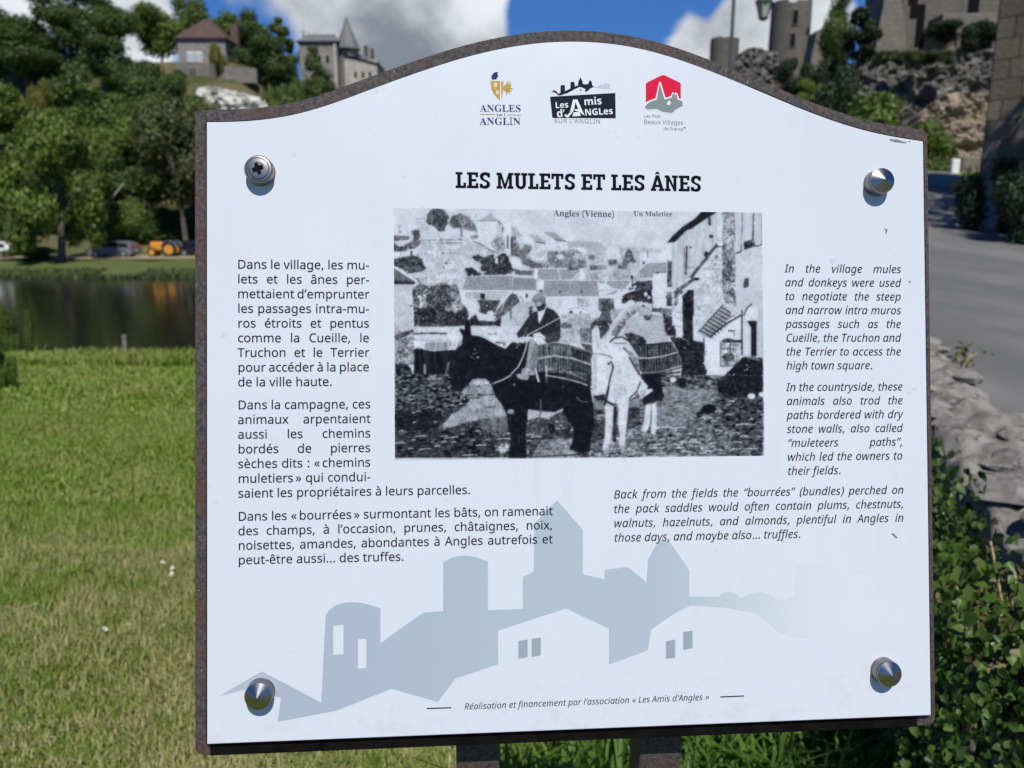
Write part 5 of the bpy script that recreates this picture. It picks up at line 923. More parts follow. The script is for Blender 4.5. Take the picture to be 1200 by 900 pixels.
    p('H', 206, '925 -5 1205 -5 1195 60 1165 140 1100 215 1092 300 1075 480 1062 600 1056 692 998 692 1010 560 985 440 1000 300 975 250 950 290 880 282 895 200', 'f', 6); p('H', 202, '872 285 952 285 946 480 932 600 912 695 848 682 870 580 876 470', 'f', 7); st('H', 30, '965 300 962 620', 26, 'f', 14); p('H', 150, '900 640 940 640 950 690 905 700', 'f', 25, .4); p('H', 150, '1000 650 1060 660 1050 700 980 690', 'f', 25, .4); el('H', 165, 1045, 140, 36, 18, 'f', 10); el('H', 140, 920, 480, 14, 14, 'f', 14); st('H', 175, '1020 430 1060 425', 9, 'f', 14)
    p('E', 207, '945 565 1060 530 1110 640 1160 740 1205 800 935 805', 'f', 5); p('E', 209, '750 605 826 560 850 470 905 520 948 640 958 740 932 805 755 805 742 700', 'f', 5); p('E', 205, '752 375 770 355 795 362 822 415 832 560 758 605', 'f', 5); st('E', 150, '832 470 835 560', 8); p('E', 202, '828 470 900 470 915 500 880 540 835 560', 'f', 6)
    p('H', 209, '742 -5 932 -5 892 120 862 190 785 195 758 130', 'f', 5); p('H', 38, '768 195 862 178 872 230 800 238', 'f', 10); st('E', 95, '752 600 820 598 880 610 942 640', 9, 'f', 14); st('H', 34, '930 -10 905 100 882 200 865 280', 13, 'f', 8); st('H', 30, '912 100 900 180 880 270', 9); st('H', 24, '870 225 905 255 955 280', 20, 'f', 8); st('E', 62, '930 670 950 720 930 800', 18, 'f', 22); el('E', 50, 908, 690, 13, 12); st('H', 60, '738 -10 745 100 752 130', 10, 'f', 14); st('E', 100, '742 680 750 800', 6); el('H', 205, 750, 108, 10, 12); st('H', 60, '970 240 1000 225', 7)
    p('E', 200, '928 505 1000 462 1080 490 1120 520 1040 552 965 585', 'f', 6); st('E', 44, '915 490 960 452 1030 440 1100 480 1145 545', 15, 'f', 10); st('E', 60, '960 500 1070 500', 7, 'f', 12); p('E', 130, '1060 560 1110 590 1200 690 1200 800 1130 670', 'f', 24); st('E', 40, '1045 545 1120 590 1185 660', 14); st('E', 46, '1100 630 1150 720 1200 800', 14); st('E', 185, '1075 555 1150 620 1190 680', 9)
    st('E', 172, '785 390 800 470 802 560', 14, 'f', 8); st('E', 165, '860 500 900 560 930 640', 8, 'f', 8); st('E', 120, '750 378 748 480 757 600', 5, 'f', 14); st('E', 128, '743 640 742 720 752 800', 6, 'f', 14); p('E', 178, '760 620 790 615 800 790 765 790', 'f', 9, .5); p('H', 180, '760 0 800 0 800 120 770 150', 'f', 9, .5); p('E', 185, '960 660 1010 700 1040 790 980 790', 'f', 9, .8); p('H', 182, '960 120 1060 90 1090 160 1000 240 940 200', 'f', 10, .8); p('I', 175, '0 140 60 130 50 190 10 205', 'f', 9, .5); st('H', 150, '952 300 945 470 930 600', 8, 'f', 12); st('H', 150, '1000 320 990 440 1012 560', 8, 'f', 12); st('I', 160, '50 300 40 420 20 520', 6, 'f', 10)
    st('H', 44, '1205 60 1172 150 1105 212', 11); st('H', 48, '1110 228 1195 198', 11); st('H', 40, '1172 140 1185 215', 7); p('H', 205, '1110 225 1150 175 1160 200', 'f', 4)

GLYPHS = {
'R': ''' 260
'225|160 714 140 456 85 456 65 714
(300|40 274 46 375 60 453 82 529 113 601 152 667 187 714 270 714 209 615 164 507 138 392 129 275 138 160 165 47 208 -59 269 -158 187 -158 141 -96 113 -47 82 24 60 98 46 175
)300|260 274 254 175 240 98 218 24 188 -47 149 -112 113 -158 31 -158 92 -59 135 47 162 160 171 275 162 392 135 507 91 615 30 714 113 714 179 618 212 547 240 453 254 375
,268|192 105 158 -2 106 -129 41 -129 91 116 185 116
-322|40 229 40 307 282 307 282 229
.268|72 54 82 97 99 113 121 120 151 119 173 110 189 92 195 71 195 37 186 11 168 -5 146 -13 115 -12 90 2 76 23
:268|72 54 82 97 99 113 121 120 151 119 173 110 189 92 195 71 195 37 186 11 168 -5 146 -13 115 -12 90 2 76 23|72 482 82 526 99 542 121 549 151 548 173 539 189 521 195 500 195 465 186 439 168 423 146 415 115 416 90 430 76 451
A639|545 0 459 221 353 221 176 221 91 0 0 0 279 717 360 717 638 0|352 517 318 624 287 517 206 301 432 301
B650|301 714 392 708 465 692 520 664 555 620 568 582 572 537 568 497 556 462 537 433 510 408 477 390 436 379 436 374 479 364 517 348 550 325 570 302 588 265 595 230 596 187 588 143 573 104 540 61 507 37 451 13 367 0 97 0 97 714|319 410 397 417 424 427 453 447 470 476 478 513 476 554 463 588 437 611 384 631 327 637 187 637 187 410|187 335 187 76 331 76 394 81 441 97 463 113 479 133 498 181 499 228 483 276 454 306 418 323 370 333
C632|403 645 349 640 312 630 267 608 230 578 200 538 177 491 163 435 157 390 160 294 177 221 208 159 252 113 310 83 382 70 470 73 573 97 573 19 480 -5 362 -9 289 1 226 24 173 60 130 106 97 163 75 229 63 304 62 398 74 472 103 554 149 622 198 665 257 698 308 714 384 724 458 721 535 707 601 682 565 606 481 636
D730|669 364 658 254 635 184 613 143 586 108 554 77 517 52 453 23 380 6 296 0 97 0 97 714 369 712 441 698 523 663 558 639 589 609 615 575 636 537 658 470|574 361 566 447 550 501 525 546 479 591 435 614 365 633 187 637 187 77 319 78 383 87 437 105 482 132 518 167 546 212 564 265
F519|187 0 97 0 97 714 496 714 496 635 187 635 187 382 477 382 477 362 477 303 187 303
G728|407 377 654 377 654 27 566 4 490 -6 403 -10 325 -4 278 7 216 34 164 73 123 123 91 183 71 252 62 329 64 411 78 485 95 530 129 590 175 639 231 678 275 698 323 713 375 721 446 724 517 718 584 703 644 682 610 604 524 633 439 645 347 636 280 610 238 580 205 541 173 477 159 420 155 336 170 240 198 176 241 125 301 89 378 70 477 70 564 85 564 297 407 297
I339|298 0 40 0 40 52 124 71 124 642 40 662 40 714 298 714 298 662 214 642 214 499 214 71 298 52
L524|97 0 97 714 187 714 187 80 499 80 499 0
N760|663 0 558 0 176 593 172 593 180 427 180 0 97 0 97 714 201 714 582 123 586 123 579 295 579 714 663 714
P605|286 714 351 711 407 700 453 683 505 645 529 611 550 551 554 493 546 440 531 400 507 364 474 332 430 307 390 292 343 283 187 278 187 0 97 0 97 714|278 637 187 637 187 355 307 357 372 369 403 383 427 401 452 443 461 487 458 532 444 573 427 594 392 618 360 629
R622|294 714 375 708 454 686 501 655 519 635 538 600 550 559 554 511 551 471 538 426 516 390 487 361 455 340 411 320 607 0 502 0 329 295 311 295 187 295 187 0 97 0 97 714|289 636 187 636 187 371 315 372 369 380 398 390 421 405 439 425 451 448 460 491 460 529 454 558 438 589 412 611 386 623 343 633
S549|502 191 494 132 471 82 433 43 368 8 303 -7 208 -9 119 2 51 24 51 110 115 88 181 73 251 68 300 71 340 82 378 104 398 129 411 166 406 222 393 248 377 265 325 297 211 343 155 371 112 405 82 445 69 476 62 512 64 582 82 629 124 675 157 696 196 712 271 724 384 716 485 684 457 607 387 631 321 643 254 643 211 632 185 616 166 595 153 563 151 532 155 508 166 481 199 448 255 418 391 361 452 318 474 293 489 264 499 230
T556|323 0 233 0 233 635 10 635 10 714 545 714 545 635 323 635
U731|640 252 628 165 602 104 560 54 503 16 429 -5 330 -9 245 8 178 46 129 102 107 147 94 197 90 254 90 714 180 714 181 230 187 191 198 157 216 129 239 105 268 87 303 75 367 68 412 71 451 81 482 98 508 119 527 146 544 189 551 239 551 714 640 714
V600|600 714 345 0 255 0 0 714 94 714 265 227 300 100 345 258 505 714
a561|288 545 354 539 406 521 444 490 468 446 477 409 480 365 480 0 416 0 399 76 395 76 347 27 299 1 237 -9 169 -6 128 7 94 29 68 59 55 89 46 149 55 204 81 248 109 272 145 292 214 311 271 318 394 323 392 386 383 423 365 448 340 464 296 474 242 471 194 458 132 433 105 499 200 535|314 259 213 245 186 234 159 212 142 183 137 148 144 109 158 88 196 66 252 62 311 76 359 109 375 132 387 161 392 195 393 262
b615|173 575 168 465 173 465 217 510 257 532 309 544 363 544 429 528 467 506 514 457 536 414 551 362 559 301 558 224 549 165 532 114 509 72 479 38 429 7 355 -10 282 -4 226 19 200 38 173 68 166 68 148 0 85 0 85 760 173 760|324 472 285 469 252 460 226 445 206 423 191 395 181 361 173 267 175 220 186 161 198 129 214 103 238 84 268 70 326 63 360 66 389 76 413 93 433 116 460 181 469 269 460 357 449 392 433 421 413 443 388 459 359 469
c480|300 -10 249 -6 188 12 147 35 113 68 86 109 67 160 57 220 56 289 60 334 74 393 97 441 127 480 164 509 207 530 254 542 316 546 385 537 447 517 420 444 356 463 311 469 266 466 224 451 191 426 168 389 153 341 146 282 148 221 163 157 184 118 214 89 252 72 310 66 368 73 438 97 438 19 370 -4
d615|275 -10 206 0 166 17 115 59 89 99 70 146 56 234 59 332 70 388 89 436 131 492 166 518 228 542 296 545 349 535 397 511 442 467 448 467 442 542 442 760 530 760 530 0 459 0 446 72 442 72 409 35 371 10 323 -6|289 63 328 66 361 75 388 89 408 109 434 168 443 266 441 313 430 373 418 405 401 432 377 452 347 465 288 473 255 469 226 459 201 441 181 416 155 350 146 265 155 180 181 116 202 93 226 76 255 66
e564|292 546 341 542 385 529 423 508 463 469 493 418 506 372 513 322 513 251 146 251 153 189 165 154 192 112 231 84 262 72 317 65 376 69 427 80 489 102 489 25 408 -1 340 -9 276 -8 225 2 178 21 138 49 105 85 80 129 63 182 56 242 59 326 72 382 101 445 131 482 181 520 225 538|291 474 235 464 191 433 162 385 148 321 421 321 413 383 389 431 349 463
f344|332 468 197 468 197 0 109 0 109 468 15 468 15 509 109 539 110 603 121 659 135 692 162 727 189 745 232 760 269 765 321 763 387 747 364 678 316 690 284 693 254 689 231 676 213 656 202 626 197 536 332 536
g615|275 546 325 541 370 526 410 501 443 465 448 465 460 536 530 536 530 -9 520 -94 504 -136 489 -161 450 -199 411 -220 381 -230 310 -240 196 -233 138 -221 97 -206 97 -125 161 -150 239 -164 312 -166 370 -151 413 -116 433 -79 442 -33 446 71 392 21 339 -2 303 -9 251 -9 183 8 129 46 88 103 70 150 56 235 59 328 70 382 88 429 113 470 146 504 183 527 226 541|287 472 255 469 227 459 203 442 177 409 152 341 147 242 160 160 174 128 192 102 215 83 241 69 299 62 344 68 373 78 397 95 416 118 430 146 439 181 444 285 431 373 406 424 384 445 357 460 325 469
h618|173 537 168 462 174 462 205 498 237 520 275 535 324 544 387 542 438 529 479 506 503 481 525 438 536 382 537 0 450 0 450 343 443 400 428 431 404 454 372 468 330 472 276 466 245 455 220 437 196 404 181 361 174 307 173 0 85 0 85 760 173 760
i258|173 536 173 0 85 0 85 536|130 737 153 732 169 720 177 706 181 681 177 656 169 643 153 630 130 625 105 630 89 643 82 656 78 681 80 701 89 720 105 732
l258|173 0 85 0 85 760 173 760
m935|673 546 735 539 784 520 820 487 843 439 851 397 854 349 854 0 767 0 767 345 763 388 747 432 725 454 696 468 658 472 622 469 578 454 546 427 526 387 514 317 513 0 426 0 426 345 421 392 407 429 384 454 350 468 316 472 268 466 239 455 217 437 194 404 181 361 174 308 173 0 85 0 85 536 156 536 169 463 174 463 209 505 263 535 324 546 389 540 425 529 455 511 479 487 496 456 501 456 533 496 563 518 610 537
n618|343 546 408 539 461 520 499 487 525 439 534 397 537 349 537 0 450 0 450 343 443 400 428 431 404 454 372 468 330 472 289 469 255 460 227 444 199 409 181 361 174 301 173 0 85 0 85 536 156 536 169 463 174 463 206 500 246 526 293 541
o605|551 269 547 206 533 150 512 103 483 63 447 31 405 8 355 -5 288 -10 226 0 181 19 142 46 109 82 84 126 65 177 56 236 55 291 62 351 78 404 102 448 133 485 171 513 216 533 267 544 322 545 373 538 418 521 459 495 492 462 519 419 539 370 547 332|146 269 152 197 172 138 206 95 243 73 277 65 316 63 373 77 416 110 443 159 454 197 460 254 458 314 450 354 433 399 415 426 391 447 363 462 328 470 282 471 231 459 204 442 183 418 160 372 151 334
p615|340 546 409 536 449 519 499 477 526 438 545 391 559 303 558 225 545 149 525 100 490 49 443 14 387 -6 319 -9 266 1 217 25 173 68 167 68 173 -10 173 -240 85 -240 85 536 157 536 169 463 173 463 206 500 243 526 291 542|324 472 286 469 255 460 229 446 208 426 193 400 182 368 173 269 184 169 195 135 212 108 234 87 263 72 326 63 380 74 406 90 428 113 457 175 469 270 460 353 433 417 413 441 388 458 359 469
q615|442 -11 447 72 441 72 397 27 356 3 304 -9 249 -9 205 0 148 29 115 59 89 99 70 146 59 202 55 290 62 351 76 405 98 450 127 487 174 522 215 538 244 544 291 546 333 540 389 516 447 463 460 536 530 536 530 -240 442 -240|290 63 328 66 360 74 387 88 407 108 423 134 434 167 443 266 435 356 409 420 389 443 362 460 328 470 288 473 254 469 225 459 201 441 181 416 155 350 146 265 155 180 181 116 202 93 226 76 256 66
r413|335 546 398 540 387 459 329 466 284 459 237 433 205 398 183 352 174 306 173 0 85 0 85 536 157 536 167 438 171 438 206 486 245 519 291 540
s479|434 148 427 100 408 61 376 30 322 4 252 -9 180 -9 114 1 52 24 52 104 152 69 199 62 253 62 291 69 319 82 342 108 349 131 343 168 317 196 274 221 128 284 95 306 71 332 54 373 52 421 59 451 82 489 106 509 136 525 189 541 230 545 333 539 423 510 393 440 294 470 209 472 179 464 157 452 139 430 135 409 145 375 171 353 331 283 392 246 423 204
t361|264 62 339 73 339 6 267 -9 199 -4 163 8 132 31 109 64 97 98 92 156 92 468 16 468 16 510 93 545 128 659 180 659 180 536 335 536 335 468 180 468 183 125 193 99 210 80 230 68
u618|533 536 533 0 461 0 448 71 413 35 386 17 349 1 308 -8 258 -10 215 -5 167 10 137 29 113 54 96 85 80 153 79 536 168 536 168 191 172 148 190 103 213 81 246 67 287 63 328 66 372 80 397 98 422 131 437 174 444 227 445 536
v508|203 0 0 536 94 536 216 197 253 78 414 536 508 536 304 0
x529|212 274 27 536 127 536 265 334 402 536 501 536 316 274 511 0 411 0 265 214 117 0 18 0
«509|40 270 208 471 271 435 131 264 271 93 208 56 40 257|238 270 408 471 470 435 330 264 470 93 408 56 238 257
»509|469 257 299 56 237 93 377 264 237 435 299 471 469 270|270 257 101 56 39 93 179 264 39 435 101 471 270 270
à561|288 545 354 539 406 521 444 490 468 446 477 409 480 365 480 0 416 0 399 76 395 76 347 27 299 1 237 -9 169 -6 128 7 94 29 68 59 55 89 46 149 55 204 81 248 109 272 145 292 214 311 271 318 394 323 392 386 383 423 365 448 340 464 296 474 242 471 194 458 132 433 105 499 200 535|314 259 213 245 186 234 159 212 142 183 137 148 144 109 158 88 196 66 252 62 311 76 359 109 375 132 387 161 392 195 393 262|256 766 300 689 352 618 352 606 293 606 213 681 151 756 151 766
â561|288 545 354 539 406 521 444 490 468 446 477 409 480 365 480 0 416 0 399 76 395 76 347 27 299 1 237 -9 169 -6 128 7 94 29 68 59 55 89 46 149 55 204 81 248 109 272 145 292 214 311 271 318 394 323 392 386 383 423 365 448 340 464 296 474 242 471 194 458 132 433 105 499 200 535|314 259 213 245 186 234 159 212 142 183 137 148 144 109 158 88 196 66 252 62 311 76 359 109 375 132 387 161 392 195 393 262|325 766 371 703 450 617 450 606 388 606 341 640 279 696 225 646 172 606 112 606 112 617 189 703 235 766
è564|292 546 341 542 385 529 423 508 463 469 493 418 506 372 513 322 513 251 146 251 153 189 165 154 192 112 231 84 262 72 317 65 376 69 427 80 489 102 489 25 408 -1 340 -9 276 -8 225 2 178 21 138 49 105 85 80 129 63 182 56 242 59 326 72 382 101 445 131 482 181 520 225 538|291 474 235 464 191 433 162 385 148 321 421 321 413 383 389 431 349 463|260 766 304 689 356 618 356 606 297 606 217 681 155 756 155 766
é564|292 546 341 542 385 529 423 508 463 469 493 418 506 372 513 322 513 251 146 251 153 189 165 154 192 112 231 84 262 72 317 65 376 69 427 80 489 102 489 25 408 -1 340 -9 276 -8 225 2 178 21 138 49 105 85 80 129 63 182 56 242 59 326 72 382 101 445 131 482 181 520 225 538|291 474 235 464 191 433 162 385 148 321 421 321 413 383 389 431 349 463|433 756 369 681 290 606 232 606 232 618 282 689 327 766 433 766
ê564|292 546 341 542 385 529 423 508 463 469 493 418 506 372 513 322 513 251 146 251 153 189 165 154 192 112 231 84 262 72 317 65 376 69 427 80 489 102 489 25 408 -1 340 -9 276 -8 225 2 178 21 138 49 105 85 80 129 63 182 56 242 59 326 72 382 101 445 131 482 181 520 225 538|291 474 235 464 191 433 162 385 148 321 421 321 413 383 389 431 349 463|329 766 375 703 454 617 454 606 392 606 345 640 283 696 229 646 176 606 116 606 116 617 193 703 239 766
’175|163 703 129 596 77 469 12 469 62 714 156 714
“359|347 714 297 469 202 469 195 480 211 536 282 714|162 714 112 469 18 469 12 480 28 536 98 714
”359|347 703 313 596 261 469 195 469 246 714 340 714|162 703 128 596 76 469 12 469 61 714 155 714''',
'I': '''A562|-57 0 331 714 425 714 513 0 425 0 398 222 277 222 157 222 41 0|200 302 389 302 361 617
B600|41 0 192 714 424 712 484 699 533 675 567 639 585 590 588 532 578 484 555 443 521 411 479 387 428 372 428 367 462 354 501 327 524 299 535 276 542 237 541 187 529 140 508 100 488 76 453 47 411 25 362 10 289 0|217 410 367 412 415 424 448 442 479 474 493 508 494 561 479 597 448 623 413 633 265 637|146 76 312 78 363 91 403 114 423 135 438 160 448 205 445 256 425 295 400 317 362 331 313 336 201 336
C587|326 -10 270 -5 197 19 139 63 98 125 76 203 72 279 83 377 106 457 140 533 187 599 247 656 303 690 367 713 439 724 529 718 593 701 632 684 596 610 536 634 479 644 422 643 357 626 315 603 268 561 229 508 200 449 174 350 168 243 174 202 185 166 213 121 253 90 285 76 322 70 403 73 500 98 500 20 411 -4
I324|-20 0 -10 49 75 69 197 645 121 664 131 714 381 714 371 664 285 645 163 69 240 49 230 0
L478|41 0 192 714 281 714 146 80 420 80 403 0
R573|41 0 192 714 401 711 445 703 483 689 514 669 538 643 555 612 566 575 568 514 553 445 528 399 490 360 436 330 391 315 509 0 411 0 309 295 265 295 192 295 130 0|208 371 310 372 353 377 405 395 431 414 451 438 466 464 476 510 472 568 451 605 424 623 387 633 265 636
T501|152 0 286 635 90 635 107 714 589 714 573 635 377 635 242 0
a568|193 -10 135 2 99 26 79 49 64 77 51 131 49 210 63 299 84 364 122 435 160 481 193 508 230 529 269 542 324 546 379 530 419 496 446 453 451 453 483 536 550 536 436 0 366 0 379 99 375 99 328 48 283 15 234 -5|222 63 268 74 320 113 365 175 399 252 414 326 412 398 390 442 368 460 350 468 320 472 292 469 265 458 240 441 196 391 159 310 140 215 138 158 143 124 155 97 172 78 195 67
b579|269 -10 220 -3 190 11 159 39 132 82 127 82 94 0 28 0 189 760 277 760 232 546 202 436 264 496 307 527 356 543 399 544 443 534 468 519 489 499 514 458 527 405 529 327 516 240 490 160 460 104 423 57 378 20 327 -2|262 63 309 73 351 102 385 147 417 215 437 309 439 389 428 430 419 445 392 465 355 472 330 469 305 458 271 434 217 370 178 284 164 229 160 186 162 148 170 118 185 93 208 75 227 67
c453|247 -10 185 -3 133 18 90 53 69 85 51 143 48 208 56 277 78 358 106 415 143 463 187 502 225 524 282 542 328 546 389 541 454 523 461 520 436 447 389 464 352 471 315 471 275 462 240 443 209 413 183 375 162 331 144 264 138 191 146 137 170 97 207 71 256 63 315 71 385 96 385 22 314 -3
d579|193 -10 135 1 99 25 71 62 54 111 48 173 55 263 76 346 102 405 137 457 178 499 227 528 281 543 337 543 380 530 413 503 446 453 451 453 471 576 510 760 597 760 436 0 364 0 375 99 371 99 323 48 281 15 246 -2|223 63 265 73 315 108 360 165 395 237 413 306 416 387 399 434 380 455 363 465 307 472 279 466 253 452 229 433 201 398 162 320 148 267 140 213 138 171 143 124 159 90 171 78 186 70
e499|242 -10 178 -2 142 11 112 32 76 74 61 109 49 169 51 240 62 303 83 364 112 419 148 468 192 507 243 534 286 544 334 545 383 538 431 513 454 485 464 462 468 435 467 396 456 360 437 326 418 306 382 279 317 252 233 236 139 232 137 180 145 140 167 99 194 77 229 65 286 65 330 74 404 104 404 29 320 -2|152 303 270 314 316 327 344 343 366 362 379 386 383 420 373 448 350 467 320 473 287 470 252 456 218 429 188 390 172 359
f318|-48 -240 -112 -230 -112 -156 -68 -167 -31 -163 -5 -144 14 -112 32 -53 142 469 49 469 56 506 156 539 175 620 195 673 219 712 248 740 283 756 337 765 394 761 443 746 420 679 372 692 326 690 297 676 276 649 263 616 243 536 358 536 345 469 230 469 118 -63 102 -120 72 -181 41 -214 1 -233
g579|186 -240 106 -233 25 -206 25 -125 96 -154 161 -166 226 -163 275 -144 303 -120 326 -84 375 99 294 22 271 8 234 -5 194 -10 149 -3 110 16 89 36 71 62 58 94 51 131 48 191 62 296 95 391 127 445 167 490 214 523 253 538 311 546 370 535 413 503 447 453 451 453 484 536 551 536 429 -31 406 -107 372 -164 328 -203 273 -228 232 -237|223 63 265 73 316 109 360 166 395 239 412 307 415 387 399 434 380 455 363 465 331 472 298 470 271 462 245 447 201 398 162 320 148 267 140 213 138 171 143 124 159 90 171 78 186 70
h579|28 0 189 760 277 760 202 436 207 436 259 492 295 519 338 538 377 545 431 540 467 526 502 491 518 454 523 408 518 359 442 0 354 0 425 336 434 402 430 431 417 454 396 467 364 472 319 463 281 442 243 408 209 358 188 310 170 252 116 0
i258|213 625 190 630 173 644 165 667 167 691 177 712 194 729 217 736 244 733 259 725 267 711 267 670 247 638 233 629|28 0 142 536 230 536 116 0
k495|27 0 188 760 277 760 200 403 165 277 421 536 525 536 295 306 438 0 341 0 228 251 156 194 116 0
l258|27 0 189 760 277 760 115 0
m875|28 0 142 536 214 536 203 437 208 437 250 487 284 515 324 536 360 545 418 542 457 522 484 487 501 427 574 503 614 528 650 542 704 545 744 537 776 520 800 493 817 444 817 375 739 0 650 0 724 347 731 398 727 433 715 454 693 468 663 472 621 463 577 434 543 397 512 346 482 262 427 0 339 0 410 336 419 396 415 431 404 454 384 467 354 472 312 463 276 442 241 408 208 358 187 310 170 252 116 0
n579|24 -3 139 539 217 539 206 440 272 508 303 528 338 542 377 549 419 547 458 535 489 513 512 483 521 458 525 385 444 -3 350 -3 425 353 432 401 428 433 415 453 394 465 364 469 321 460 274 432 238 394 205 342 173 251 118 -3
o563|248 -8 204 -5 147 14 115 34 78 78 56 132 49 175 50 244 61 306 80 365 107 419 143 467 187 505 226 526 269 539 316 543 381 535 417 521 449 501 486 457 503 422 513 381 516 336 503 229 484 170 464 129 440 91 411 58 377 30 339 9 296 -4|253 65 276 67 309 78 359 117 396 180 417 246 426 346 418 397 392 442 368 460 345 467 317 470 278 465 254 455 221 432 178 376 149 300 140 249 137 195 141 152 149 128 168 99 194 78 227 67
p579|-22 -240 142 536 214 536 202 436 274 504 332 537 371 544 401 544 430 539 456 527 490 499 514 458 524 424 530 362 526 291 512 222 490 159 460 103 422 56 378 20 340 2 284 -10 243 -8 200 5 167 32 132 82 127 82 116 1 65 -240|262 63 309 73 351 102 385 147 417 215 437 309 439 389 428 430 419 445 392 465 355 472 330 469 305 458 271 434 217 370 178 285 164 229 160 186 162 148 170 118 185 93 208 75 227 67
q579|298 -240 346 -12 375 99 304 31 247 -2 208 -9 178 -9 135 1 110 16 89 36 71 62 58 93 51 130 51 227 71 330 102 405 137 457 178 499 227 529 297 546 360 539 405 511 432 479 446 453 451 453 484 536 550 536 385 -240|223 63 248 67 273 77 323 117 366 177 398 252 414 321 413 395 403 423 387 447 353 468 318 472 289 468 262 458 237 440 194 388 158 307 140 213 138 171 143 124 159 90 171 78 186 70
r398|28 0 142 536 214 536 203 437 208 437 264 501 311 534 362 546 429 539 410 460 347 465 301 453 251 415 212 361 174 271 116 0
s432|155 -10 79 -3 5 24 5 105 90 70 131 63 180 63 215 71 242 86 261 105 271 128 270 166 254 194 133 276 105 301 84 327 72 358 68 394 71 426 80 456 96 481 130 514 159 530 211 543 262 546 308 542 361 529 412 509 384 439 309 466 240 472 195 460 176 446 162 428 156 393 169 358 200 332 280 283 330 244 355 205 363 155 359 117 349 84 331 55 307 32 276 14 240 0
t332|185 -10 147 -6 104 10 78 31 62 64 57 107 62 154 127 469 44 469 52 509 142 547 204 658 256 658 229 536 364 536 350 469 216 469 149 156 146 106 157 78 179 64 220 63 269 75 269 8 226 -5
u579|189 -10 134 -2 92 24 64 66 56 107 56 151 66 209 136 536 225 536 153 199 144 138 148 103 161 82 182 68 214 63 259 72 307 101 344 139 378 193 409 284 463 536 550 536 436 0 364 0 375 99 370 99 319 43 283 16 240 -3
v467|110 0 48 536 136 536 169 210 178 67 260 236 421 536 515 536 225 0
w723|79 0 57 536 143 536 152 210 147 77 151 77 203 204 357 536 452 536 470 230 470 77 474 77 539 246 668 536 761 536 513 0 407 0 391 310 391 451 387 451 344 346 183 0
y467|-25 -240 -94 -230 -94 -159 -20 -168 8 -162 32 -149 74 -103 129 -8 48 536 136 536 175 237 184 72 259 230 421 536 515 536 144 -141 102 -193 67 -219 25 -235
z445|-15 0 -3 60 330 470 100 470 114 536 439 536 425 465 98 66 353 66 340 0''',
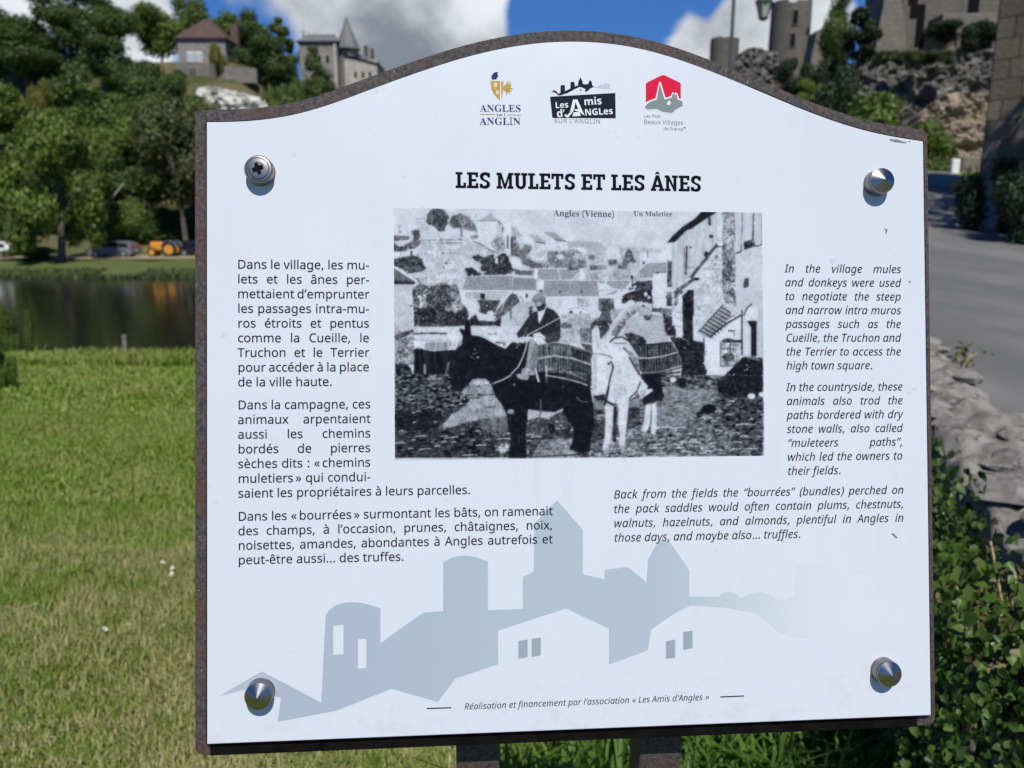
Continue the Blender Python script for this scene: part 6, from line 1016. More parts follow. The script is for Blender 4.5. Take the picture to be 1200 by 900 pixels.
'B': '''A650|-13 0 -13 27 7 30 30 41 59 79 307 694 334 693 583 104 616 45 632 33 660 27 660 0 341 0 341 27 390 33 411 43 421 58 416 95 376 197 154 197 115 99 112 61 121 45 140 33 190 27 190 0|169 239 360 239 263 475
E658|21 0 21 25 74 32 97 49 107 72 112 116 109 591 101 621 93 634 66 648 24 653 24 678 594 678 594 476 571 476 556 538 540 570 519 595 492 613 440 632 371 640 302 638 287 633 278 624 272 585 272 366 333 371 378 392 407 433 429 514 453 514 453 176 428 176 410 261 397 286 380 304 332 326 272 331 272 100 280 59 290 49 307 44 395 43 466 57 513 79 552 111 585 156 612 213 640 213 599 0
G756|399 -15 322 -9 231 19 155 67 97 134 75 173 58 217 44 289 44 391 66 483 97 543 138 595 208 648 269 675 335 690 403 692 464 684 561 652 581 649 604 659 624 693 651 693 651 458 625 458 586 541 532 604 479 640 433 656 398 660 356 655 319 640 288 615 262 580 242 535 228 479 220 414 218 301 230 201 246 146 268 101 296 65 347 30 410 19 458 24 488 40 507 76 510 201 502 237 490 254 477 261 410 271 410 295 745 295 745 271 690 261 670 238 664 202 664 43 598 18 532 -1 466 -11
L635|23 0 23 26 75 35 97 52 107 75 111 120 108 597 101 621 87 637 66 647 24 653 24 678 372 678 372 653 329 650 300 642 282 625 273 597 271 123 277 66 298 46 348 41 429 48 480 64 523 91 551 119 582 167 609 230 636 230 598 0
M944|21 0 21 26 72 35 96 52 109 84 112 118 110 598 103 623 87 639 61 648 22 653 22 678 275 678 472 212 669 678 919 678 919 653 871 642 848 625 837 595 834 563 837 83 845 54 858 39 882 30 918 26 918 0 589 0 589 26 627 32 653 42 666 56 674 83 677 594 429 0 402 0 157 579 160 82 169 55 184 40 207 31 252 26 252 0
N735|600 -16 159 521 161 82 169 57 181 42 213 30 248 26 248 0 27 0 27 26 76 33 99 49 109 72 113 117 113 578 57 643 27 653 27 678 233 678 582 251 582 562 578 606 568 629 554 640 493 653 493 678 714 678 714 653 671 647 650 637 638 621 630 596 628 -16
R704|23 0 23 26 75 35 97 52 107 75 111 120 108 596 101 620 87 636 66 646 24 653 24 678 323 678 425 672 481 661 527 644 579 609 603 578 616 541 621 498 612 441 583 395 562 375 505 345 469 333 659 53 681 33 715 26 715 0 504 0 300 316 293 316 271 316 271 120 275 75 285 52 300 39 325 30 360 26 360 0|271 348 339 350 384 362 416 384 438 418 451 481 445 562 423 606 386 633 362 640 316 641 290 635 277 621 271 584
S581|64 -16 64 235 93 235 115 161 154 88 192 51 239 29 307 22 355 34 374 46 397 70 410 99 414 121 410 164 384 205 354 228 183 317 138 352 105 389 84 430 74 494 80 551 100 600 122 630 150 655 183 675 220 688 261 694 307 692 446 662 467 670 477 694 505 694 505 475 480 475 457 540 414 602 370 639 330 656 277 662 224 647 190 613 178 566 188 522 219 488 269 457 431 377 472 347 502 315 527 261 535 198 527 138 504 86 478 53 444 26 373 -5 323 -13 255 -14 122 18 103 10 91 -16
T630|137 0 137 26 183 31 212 46 224 66 231 95 232 645 167 639 136 628 109 611 76 576 61 546 43 473 16 473 16 678 611 678 611 472 586 472 568 548 552 577 531 602 505 621 475 634 440 642 392 645 395 83 403 57 417 41 440 31 488 26 488 0
U733|369 -19 276 -10 227 5 170 42 133 98 118 145 110 200 106 596 99 620 85 636 64 646 22 653 22 678 358 678 358 653 293 639 280 626 272 602 271 167 288 101 311 66 346 44 409 33 450 36 486 46 516 62 540 84 559 113 573 148 581 189 581 595 573 619 560 635 536 645 489 653 489 678 706 678 706 653 676 647 649 632 638 616 631 593 628 233 613 137 593 87 566 48 508 7 431 -15
V637|316 -19 58 584 24 636 4 647 -21 653 -21 678 314 678 314 653 266 649 239 638 228 621 228 601 385 213 518 562 527 599 527 620 517 638 490 649 445 653 445 678 658 678 658 653 630 649 613 640 598 626 579 593 342 -19
a512|379 -15 346 -11 321 2 305 23 298 52 263 24 225 3 185 -9 142 -13 86 -1 60 17 42 42 32 72 31 110 39 140 66 180 94 202 153 234 296 283 296 369 289 403 268 429 230 440 180 436 159 422 156 404 178 367 183 344 178 320 164 301 142 288 115 284 94 287 71 298 51 331 52 377 74 414 111 444 152 462 188 470 291 472 332 464 366 452 392 435 411 413 425 385 435 333 438 64 441 56 450 51 477 62 490 41 465 16 438 -1 409 -12|225 50 264 64 296 94 296 252 268 244 223 221 193 189 184 170 176 125 183 79 204 55
e448|229 -15 187 -11 149 2 115 24 86 52 62 88 44 131 33 180 29 234 33 284 44 330 63 371 88 406 118 435 153 457 192 470 234 474 275 470 311 460 343 442 371 417 393 386 408 349 418 306 421 247 174 247 176 204 192 135 223 89 244 75 269 66 312 64 339 72 366 88 402 128 424 108 384 54 339 16 287 -7|173 286 300 286 295 386 284 419 269 435 248 442 224 440 199 422 182 388 177 364
g487|217 -209 132 -202 84 -188 49 -166 24 -131 22 -99 32 -78 53 -60 102 -38 73 -21 44 9 35 45 42 80 56 103 79 124 152 164 100 190 79 206 50 244 40 266 33 316 43 370 59 398 90 430 131 454 179 469 249 474 306 466 347 453 472 453 472 399 399 399 425 354 434 303 425 252 398 209 358 177 316 160 269 153 205 155 182 149 157 129 150 106 158 86 184 75 347 68 386 60 425 43 451 19 465 -14 470 -55 461 -105 445 -133 421 -157 370 -186 302 -203|234 185 264 193 283 217 294 257 297 314 294 371 283 411 264 434 234 442 204 434 184 411 174 371 170 314 174 257 184 217 204 193|239 -173 306 -168 354 -154 370 -144 390 -116 392 -92 387 -76 371 -61 335 -52 144 -51 123 -70 111 -92 109 -114 117 -133 133 -149 159 -162 194 -170
i295|150 539 121 544 97 561 80 585 75 614 80 643 97 668 121 684 150 690 179 684 204 668 220 644 225 614 220 585 203 561 179 544|27 0 27 24 57 30 70 41 78 83 77 399 67 427 30 437 31 462 221 462 222 69 233 36 268 24 268 0
l297|27 0 27 24 57 30 70 41 78 83 77 607 68 642 51 651 30 654 30 678 221 678 222 69 233 36 268 24 268 0
n567|27 0 27 24 56 30 70 42 78 83 77 398 70 419 62 429 28 438 28 462 220 462 220 398 250 431 283 455 341 473 392 472 419 464 441 452 459 434 474 412 490 352 494 56 508 33 541 24 541 0 301 0 301 24 326 28 340 39 347 57 350 83 348 359 335 393 322 401 302 404 279 401 258 390 220 350 221 62 227 42 235 33 268 24 268 0
r428|27 0 27 24 57 30 70 41 78 83 77 400 66 427 30 437 31 462 217 462 217 375 253 426 305 464 330 472 357 474 384 469 404 458 423 434 431 396 424 364 405 341 376 331 346 334 331 343 300 381 281 387 266 383 251 372 237 352 227 327 222 286 224 61 230 45 241 35 294 24 294 0
s429|225 -15 181 -9 109 13 89 7 76 -13 53 -13 53 157 79 157 93 114 112 78 138 50 177 27 218 22 255 32 278 54 286 87 278 116 256 142 135 206 81 252 65 278 57 307 56 343 61 372 71 399 97 433 119 451 146 464 176 472 218 475 317 454 332 459 343 475 363 475 363 330 340 330 326 367 307 397 285 419 259 434 232 441 194 437 173 425 158 403 158 369 172 346 197 326 297 276 338 248 365 217 380 178 380 107 372 77 350 38 316 9 289 -5
t340|184 -14 144 -10 113 3 92 23 79 53 72 106 72 415 30 415 30 446 131 550 192 631 215 631 215 462 309 462 309 415 215 415 218 89 230 66 250 60 267 63 282 73 307 111 331 98 305 49 271 14 231 -7
u558|195 -15 149 -9 124 1 97 26 79 61 68 125 66 399 52 428 17 438 17 462 211 462 212 98 228 65 241 57 263 53 305 64 340 98 338 394 332 418 322 429 282 438 282 462 482 462 483 88 488 65 496 55 536 44 536 19 446 10 340 -15 340 60 312 29 277 5 237 -10''',
'S': '''A690|0 0 252 717 437 717 690 0 527 0 475 170 443 170 215 170 163 0|253 297 439 297 345 606
G724|390 -10 315 -4 249 14 192 43 167 62 124 109 92 167 70 235 58 358 64 438 82 509 113 572 155 625 208 667 272 699 346 718 445 724 529 715 583 702 643 680 593 559 538 581 475 595 414 598 354 586 304 560 263 521 234 470 221 424 214 373 217 305 229 245 244 205 274 163 304 139 340 124 384 116 443 118 496 126 496 275 361 275 361 401 644 401 644 31 512 -2
L565|90 0 90 714 241 714 241 125 531 125 531 0
N813|90 0 90 714 281 714 591 179 587 714 723 714 723 0 531 0 218 540 225 362 225 0
S551|248 -10 141 1 46 33 46 174 179 125 233 116 273 115 308 120 339 137 357 161 363 191 357 219 332 250 163 340 128 365 96 397 71 437 58 476 54 521 58 566 70 606 91 641 119 671 154 694 196 711 243 721 296 724 364 719 428 704 508 674 459 556 351 592 301 598 262 595 231 583 211 561 202 534 204 508 215 485 236 466 399 379 465 328 490 292 506 249 511 198 507 153 494 113 472 77 424 33 383 12 334 -2
d633|251 -10 187 0 133 30 89 80 67 125 49 207 45 272 53 367 68 420 89 465 118 501 152 528 210 551 269 556 332 543 370 521 412 476 417 476 406 569 406 760 555 760 555 0 441 0 412 71 406 71 373 33 337 8 292 -7|303 109 356 118 375 130 390 145 409 191 416 271 406 356 385 403 357 424 301 435 257 424 224 392 203 341 196 270 203 200 224 149 258 119
e591|325 -10 266 -6 213 7 165 29 137 48 101 84 73 129 54 183 47 224 46 292 53 357 70 412 95 458 128 496 168 524 214 544 266 554 331 555 381 547 426 531 465 507 497 475 522 435 539 390 547 337 548 236 196 236 202 193 225 146 253 121 289 106 332 101 406 107 461 121 517 144 517 29 432 -1|199 335 408 335 397 391 375 425 340 445 304 450 265 443 233 422 210 386
i305|153 614 115 620 90 634 78 652 72 687 78 722 90 740 115 754 153 760 191 754 216 740 231 715 234 687 231 660 216 634 191 620|78 0 78 546 227 546 227 0
m982|78 0 78 546 192 546 212 476 220 476 250 512 299 541 356 555 421 553 459 545 491 531 526 504 545 476 558 476 588 512 627 537 684 553 742 555 782 549 833 529 859 509 880 481 900 427 906 381 907 0 758 0 758 319 753 371 746 391 726 420 712 430 676 437 637 431 616 421 592 395 577 358 567 293 567 0 418 0 418 319 413 371 406 391 386 420 372 430 336 437 295 430 274 419 250 390 236 350 227 278 227 0
n657|78 0 78 546 192 546 212 476 220 476 242 504 280 532 315 545 363 555 409 555 449 549 500 529 529 509 561 465 575 427 581 381 582 0 433 0 433 319 428 371 417 400 400 420 376 433 345 437 300 430 277 419 252 390 237 350 227 278 227 0
r454|78 0 78 546 191 546 213 454 220 454 257 502 308 539 369 556 433 552 422 412 359 416 305 404 260 374 235 334 227 278 227 0
s497|226 -10 128 -2 46 22 46 145 141 112 231 99 260 101 288 109 305 123 312 146 305 171 283 189 137 259 81 299 61 327 49 362 45 404 49 440 60 470 78 497 104 518 154 541 214 554 261 556 323 552 381 540 453 513 408 406 323 437 259 446 209 437 197 426 194 404 201 387 218 373 370 303 424 263 445 234 456 196 458 142 451 105 436 73 414 46 368 15 305 -4''',
}

# ------------------------------------------------------------------ the information sign
def rot3(a, b_, c): return Matrix.Rotation(a, 3, 'Y') @ Matrix.Rotation(b_, 3, 'X') @ Matrix.Rotation(c, 3, 'Z')
PM = rot3(R(4.43213986), R(-.82705058), R(.28635071)); SC = .0007009
bpy.context.view_layer.update()
PW4 = cam.matrix_world @ Matrix.Translation((0, 0, -F * SC)) @ PM.to_4x4()
_n = PM.col[2]
def uv(px, py):
    """photograph pixel to the panel's own plane, in metres from its centre"""
    d = Vector(((px - 600) / F, (450 - py) / F, -1)); o = Vector((0, 0, -1)); t_ = _n.dot(o) / _n.dot(d); X = (d * t_ - o) * F * SC
    return X.dot(PM.col[0]), X.dot(PM.col[1])
def to_px(u, v_):
    P_ = PM @ Vector((u, v_, 0)) / SC; z = F - P_.z
    return 600 + F * P_.x / z, 450 - F * P_.y / z
ctr = PW4 @ Vector((.06, -.28, 0))
sign = empty('information_sign', (ctr.x, ctr.y + .04, 0), 0, 'white information panel about mules and donkeys in a rusty steel frame on two posts', 'sign')
bpy.context.view_layer.update(); RI = sign.matrix_world.inverted()
def on_panel(o, z=0, parent=None):
    if parent is None: o.parent = sign; o.matrix_local = RI @ PW4 @ Matrix.Translation((0, 0, z))
    else: o.parent = parent; o.location = (0, 0, z)
    return o
# materials
m_panel = mat('white_printed_panel', (.55, .59, .645), .4, 0, .2); t, b = parts(m_panel); v = opos(t)
n1 = t.noise(v, 60, 5, .7); n2 = t.noise(v, 16, 3, .6); sp = t.math('MULTIPLY', t.ramp(n1, .62, .70), t.ramp(n2, .40, .58)); sy = t.new('ShaderNodeSeparateXYZ'); t.put(sy.inputs[0], v)
low = t.math('MULTIPLY', t.ramp(sy.outputs[1], -.20, -.29), t.ramp(t.noise(v, 45, 6, .75), .48, .7))
c = t.mix(t.ramp(t.noise(v, 5, 3, .5), .3, .7), (.562, .594, .648), (.582, .608, .656)); c = t.mix(t.math('MULTIPLY', sp, .62), c, (.42, .44, .46)); c = t.mix(t.math('MULTIPLY', low, .6), c, (.50, .50, .49))
drip = t.math('MULTIPLY', t.ramp(t.noise(t.vmath('MULTIPLY', v, (1, .06, 1)), 70, 4, .7), .52, .75), t.ramp(t.noise(v, 7, 3, .6), .4, .7)); c = t.mix(t.math('MULTIPLY', drip, .16), c, (.36, .37, .37))
t.put(b.inputs['Base Color'], c); t.put(b.inputs['Roughness'], t.ramp(n2, .3, .7, .28, .42))
m_rust = mat('rusty_painted_steel', (.07, .055, .05), .75, .2, .4); t, b = parts(m_rust); v = wpos(t)
sv = t.new('ShaderNodeSeparateXYZ'); t.put(sv.inputs[0], opos(t))
c = t.mix(t.ramp(t.noise(v, 300, 3, .7), .35, .65), (.034, .028, .028), (.088, .078, .076)); rs = t.math('ADD', t.noise(v, 22, 5, .65), t.math('MULTIPLY', t.math('SUBTRACT', t.noise(v, 160, 3, .6), .5), .5)); c = t.mix(t.math('MULTIPLY', t.ramp(t.math('ADD', rs, t.ramp(sv.outputs[1], .1, -.2, 0, .05)), .46, .68), .62), c, t.mix(t.noise(v, 240, 3, .7), (.055, .024, .020), (.14, .062, .048)))
c = t.mix(t.ramp(t.noise(v, 420, 2, .6), .70, .76), c, (.33, .31, .29)); t.put(b.inputs['Base Color'], c); bump(t, b, t.noise(v, 380, 4, .7), .6, .001)
m_ink = mat('black_ink', (.005, .006, .010), .7, 0, .03)
def plain(name, c): return mat(name, tuple(.9 * q for q in c), .6, 0, .04)
m_navy = plain('navy_ink', (.035, .040, .14)); m_gold = plain('gold_ink', (.48, .30, .075)); m_lgold = plain('pale_gold_ink', (.68, .58, .40)); m_red2 = plain('red_ink', (.66, .014, .055)); m_sage = plain('grey_green_ink', (.21, .255, .245)); m_wink = plain('white_ink', (.74, .765, .80)); m_blk = plain('blue_black_ink', (.012, .016, .028)); m_greytxt = plain('grey_ink', (.20, .21, .225)); m_fade = plain('pale_blue_grey_ink', (.46, .54, .58))
m_sil = plain('blue_grey_gradient_ink', (.36, .43, .52)); t, b = parts(m_sil); sx = t.new('ShaderNodeSeparateXYZ'); t.put(sx.inputs[0], opos(t))
c = t.mix(t.ramp(sx.outputs[0], -.17, .05), (.335, .385, .46), (.36, .425, .48)); c = t.mix(t.ramp(sx.outputs[0], -.26, -.17), (.40, .43, .46), c); c = t.mix(t.ramp(sx.outputs[0], .10, .29), c, (.572, .601, .652)); t.put(b.inputs['Base Color'], c)
# panel and frame outline
arch = [(243, 143), (270, 143), (300, 141.5), (340, 136), (380, 125), (420, 110), (460, 95), (500, 81), (540, 68), (580, 58), (620, 51), (660, 48), (700, 49), (740, 54), (780, 64), (820, 78), (860, 94), (900, 111), (940, 128), (980, 143), (1015, 153.5), (1045, 160), (1065, 163), (1082, 165.5)]
arch_uv = [uv(*p_) for p_ in arch]; uL = (uv(243, 143)[0] + uv(242, 872)[0]) / 2; uR = (uv(1082, 165)[0] + uv(1091, 838)[0]) / 2; vB = (uv(242, 872)[1] + uv(1091, 838.5)[1]) / 2
arch_uv[0] = (uL, arch_uv[0][1]); arch_uv[-1] = (uR, arch_uv[-1][1])
def dense(P_):
    """smooth the measured arch"""
    x = np.array([p_[0] for p_ in P_]); y = np.array([p_[1] for p_ in P_]); xs_ = np.linspace(x[0], x[-1], 90); ys_ = np.interp(xs_, x, y)
    for _ in range(6): ys_[1:-1] = .25 * ys_[:-2] + .5 * ys_[1:-1] + .25 * ys_[2:]
    return list(zip(xs_, ys_))
A = dense(arch_uv); outline = [(uR, vB)] + A[::-1] + [(uL, vB)]
TH = .0065
face = empty('tmp', (0, 0, 0)); bpy.data.objects.remove(face)
bm = bmesh.new(); add_prism(bm, outline[::-1] if False else outline, Matrix.Translation((0, 0, -TH)), TH)
bmesh.ops.recalc_face_normals(bm, faces=bm.faces); e_ = [e for e in bm.edges if all(v_.co.z > -1e-6 for v_ in e.verts)]; bmesh.ops.bevel(bm, geom=e_, offset=.0005, segments=2, affect='EDGES')
face = on_panel(bm_obj('face_panel', bm, m_panel))
oL, oR, oT, oB = .0116, .0086, .0128, .0118
fo = []
for i, (x, y) in enumerate(A):
    j0, j1 = max(i - 1, 0), min(i + 1, len(A) - 1); dx, dy = A[j1][0] - A[j0][0], A[j1][1] - A[j0][1]; l_ = math.hypot(dx, dy); fo.append((x - dy / l_ * oT, y + dx / l_ * oT))
xl, xr, yb_ = uL - oL, uR + oR, vB - oB
def arc(cx, cy, r, a0, a1, n=6): return [(cx + r * math.cos(R(a0 + (a1 - a0) * k / n)), cy + r * math.sin(R(a0 + (a1 - a0) * k / n))) for k in range(n + 1)]
fo = [p_ for p_ in fo if xl + .006 < p_[0] < xr - .009]; r1 = .007
pol = arc(xr - r1, yb_ + r1, r1, -90, 0) + [(xr, fo[-1][1] - .006), (xr - .0015, fo[-1][1] - .003), (xr - .004, fo[-1][1] - .0006)] + fo[::-1] + [(xl + .001, fo[0][1] - .0015), (xl, fo[0][1] - .004)] + arc(xl + r1, yb_ + r1, r1, 180, 270)
bm = bmesh.new(); add_prism(bm, pol, Matrix.Translation((0, 0, -TH - .0065)), .006); bmesh.ops.recalc_face_normals(bm, faces=bm.faces); e_ = [e for e in bm.edges if abs(e.verts[0].co.z - e.verts[1].co.z) < 1e-6]; bmesh.ops.bevel(bm, geom=e_, offset=.0008, segments=2, affect='EDGES')
on_panel(bm_obj('backing_plate', bm, m_rust))
m_shadow_black = mottled('painted_shadow_black', (.004, .0036, .0036), (.008, .0065, .006), 60, .9, spec=.04)  # near-black colour that stands in for shadow around the panel
bm = bmesh.new(); add_box(bm, ((uL + uR - .008) / 2, vB - oB / 2 + .0035, -TH - .0012), (uR - uL - .009, oB + .0074, .003), None, .0004); on_panel(bm_obj('bottom_shadow_strip', bm, m_shadow_black))  # dark strip in place of the shadow the panel casts below its edge
bm = bmesh.new(); add_prism(bm, [(x + (.0022 if x > 0 else -.0016) * (abs(x) > .2), y + (.0014 if y > vB + .01 else -.001)) for x, y in outline], Matrix.Translation((0, 0, -TH - .0004)), .0042); bmesh.ops.recalc_face_normals(bm, faces=bm.faces); on_panel(bm_obj('shadow_gap_rim', bm, m_shadow_black))  # thin black rim painted in for the shadow gap between panel and plate
# lower stiffening bar behind the plate, and the two posts
bm = bmesh.new(); add_box(bm, ((xl + xr) / 2, vB + .02, -TH - .0205), (xr - xl - .03, .05, .026), None, .001); on_panel(bm_obj('stiffening_bar', bm, m_rust))
for a_, b_, dx in ((535, 588, 0), (764, 813, 0)):
    u0, v0 = uv((a_ + b_) / 2, 874); wd = .0375; top = PW4 @ Vector((u0, v0 + .10, -TH - .045)); bot = PW4 @ Vector((u0, vB - .01, -TH - .045))
    rx = PM.to_4x4(); bm = bmesh.new(); ax = (PW4.to_3x3() @ Vector((1, 0, 0))).normalized(); ang = math.atan2(ax.y, ax.x); rot = Matrix.Rotation(ang, 3, 'Z')
    add_box(bm, (bot.x, bot.y + .0, bot.z / 2 - .05), (wd, wd, bot.z + .1), rot, .002)
    o = bm_obj('post', bm, m_rust, sign); o.location = -sign.location
    bm = bmesh.new(); add_box(bm, (u0, vB + .16, -TH - .050), (wd, .36, .03), None, .002); on_panel(bm_obj('upright', bm, m_rust))
# bolts
m_chrome = mat('polished_steel', (.30, .295, .29), .24, 1); m_steel = mat('dull_steel', (.24, .235, .22), .36, 1)
HB = .0095
def bolt(px, py, cone):
    # the head in the photograph stands HB above the panel
    u, v_ = uv(px, py); f_ = (F * SC - HB) / (F * SC); u, v_ = u * f_, v_ * f_
    rb = .0108 if cone else .0112
    bm = bmesh.new(); add_lathe(bm, [(rb * 1.02, 0), (rb * 1.02, .001), (rb, .0012), (rb, HB - .0012), (rb * .95, HB - .0004), (rb * .93, HB)], 40); o = on_panel(bm_obj('bolt', bm, m_steel, None, False), .0002); o.matrix_local = RI @ PW4 @ Matrix.Translation((u, v_, .0002))
    if cone:
        bm = bmesh.new(); add_lathe(bm, [(rb * .99, 0), (rb * .97, .0006), (rb * .5, .0029), (.0004, .0052)], 40); c_ = bm_obj('cone_cap', bm, m_chrome, o); c_.location = (0, 0, HB)
    else:
        bm = bmesh.new(); add_lathe(bm, [(rb * .90, 0), (rb * .90, .0004), (rb * .80, .0006), (rb * .78, .0001), (rb * .74, .0001), (rb * .72, .0009), (rb * .5, .0012), (.0003, .0013)], 32); c_ = bm_obj('screw_head', bm, m_steel, o, False); c_.location = (0, 0, HB + .0001)
        bm = bmesh.new(); cr = [(1, .32), (.32, .32), (.32, 1), (-.32, 1), (-.32, .32), (-1, .32), (-1, -.32), (-.32, -.32), (-.32, -1), (.32, -1), (.32, -.32), (1, -.32)]; add_prism(bm, [(x * .0042, y * .0042) for x, y in cr], Matrix.Rotation(.35, 4, 'Z'), .0026); c_ = bm_obj('cross_slot', bm, m_dark, o); c_.location = (0, 0, HB)
    return o
bolt(301.5, 198, False); bolt(1032.5, 212, True); bolt(301.5, 816, True); bolt(1041, 790, True)
# ------------------------------------------------------------------ lettering from outlines
GL = {}
for fk, txt in GLYPHS.items():
    GL[fk] = {}
    for l_ in txt.split('\n'):
        q_ = l_[1:].split('|'); GL[fk][l_[0]] = (int(q_[0]), [[tuple(map(int, c_.split()[i:i + 2])) for i in range(0, len(c_.split()), 2)] for c_ in q_[1:]])
def glyph(fk, ch):
    if ch == '~': return (150, [])
    if ch in GL[fk]: return GL[fk][ch]
    if fk == 'I' and ch == 'é':
        e = GL['I']['e']; ac = [[(x + .21 * y - 40, y) for x, y in c_] for c_ in GL['R']['é'][1] if min(y for x, y in c_) > 560]; return (e[0], e[1] + ac)
    a_, cs = GL['R'][ch]
    if fk == 'I': cs = [[(x + .2 * y - 20, y) for x, y in c_] for c_ in cs]
    return (a_, cs)
def fill(name, polys, m, parent, z, fat=0.):
    c_ = bpy.data.curves.new(name, 'CURVE'); c_.dimensions = '2D'; c_.fill_mode = 'BOTH'; c_.offset = fat
    for P_ in polys:
        s_ = c_.splines.new('POLY'); s_.points.add(len(P_) - 1); s_.use_cyclic_u = True
        for p_, (x, y) in zip(s_.points, P_): p_.co = (x, y, 0, 1)
    tmp = link(bpy.data.objects.new('tmp', c_)); bpy.context.view_layer.update(); me = bpy.data.meshes.new_from_object(tmp.evaluated_get(bpy.context.evaluated_depsgraph_get())); bpy.data.objects.remove(tmp); bpy.data.curves.remove(c_)
    me.name = name; me.materials.clear(); me.materials.append(m); o = link(bpy.data.objects.new(name, me)); o.parent = parent; o.location = (0, 0, z)
    return o
def line(fk, s, a, b_, em, justify=True, track=0, sp=None, bold=0):
    """one line of type from pixel a (baseline start); justified to pixel b_ when given"""
    u0, v0 = uv(*a); u1, v1 = uv(*b_) if b_ else (u0 + 1, v0); k_ = em * SC / 1000
    wds = s.split(' '); adv = lambda w_: sum(glyph(fk, c_)[0] + track for c_ in w_); tot = sum(adv(w_) for w_ in wds) * k_; gap = GL['R'][' '][0] * k_
    if justify and len(wds) > 1: gap = (u1 - u0 - tot) / (len(wds) - 1)
    elif justify: k_ *= (u1 - u0) / tot
    if sp == 'fit': f_ = (u1 - u0) / (tot + gap * (len(wds) - 1)); k_ *= f_; gap *= f_
    d = Vector((u1 - u0, v1 - v0)).normalized() if b_ else Vector((1, 0)); nn = Vector((-d.y, d.x)); polys = []; x = 0
    for w_ in wds:
        for ch in w_:
            a_, cs = glyph(fk, ch)
            for c_ in cs: polys.append([tuple(Vector((u0, v0)) + d * (x + px_ * k_) + nn * (py_ * k_)) for px_, py_ in c_])
            x += (a_ + track) * k_
        x += gap
    return polys
FAT = .00007
def block(name, fk, lines, a0, a1, xr_, em, nat=()):
    polys = []; n = len(lines)
    for i, s in enumerate(lines):
        f_ = i / (n - 1); a = (a0[0] + (a1[0] - a0[0]) * f_, a0[1] + (a1[1] - a0[1]) * f_); u, v_ = uv(*a)
        if i in nat: polys += line(fk, s, a, None, em, False)
        else: polys += line(fk, s, a, to_px(uv(xr_, a[1])[0], v_), em)
    return fill(name, polys, m_ink, face, .00022, FAT if fk == 'R' else .00003)
block('french_paragraph', 'R', ['Dans le village, les mu-', 'lets et les ânes per-', 'mettaient d’emprunter', 'les passages intra-mu-', 'ros étroits et pentus', 'comme la Cueille, le', 'Truchon et le Terrier', 'pour accéder à la place', 'de la ville haute.'], (278.0, 314.8), (278.5, 452.8), 433, 14.0, (8,))
block('french_paragraph', 'R', ['Dans la campagne, ces', 'animaux arpentaient', 'aussi les chemins', 'bordés de pierres', 'sèches dits : «~chemins', 'muletiers~» qui condui-', 'saient les propriétaires à leurs parcelles.'], (278.4, 479.6), (278.7, 583.2), 434.5, 14.0, (6,))
block('french_paragraph', 'R', ['Dans les «~bourrées~» surmontant les bâts, on ramenait', 'des champs, à l’occasion, prunes, châtaignes, noix,', 'noisettes, amandes, abondantes à Angles autrefois et', 'peut-être aussi... des truffes.'], (278.6, 610.3), (278.8, 661.4), 648, 14.0, (3,))
block('english_paragraph', 'I', ['In the village mules', 'and donkeys were used', 'to negotiate the steep', 'and narrow intra muros', 'passages such as the', 'Cueille, the Truchon and', 'the Terrier to access the', 'high town square.'], (919.5, 319.2), (921.3, 433.0), 1056, 13.55, (7,))
block('english_paragraph', 'I', ['In the countryside, these', 'animals also trod the', 'paths bordered with dry', 'stone walls, also called', '“muleteers paths”,', 'which led the owners to', 'their fields.'], (921.3, 458.3), (923, 556.5), 1058, 13.55, (6,))
block('english_paragraph', 'I', ['Back from the fields the “bourrées” (bundles) perched on', 'the pack saddles would often contain plums, chestnuts,', 'walnuts, hazelnuts, and almonds, plentiful in Angles in', 'those days, and maybe also... truffles.'], (719, 584.2), (719.6, 634.8), 1059.3, 13.6, (3,))
fl = line('I', 'Réalisation et financement par l’association « Les Amis d’Angles »', (544, 831.5), (831, 820), 10.06, False, 0, 'fit')
for a, b_ in (((500, 830.2), (529, 829.2)), ((844, 816.6), (872, 815.4))):
    (x0, y0), (x1, y1) = uv(*a), uv(*b_); h_ = .00045; fl.append([(x0, y0 - h_), (x1, y1 - h_), (x1, y1 + h_), (x0, y0 + h_)])
fill('funding_line', fl, m_ink, face, .00022)
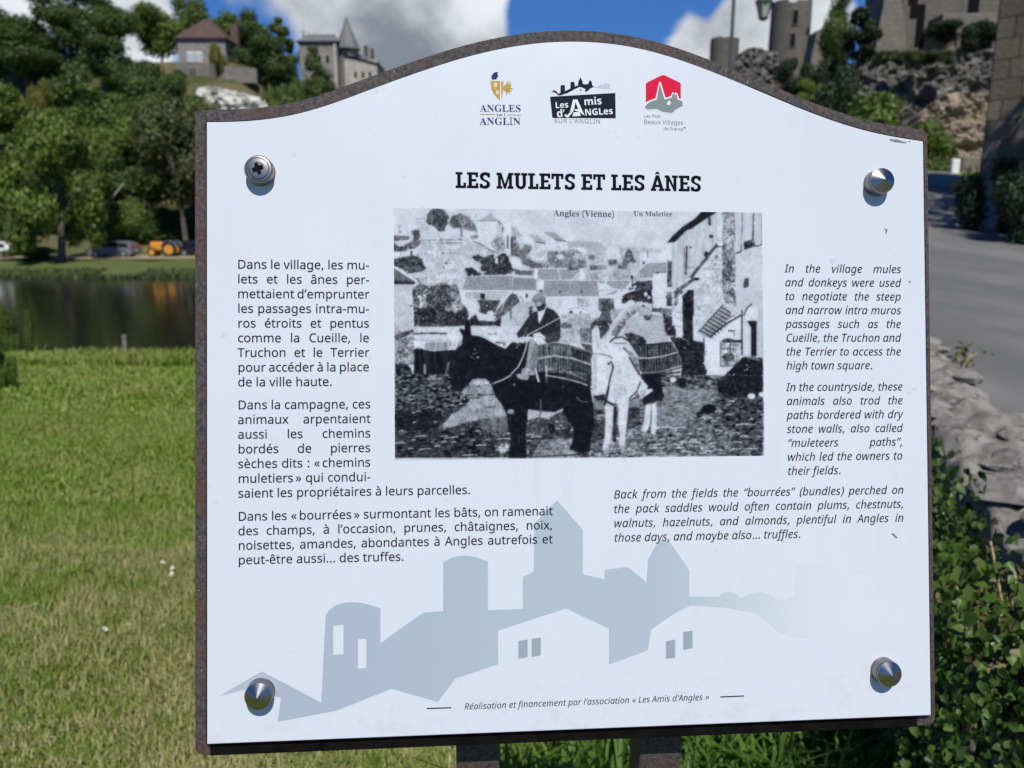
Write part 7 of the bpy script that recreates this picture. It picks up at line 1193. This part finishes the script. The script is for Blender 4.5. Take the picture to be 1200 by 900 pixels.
# title in a slab letter drawn here
SL = {'L': (68, ['0 0 64 0 64 34 48 34 48 16 31 16 31 85 43 85 43 100 0 100 0 85 10 85 10 16 0 16']), 'E': (74, ['0 0 70 0 70 32 54 32 54 16 31 16 31 43 58 43 58 58 31 58 31 84 53 84 53 70 69 70 69 100 0 100 0 85 10 85 10 16 0 16']),
 'T': (79, ['18 0 58 0 58 15 48 15 48 84 60 84 60 66 76 66 76 100 0 100 0 66 16 66 16 84 28 84 28 15 18 15']), 'U': (86, ['0 100 0 85 9 85 9 32 12 17 20 6 31 0 42 -2 54 0 65 7 71 17 74 30 74 85 83 85 83 100 44 100 44 85 53 85 53 30 51 21 46 16 41 15 35 17 31 22 30 31 30 85 39 85 39 100']),
 'M': (108, ['0 0 37 0 37 15 28 15 28 64 46 0 59 0 77 64 77 15 68 15 68 0 105 0 105 15 96 15 96 85 105 85 105 100 75 100 53 30 31 100 0 100 0 85 9 85 9 15 0 15']), 'N': (88, ['0 0 38 0 38 15 28 15 28 66 58 0 75 0 75 85 84 85 84 100 46 100 46 85 56 85 56 37 27 100 0 100 0 85 9 85 9 15 0 15']),
 'Â': (88, ['0 0 34 0 34 14 26 15 29 24 57 24 60 15 52 14 52 0 86 0 86 15 80 15 54 100 32 100 6 15 0 15', '34 39 52 39 43 72', '27 107 39 107 43 113 47 107 59 107 49 122 37 122']),
 'S': (72, ['3 29 3 3 16 2 30 -2 45 -1 58 5 66 15 67 28 63 40 52 49 36 56 27 62 25 70 28 79 36 84 45 82 50 77 52 69 67 69 67 97 55 98 42 102 27 101 13 95 5 84 4 70 9 58 21 49 37 42 44 37 46 29 43 20 35 16 26 17 21 22 19 29'])}
polys = []; tw_ = [c_ for c_ in 'LES MULETS ET LES ÂNES']; tot = sum(SL[c_][0] + 1.5 if c_ != ' ' else 33 for c_ in tw_); (x0, y0), (x1, y1) = uv(534, 220.8), uv(822.5, 223.9); k_ = (x1 - x0) / tot; x = x0
for c_ in tw_:
    if c_ == ' ': x += 33 * k_; continue
    for s in SL[c_][1]: q_ = list(map(float, s.split())); polys.append([(x + q_[i] * k_, (y0 + y1) / 2 + q_[i + 1] * k_ * .985) for i in range(0, len(q_), 2)])
    x += (SL[c_][0] + 1.5) * k_
fill('title', polys, m_ink, face, .00022)
# castle skyline printed in blue-grey
def PP(s): q_ = list(map(float, s.replace(',', ' ').split())); return [uv(q_[i], q_[i + 1]) for i in range(0, len(q_), 2)]
sil = PP('256,816 306.7,786.7 340,804 376.5,823.5 379,772 381.7,721 386,714.5 395,708.5 405,706 413,705.8 422,706.3 433,708.5 445.8,713 445.8,753.8 470,736 496.5,717.7 519.3,716.3 519.3,659.3 528,654 537,651.5 546,651 557,652.5 571.8,658 571.8,715 612.7,713.5 612.7,676 625.3,669.8 626.6,613.5 652.7,586 683,620.8 683,673 708.5,678.8 708.5,667.9 735.3,664.3 757.8,682.4 759.3,655.6 768,640 776,632 784,634 807.8,667.9 807.8,699 842.6,699 848,695 855,693 862,695 868,700.5 878,696 891,693.5 902,696 911.5,704 922,702 931.8,697 933.3,664 943,659.5 955,658.5 966,660.5 976.8,665.7 985,680 998,690 1020,700 1045,712 1060,735 1030,742 985,746 960,748.5 933,747 911.5,740 900,729 886,718.6 850,712 810,709.3 790,719 762.9,738 759.3,762 713.6,778.8 713.6,736.7 663.5,713 583.8,739 583.8,778.2 534,795 524,808 513,822.7 459,807 395,832.5 325.3,846 329.3,818 318.7,814.7 300,803 286.7,808')
holes = [PP(s) for s in ('390.5,733.5 402.5,732 402.5,766.5 390.5,767.5', '419.5,749.3 429.3,748.3 429.3,782.6 419.5,783.6')]
fill('castle_silhouette', [sil] + holes, m_sil, face, .00008)
m_slw = plain('slate_grey_ink', (.30, .36, .42))
for s in ('607.5,751 618.3,749.5 618.3,770 607.5,772', '622.9,748.5 633.7,747 633.7,768 622.9,770', '780.3,751.5 791.2,749.5 791.2,770.8 780.3,772', '800.6,740.5 811.5,739 811.5,759.6 800.6,761.5'): fill('printed_window', [PP(s)], m_slw, face, .00008)
# logos
def LG(s): q_ = list(map(float, s.split())); return [uv(540 + q_[i] / 4.2857, 70 + q_[i + 1] / 4.2857) for i in range(0, len(q_), 2)]
def lp(x, y): return (540 + x / 4.2857, 70 + y / 4.2857)
fill('crest_helmet', [LG('156 100 153 84 165 66 178 61 187 64 184 74 189 82 182 90 180 99')], m_navy, face, .00012)
fill('crest_shield', [LG('148 107 198 107 197 150 196 204 184 193 166 172 155 150'), LG('203 107 214 108 213 160 203 203'), LG('214 134 230 118 233 100 238 122 252 104 246 128 259 123 248 138 262 145 248 150 256 160 244 158 250 178 237 162 228 182 226 160 214 152')], m_gold, face, .00012)
fill('crest_emblem', [LG('164 122 172 114 182 118 186 128 180 138 170 140 163 132'), LG('176 158 184 152 192 158 190 172 182 178 176 170'), LG('166 144 176 146 172 152')], m_lgold, face, .00020)
fill('crest_lettering', line('B', 'ANGLES', lp(97, 261), lp(303, 262), 12, False, 0, 'fit') + line('B', 'ANGLIN', lp(95, 327), lp(301, 328), 12, False, 0, 'fit') + line('B', 'sur l', lp(180, 283), lp(224, 283), 5, False, 0, 'fit'), m_navy, face, .00012)
fill('crest_rule', [LG('98 272 172 273 172 277 98 276'), LG('232 275 302 276 302 280 232 279')], m_gold, face, .00012)
fill('association_banner', [LG('448 186 776 167 778 294 460 292')], m_blk, face, .00012)
fill('association_skyline', [LG('455 163 466 153 480 158 492 172 500 166 501 130 512 126 523 130 523 158 550 145 551 113 560 110 571 114 573 134 588 130 590 110 601 88 611 108 613 122 626 124 640 122 644 108 650 103 658 112 660 128 668 136 648 146 634 160 622 160 626 148 612 140 596 136 584 143 574 146 562 154 548 160 536 168 520 172 505 178 492 180 478 168 466 162'), LG('600 148 606 148 606 156 600 156')], m_blk, face, .00012)
fill('association_mist', [LG('664 138 690 134 704 122 712 132 720 120 736 118 752 128 744 138 752 146 716 146 690 141')], m_fade, face, .00012)
fill('association_lettering', line('S', 'Les', lp(474, 244), lp(542, 240), 12, False, 0, 'fit') + line('S', 'A', lp(542, 286), lp(622, 281), 22, False, 0, 'fit') + line('S', 'mis', lp(618, 229), lp(710, 224), 12, False, 0, 'fit') + line('S', 'd’', lp(482, 289), lp(524, 287), 12, False, 0, 'fit') + line('S', 'NGLes', lp(622, 281), lp(766, 273), 12, False, 0, 'fit') + [LG('526 288 545 268 560 250 566 256 552 276 540 290'), LG('526 288 520 276 528 274 534 282')], m_wink, face, .00022)
fill('association_place_name', line('R', 'SUR L\u2019ANGLIN', lp(468, 318), lp(704, 321), 7, False, 60, 'fit'), m_greytxt, face, .00012)
fill('village_roof_mark', [LG('929 213 929 122 936 114 1006 79 1016 77 1026 79 1098 114 1105 122 1105 212')], m_red2, face, .00008)
fill('village_spire_outline', [LG('921 226 940 208 978 194 990 140 997 112 1004 112 1012 140 1028 192 1054 184 1060 170 1066 162 1074 170 1080 164 1090 172 1094 194 1116 202 1119 232 1082 254 1060 272 1010 266 985 252 935 254 918 240')], m_wink, face, .00012)
fill('village_spire', [LG('922 238 944 214 984 200 993 150 1000 118 1006 145 1024 200 1058 191 1064 172 1070 168 1076 178 1084 172 1088 200 1113 208 1115 231 1080 250 1060 268 1012 262 986 248 936 250')], m_sage, face, .00017)
fill('village_house', [LG('1034 226 1040 208 1050 206 1054 216 1050 228')], m_wink, face, .00022)
fill('village_lettering', line('R', 'Les Plus', lp(918, 291), lp(1002, 291), 7, False, 0, 'fit') + line('R', 'Beaux Villages', lp(918, 322), lp(1119, 327), 9, False, 0, 'fit') + line('R', 'de France', lp(1018, 354), lp(1118, 357), 7, False, 0, 'fit') + [LG('1121 338 1125 335 1129 338 1130 343 1126 347 1121 344')], m_greytxt, face, .00012)
# chips and scratches along the edge
fill('paint_chip', [PP('1042,163 1052,163.4 1060,166.5 1063,165.8 1061,168 1050,166.8 1043,165'), PP('1065,165.3 1067,165.2 1066.5,166.8 1064.5,166.8')], plain('grey_chip', (.22, .22, .23)), face, .00012)
fill('stain', [PP('1036,267.5 1040,268.5 1039.5,272 1038,275 1037.5,270'), PP('1065,329 1067,329.5 1067,332 1065.4,331.6'), PP('1046,624 1052,630 1050,631 1044.5,626')], m_greytxt, face, .00012)
# ------------------------------------------------------------------ the printed postcard
pic = draw_postcard()
(uA, vA), (uB, vB2) = uv(461.5, 245.5), uv(895.0, 534.5); c4 = [uv(461, 246), uv(893, 247), uv(896, 534.5), uv(463, 539)]
uA = (c4[0][0] + c4[3][0]) / 2; uB = (c4[1][0] + c4[2][0]) / 2; vA = (c4[0][1] + c4[1][1]) / 2; vB2 = (c4[2][1] + c4[3][1]) / 2
NXp, NYp = 700, 470
U_, V_ = np.meshgrid(np.linspace(uA, uB, NXp), np.linspace(vA, vB2, NYp)); Pm = np.array(PM); X3 = (np.stack([U_, V_, 0 * U_], -1) @ Pm.T) / SC; zc = F - X3[..., 2]
gxp = (600 + F * X3[..., 0] / zc - PX0) * PS; gyp = (450 - F * X3[..., 1] / zc - PY0) * PS
xi = np.clip(gxp, 0, pic.shape[1] - 1.01); yi = np.clip(gyp, 0, pic.shape[0] - 1.01); x0, y0 = xi.astype(int), yi.astype(int); fx, fy = xi - x0, yi - y0
val = (pic[y0, x0] * (1 - fx) + pic[y0, x0 + 1] * fx) * (1 - fy) + (pic[y0 + 1, x0] * (1 - fx) + pic[y0 + 1, x0 + 1] * fx) * fy
idx = np.arange(NXp * NYp).reshape(NYp, NXp); q = np.stack([idx[1:, :-1], idx[1:, 1:], idx[:-1, 1:], idx[:-1, :-1]], -1).reshape(-1, 4)
m_photo = mat('postcard_print', (.5, .5, .5), .6, 0, .03)
ph = np_obj('printed_postcard', np.stack([U_, V_, 0 * U_], -1).reshape(-1, 3), q.ravel(), np.arange(len(q)) * 4, m_photo, face); ph.location = (0, 0, .00008)
ca = ph.data.color_attributes.new('print', 'FLOAT_COLOR', 'POINT'); g_ = np.clip(val.ravel(), 0, 1); lin = np.where(g_ < .04045, g_ / 12.92, ((g_ + .055) / 1.055) ** 2.4)
lin = np.clip((lin - .006) / .69, 0, 1) ; col = np.stack([.004 + .55 * lin, .005 + .583 * lin, .010 + .635 * lin, 1 + 0 * lin], -1).astype(np.float32); ca.data.foreach_set('color', col.ravel())
t, b = parts(m_photo); at_ = t.new('ShaderNodeAttribute', attribute_name='print'); t.l.new(at_.outputs['Color'], b.inputs['Base Color'])
fill('postcard_caption', line('B', 'Angles (Vienne)', (648.5, 253.3), (720, 254.3), 9, False, 0, 'fit') + line('B', 'Un Muletier', (742.5, 253.2), (788, 253.6), 7.5, False, 12, 'fit'), plain('grey_caption_ink', (.09, .10, .12)), face, .00022)
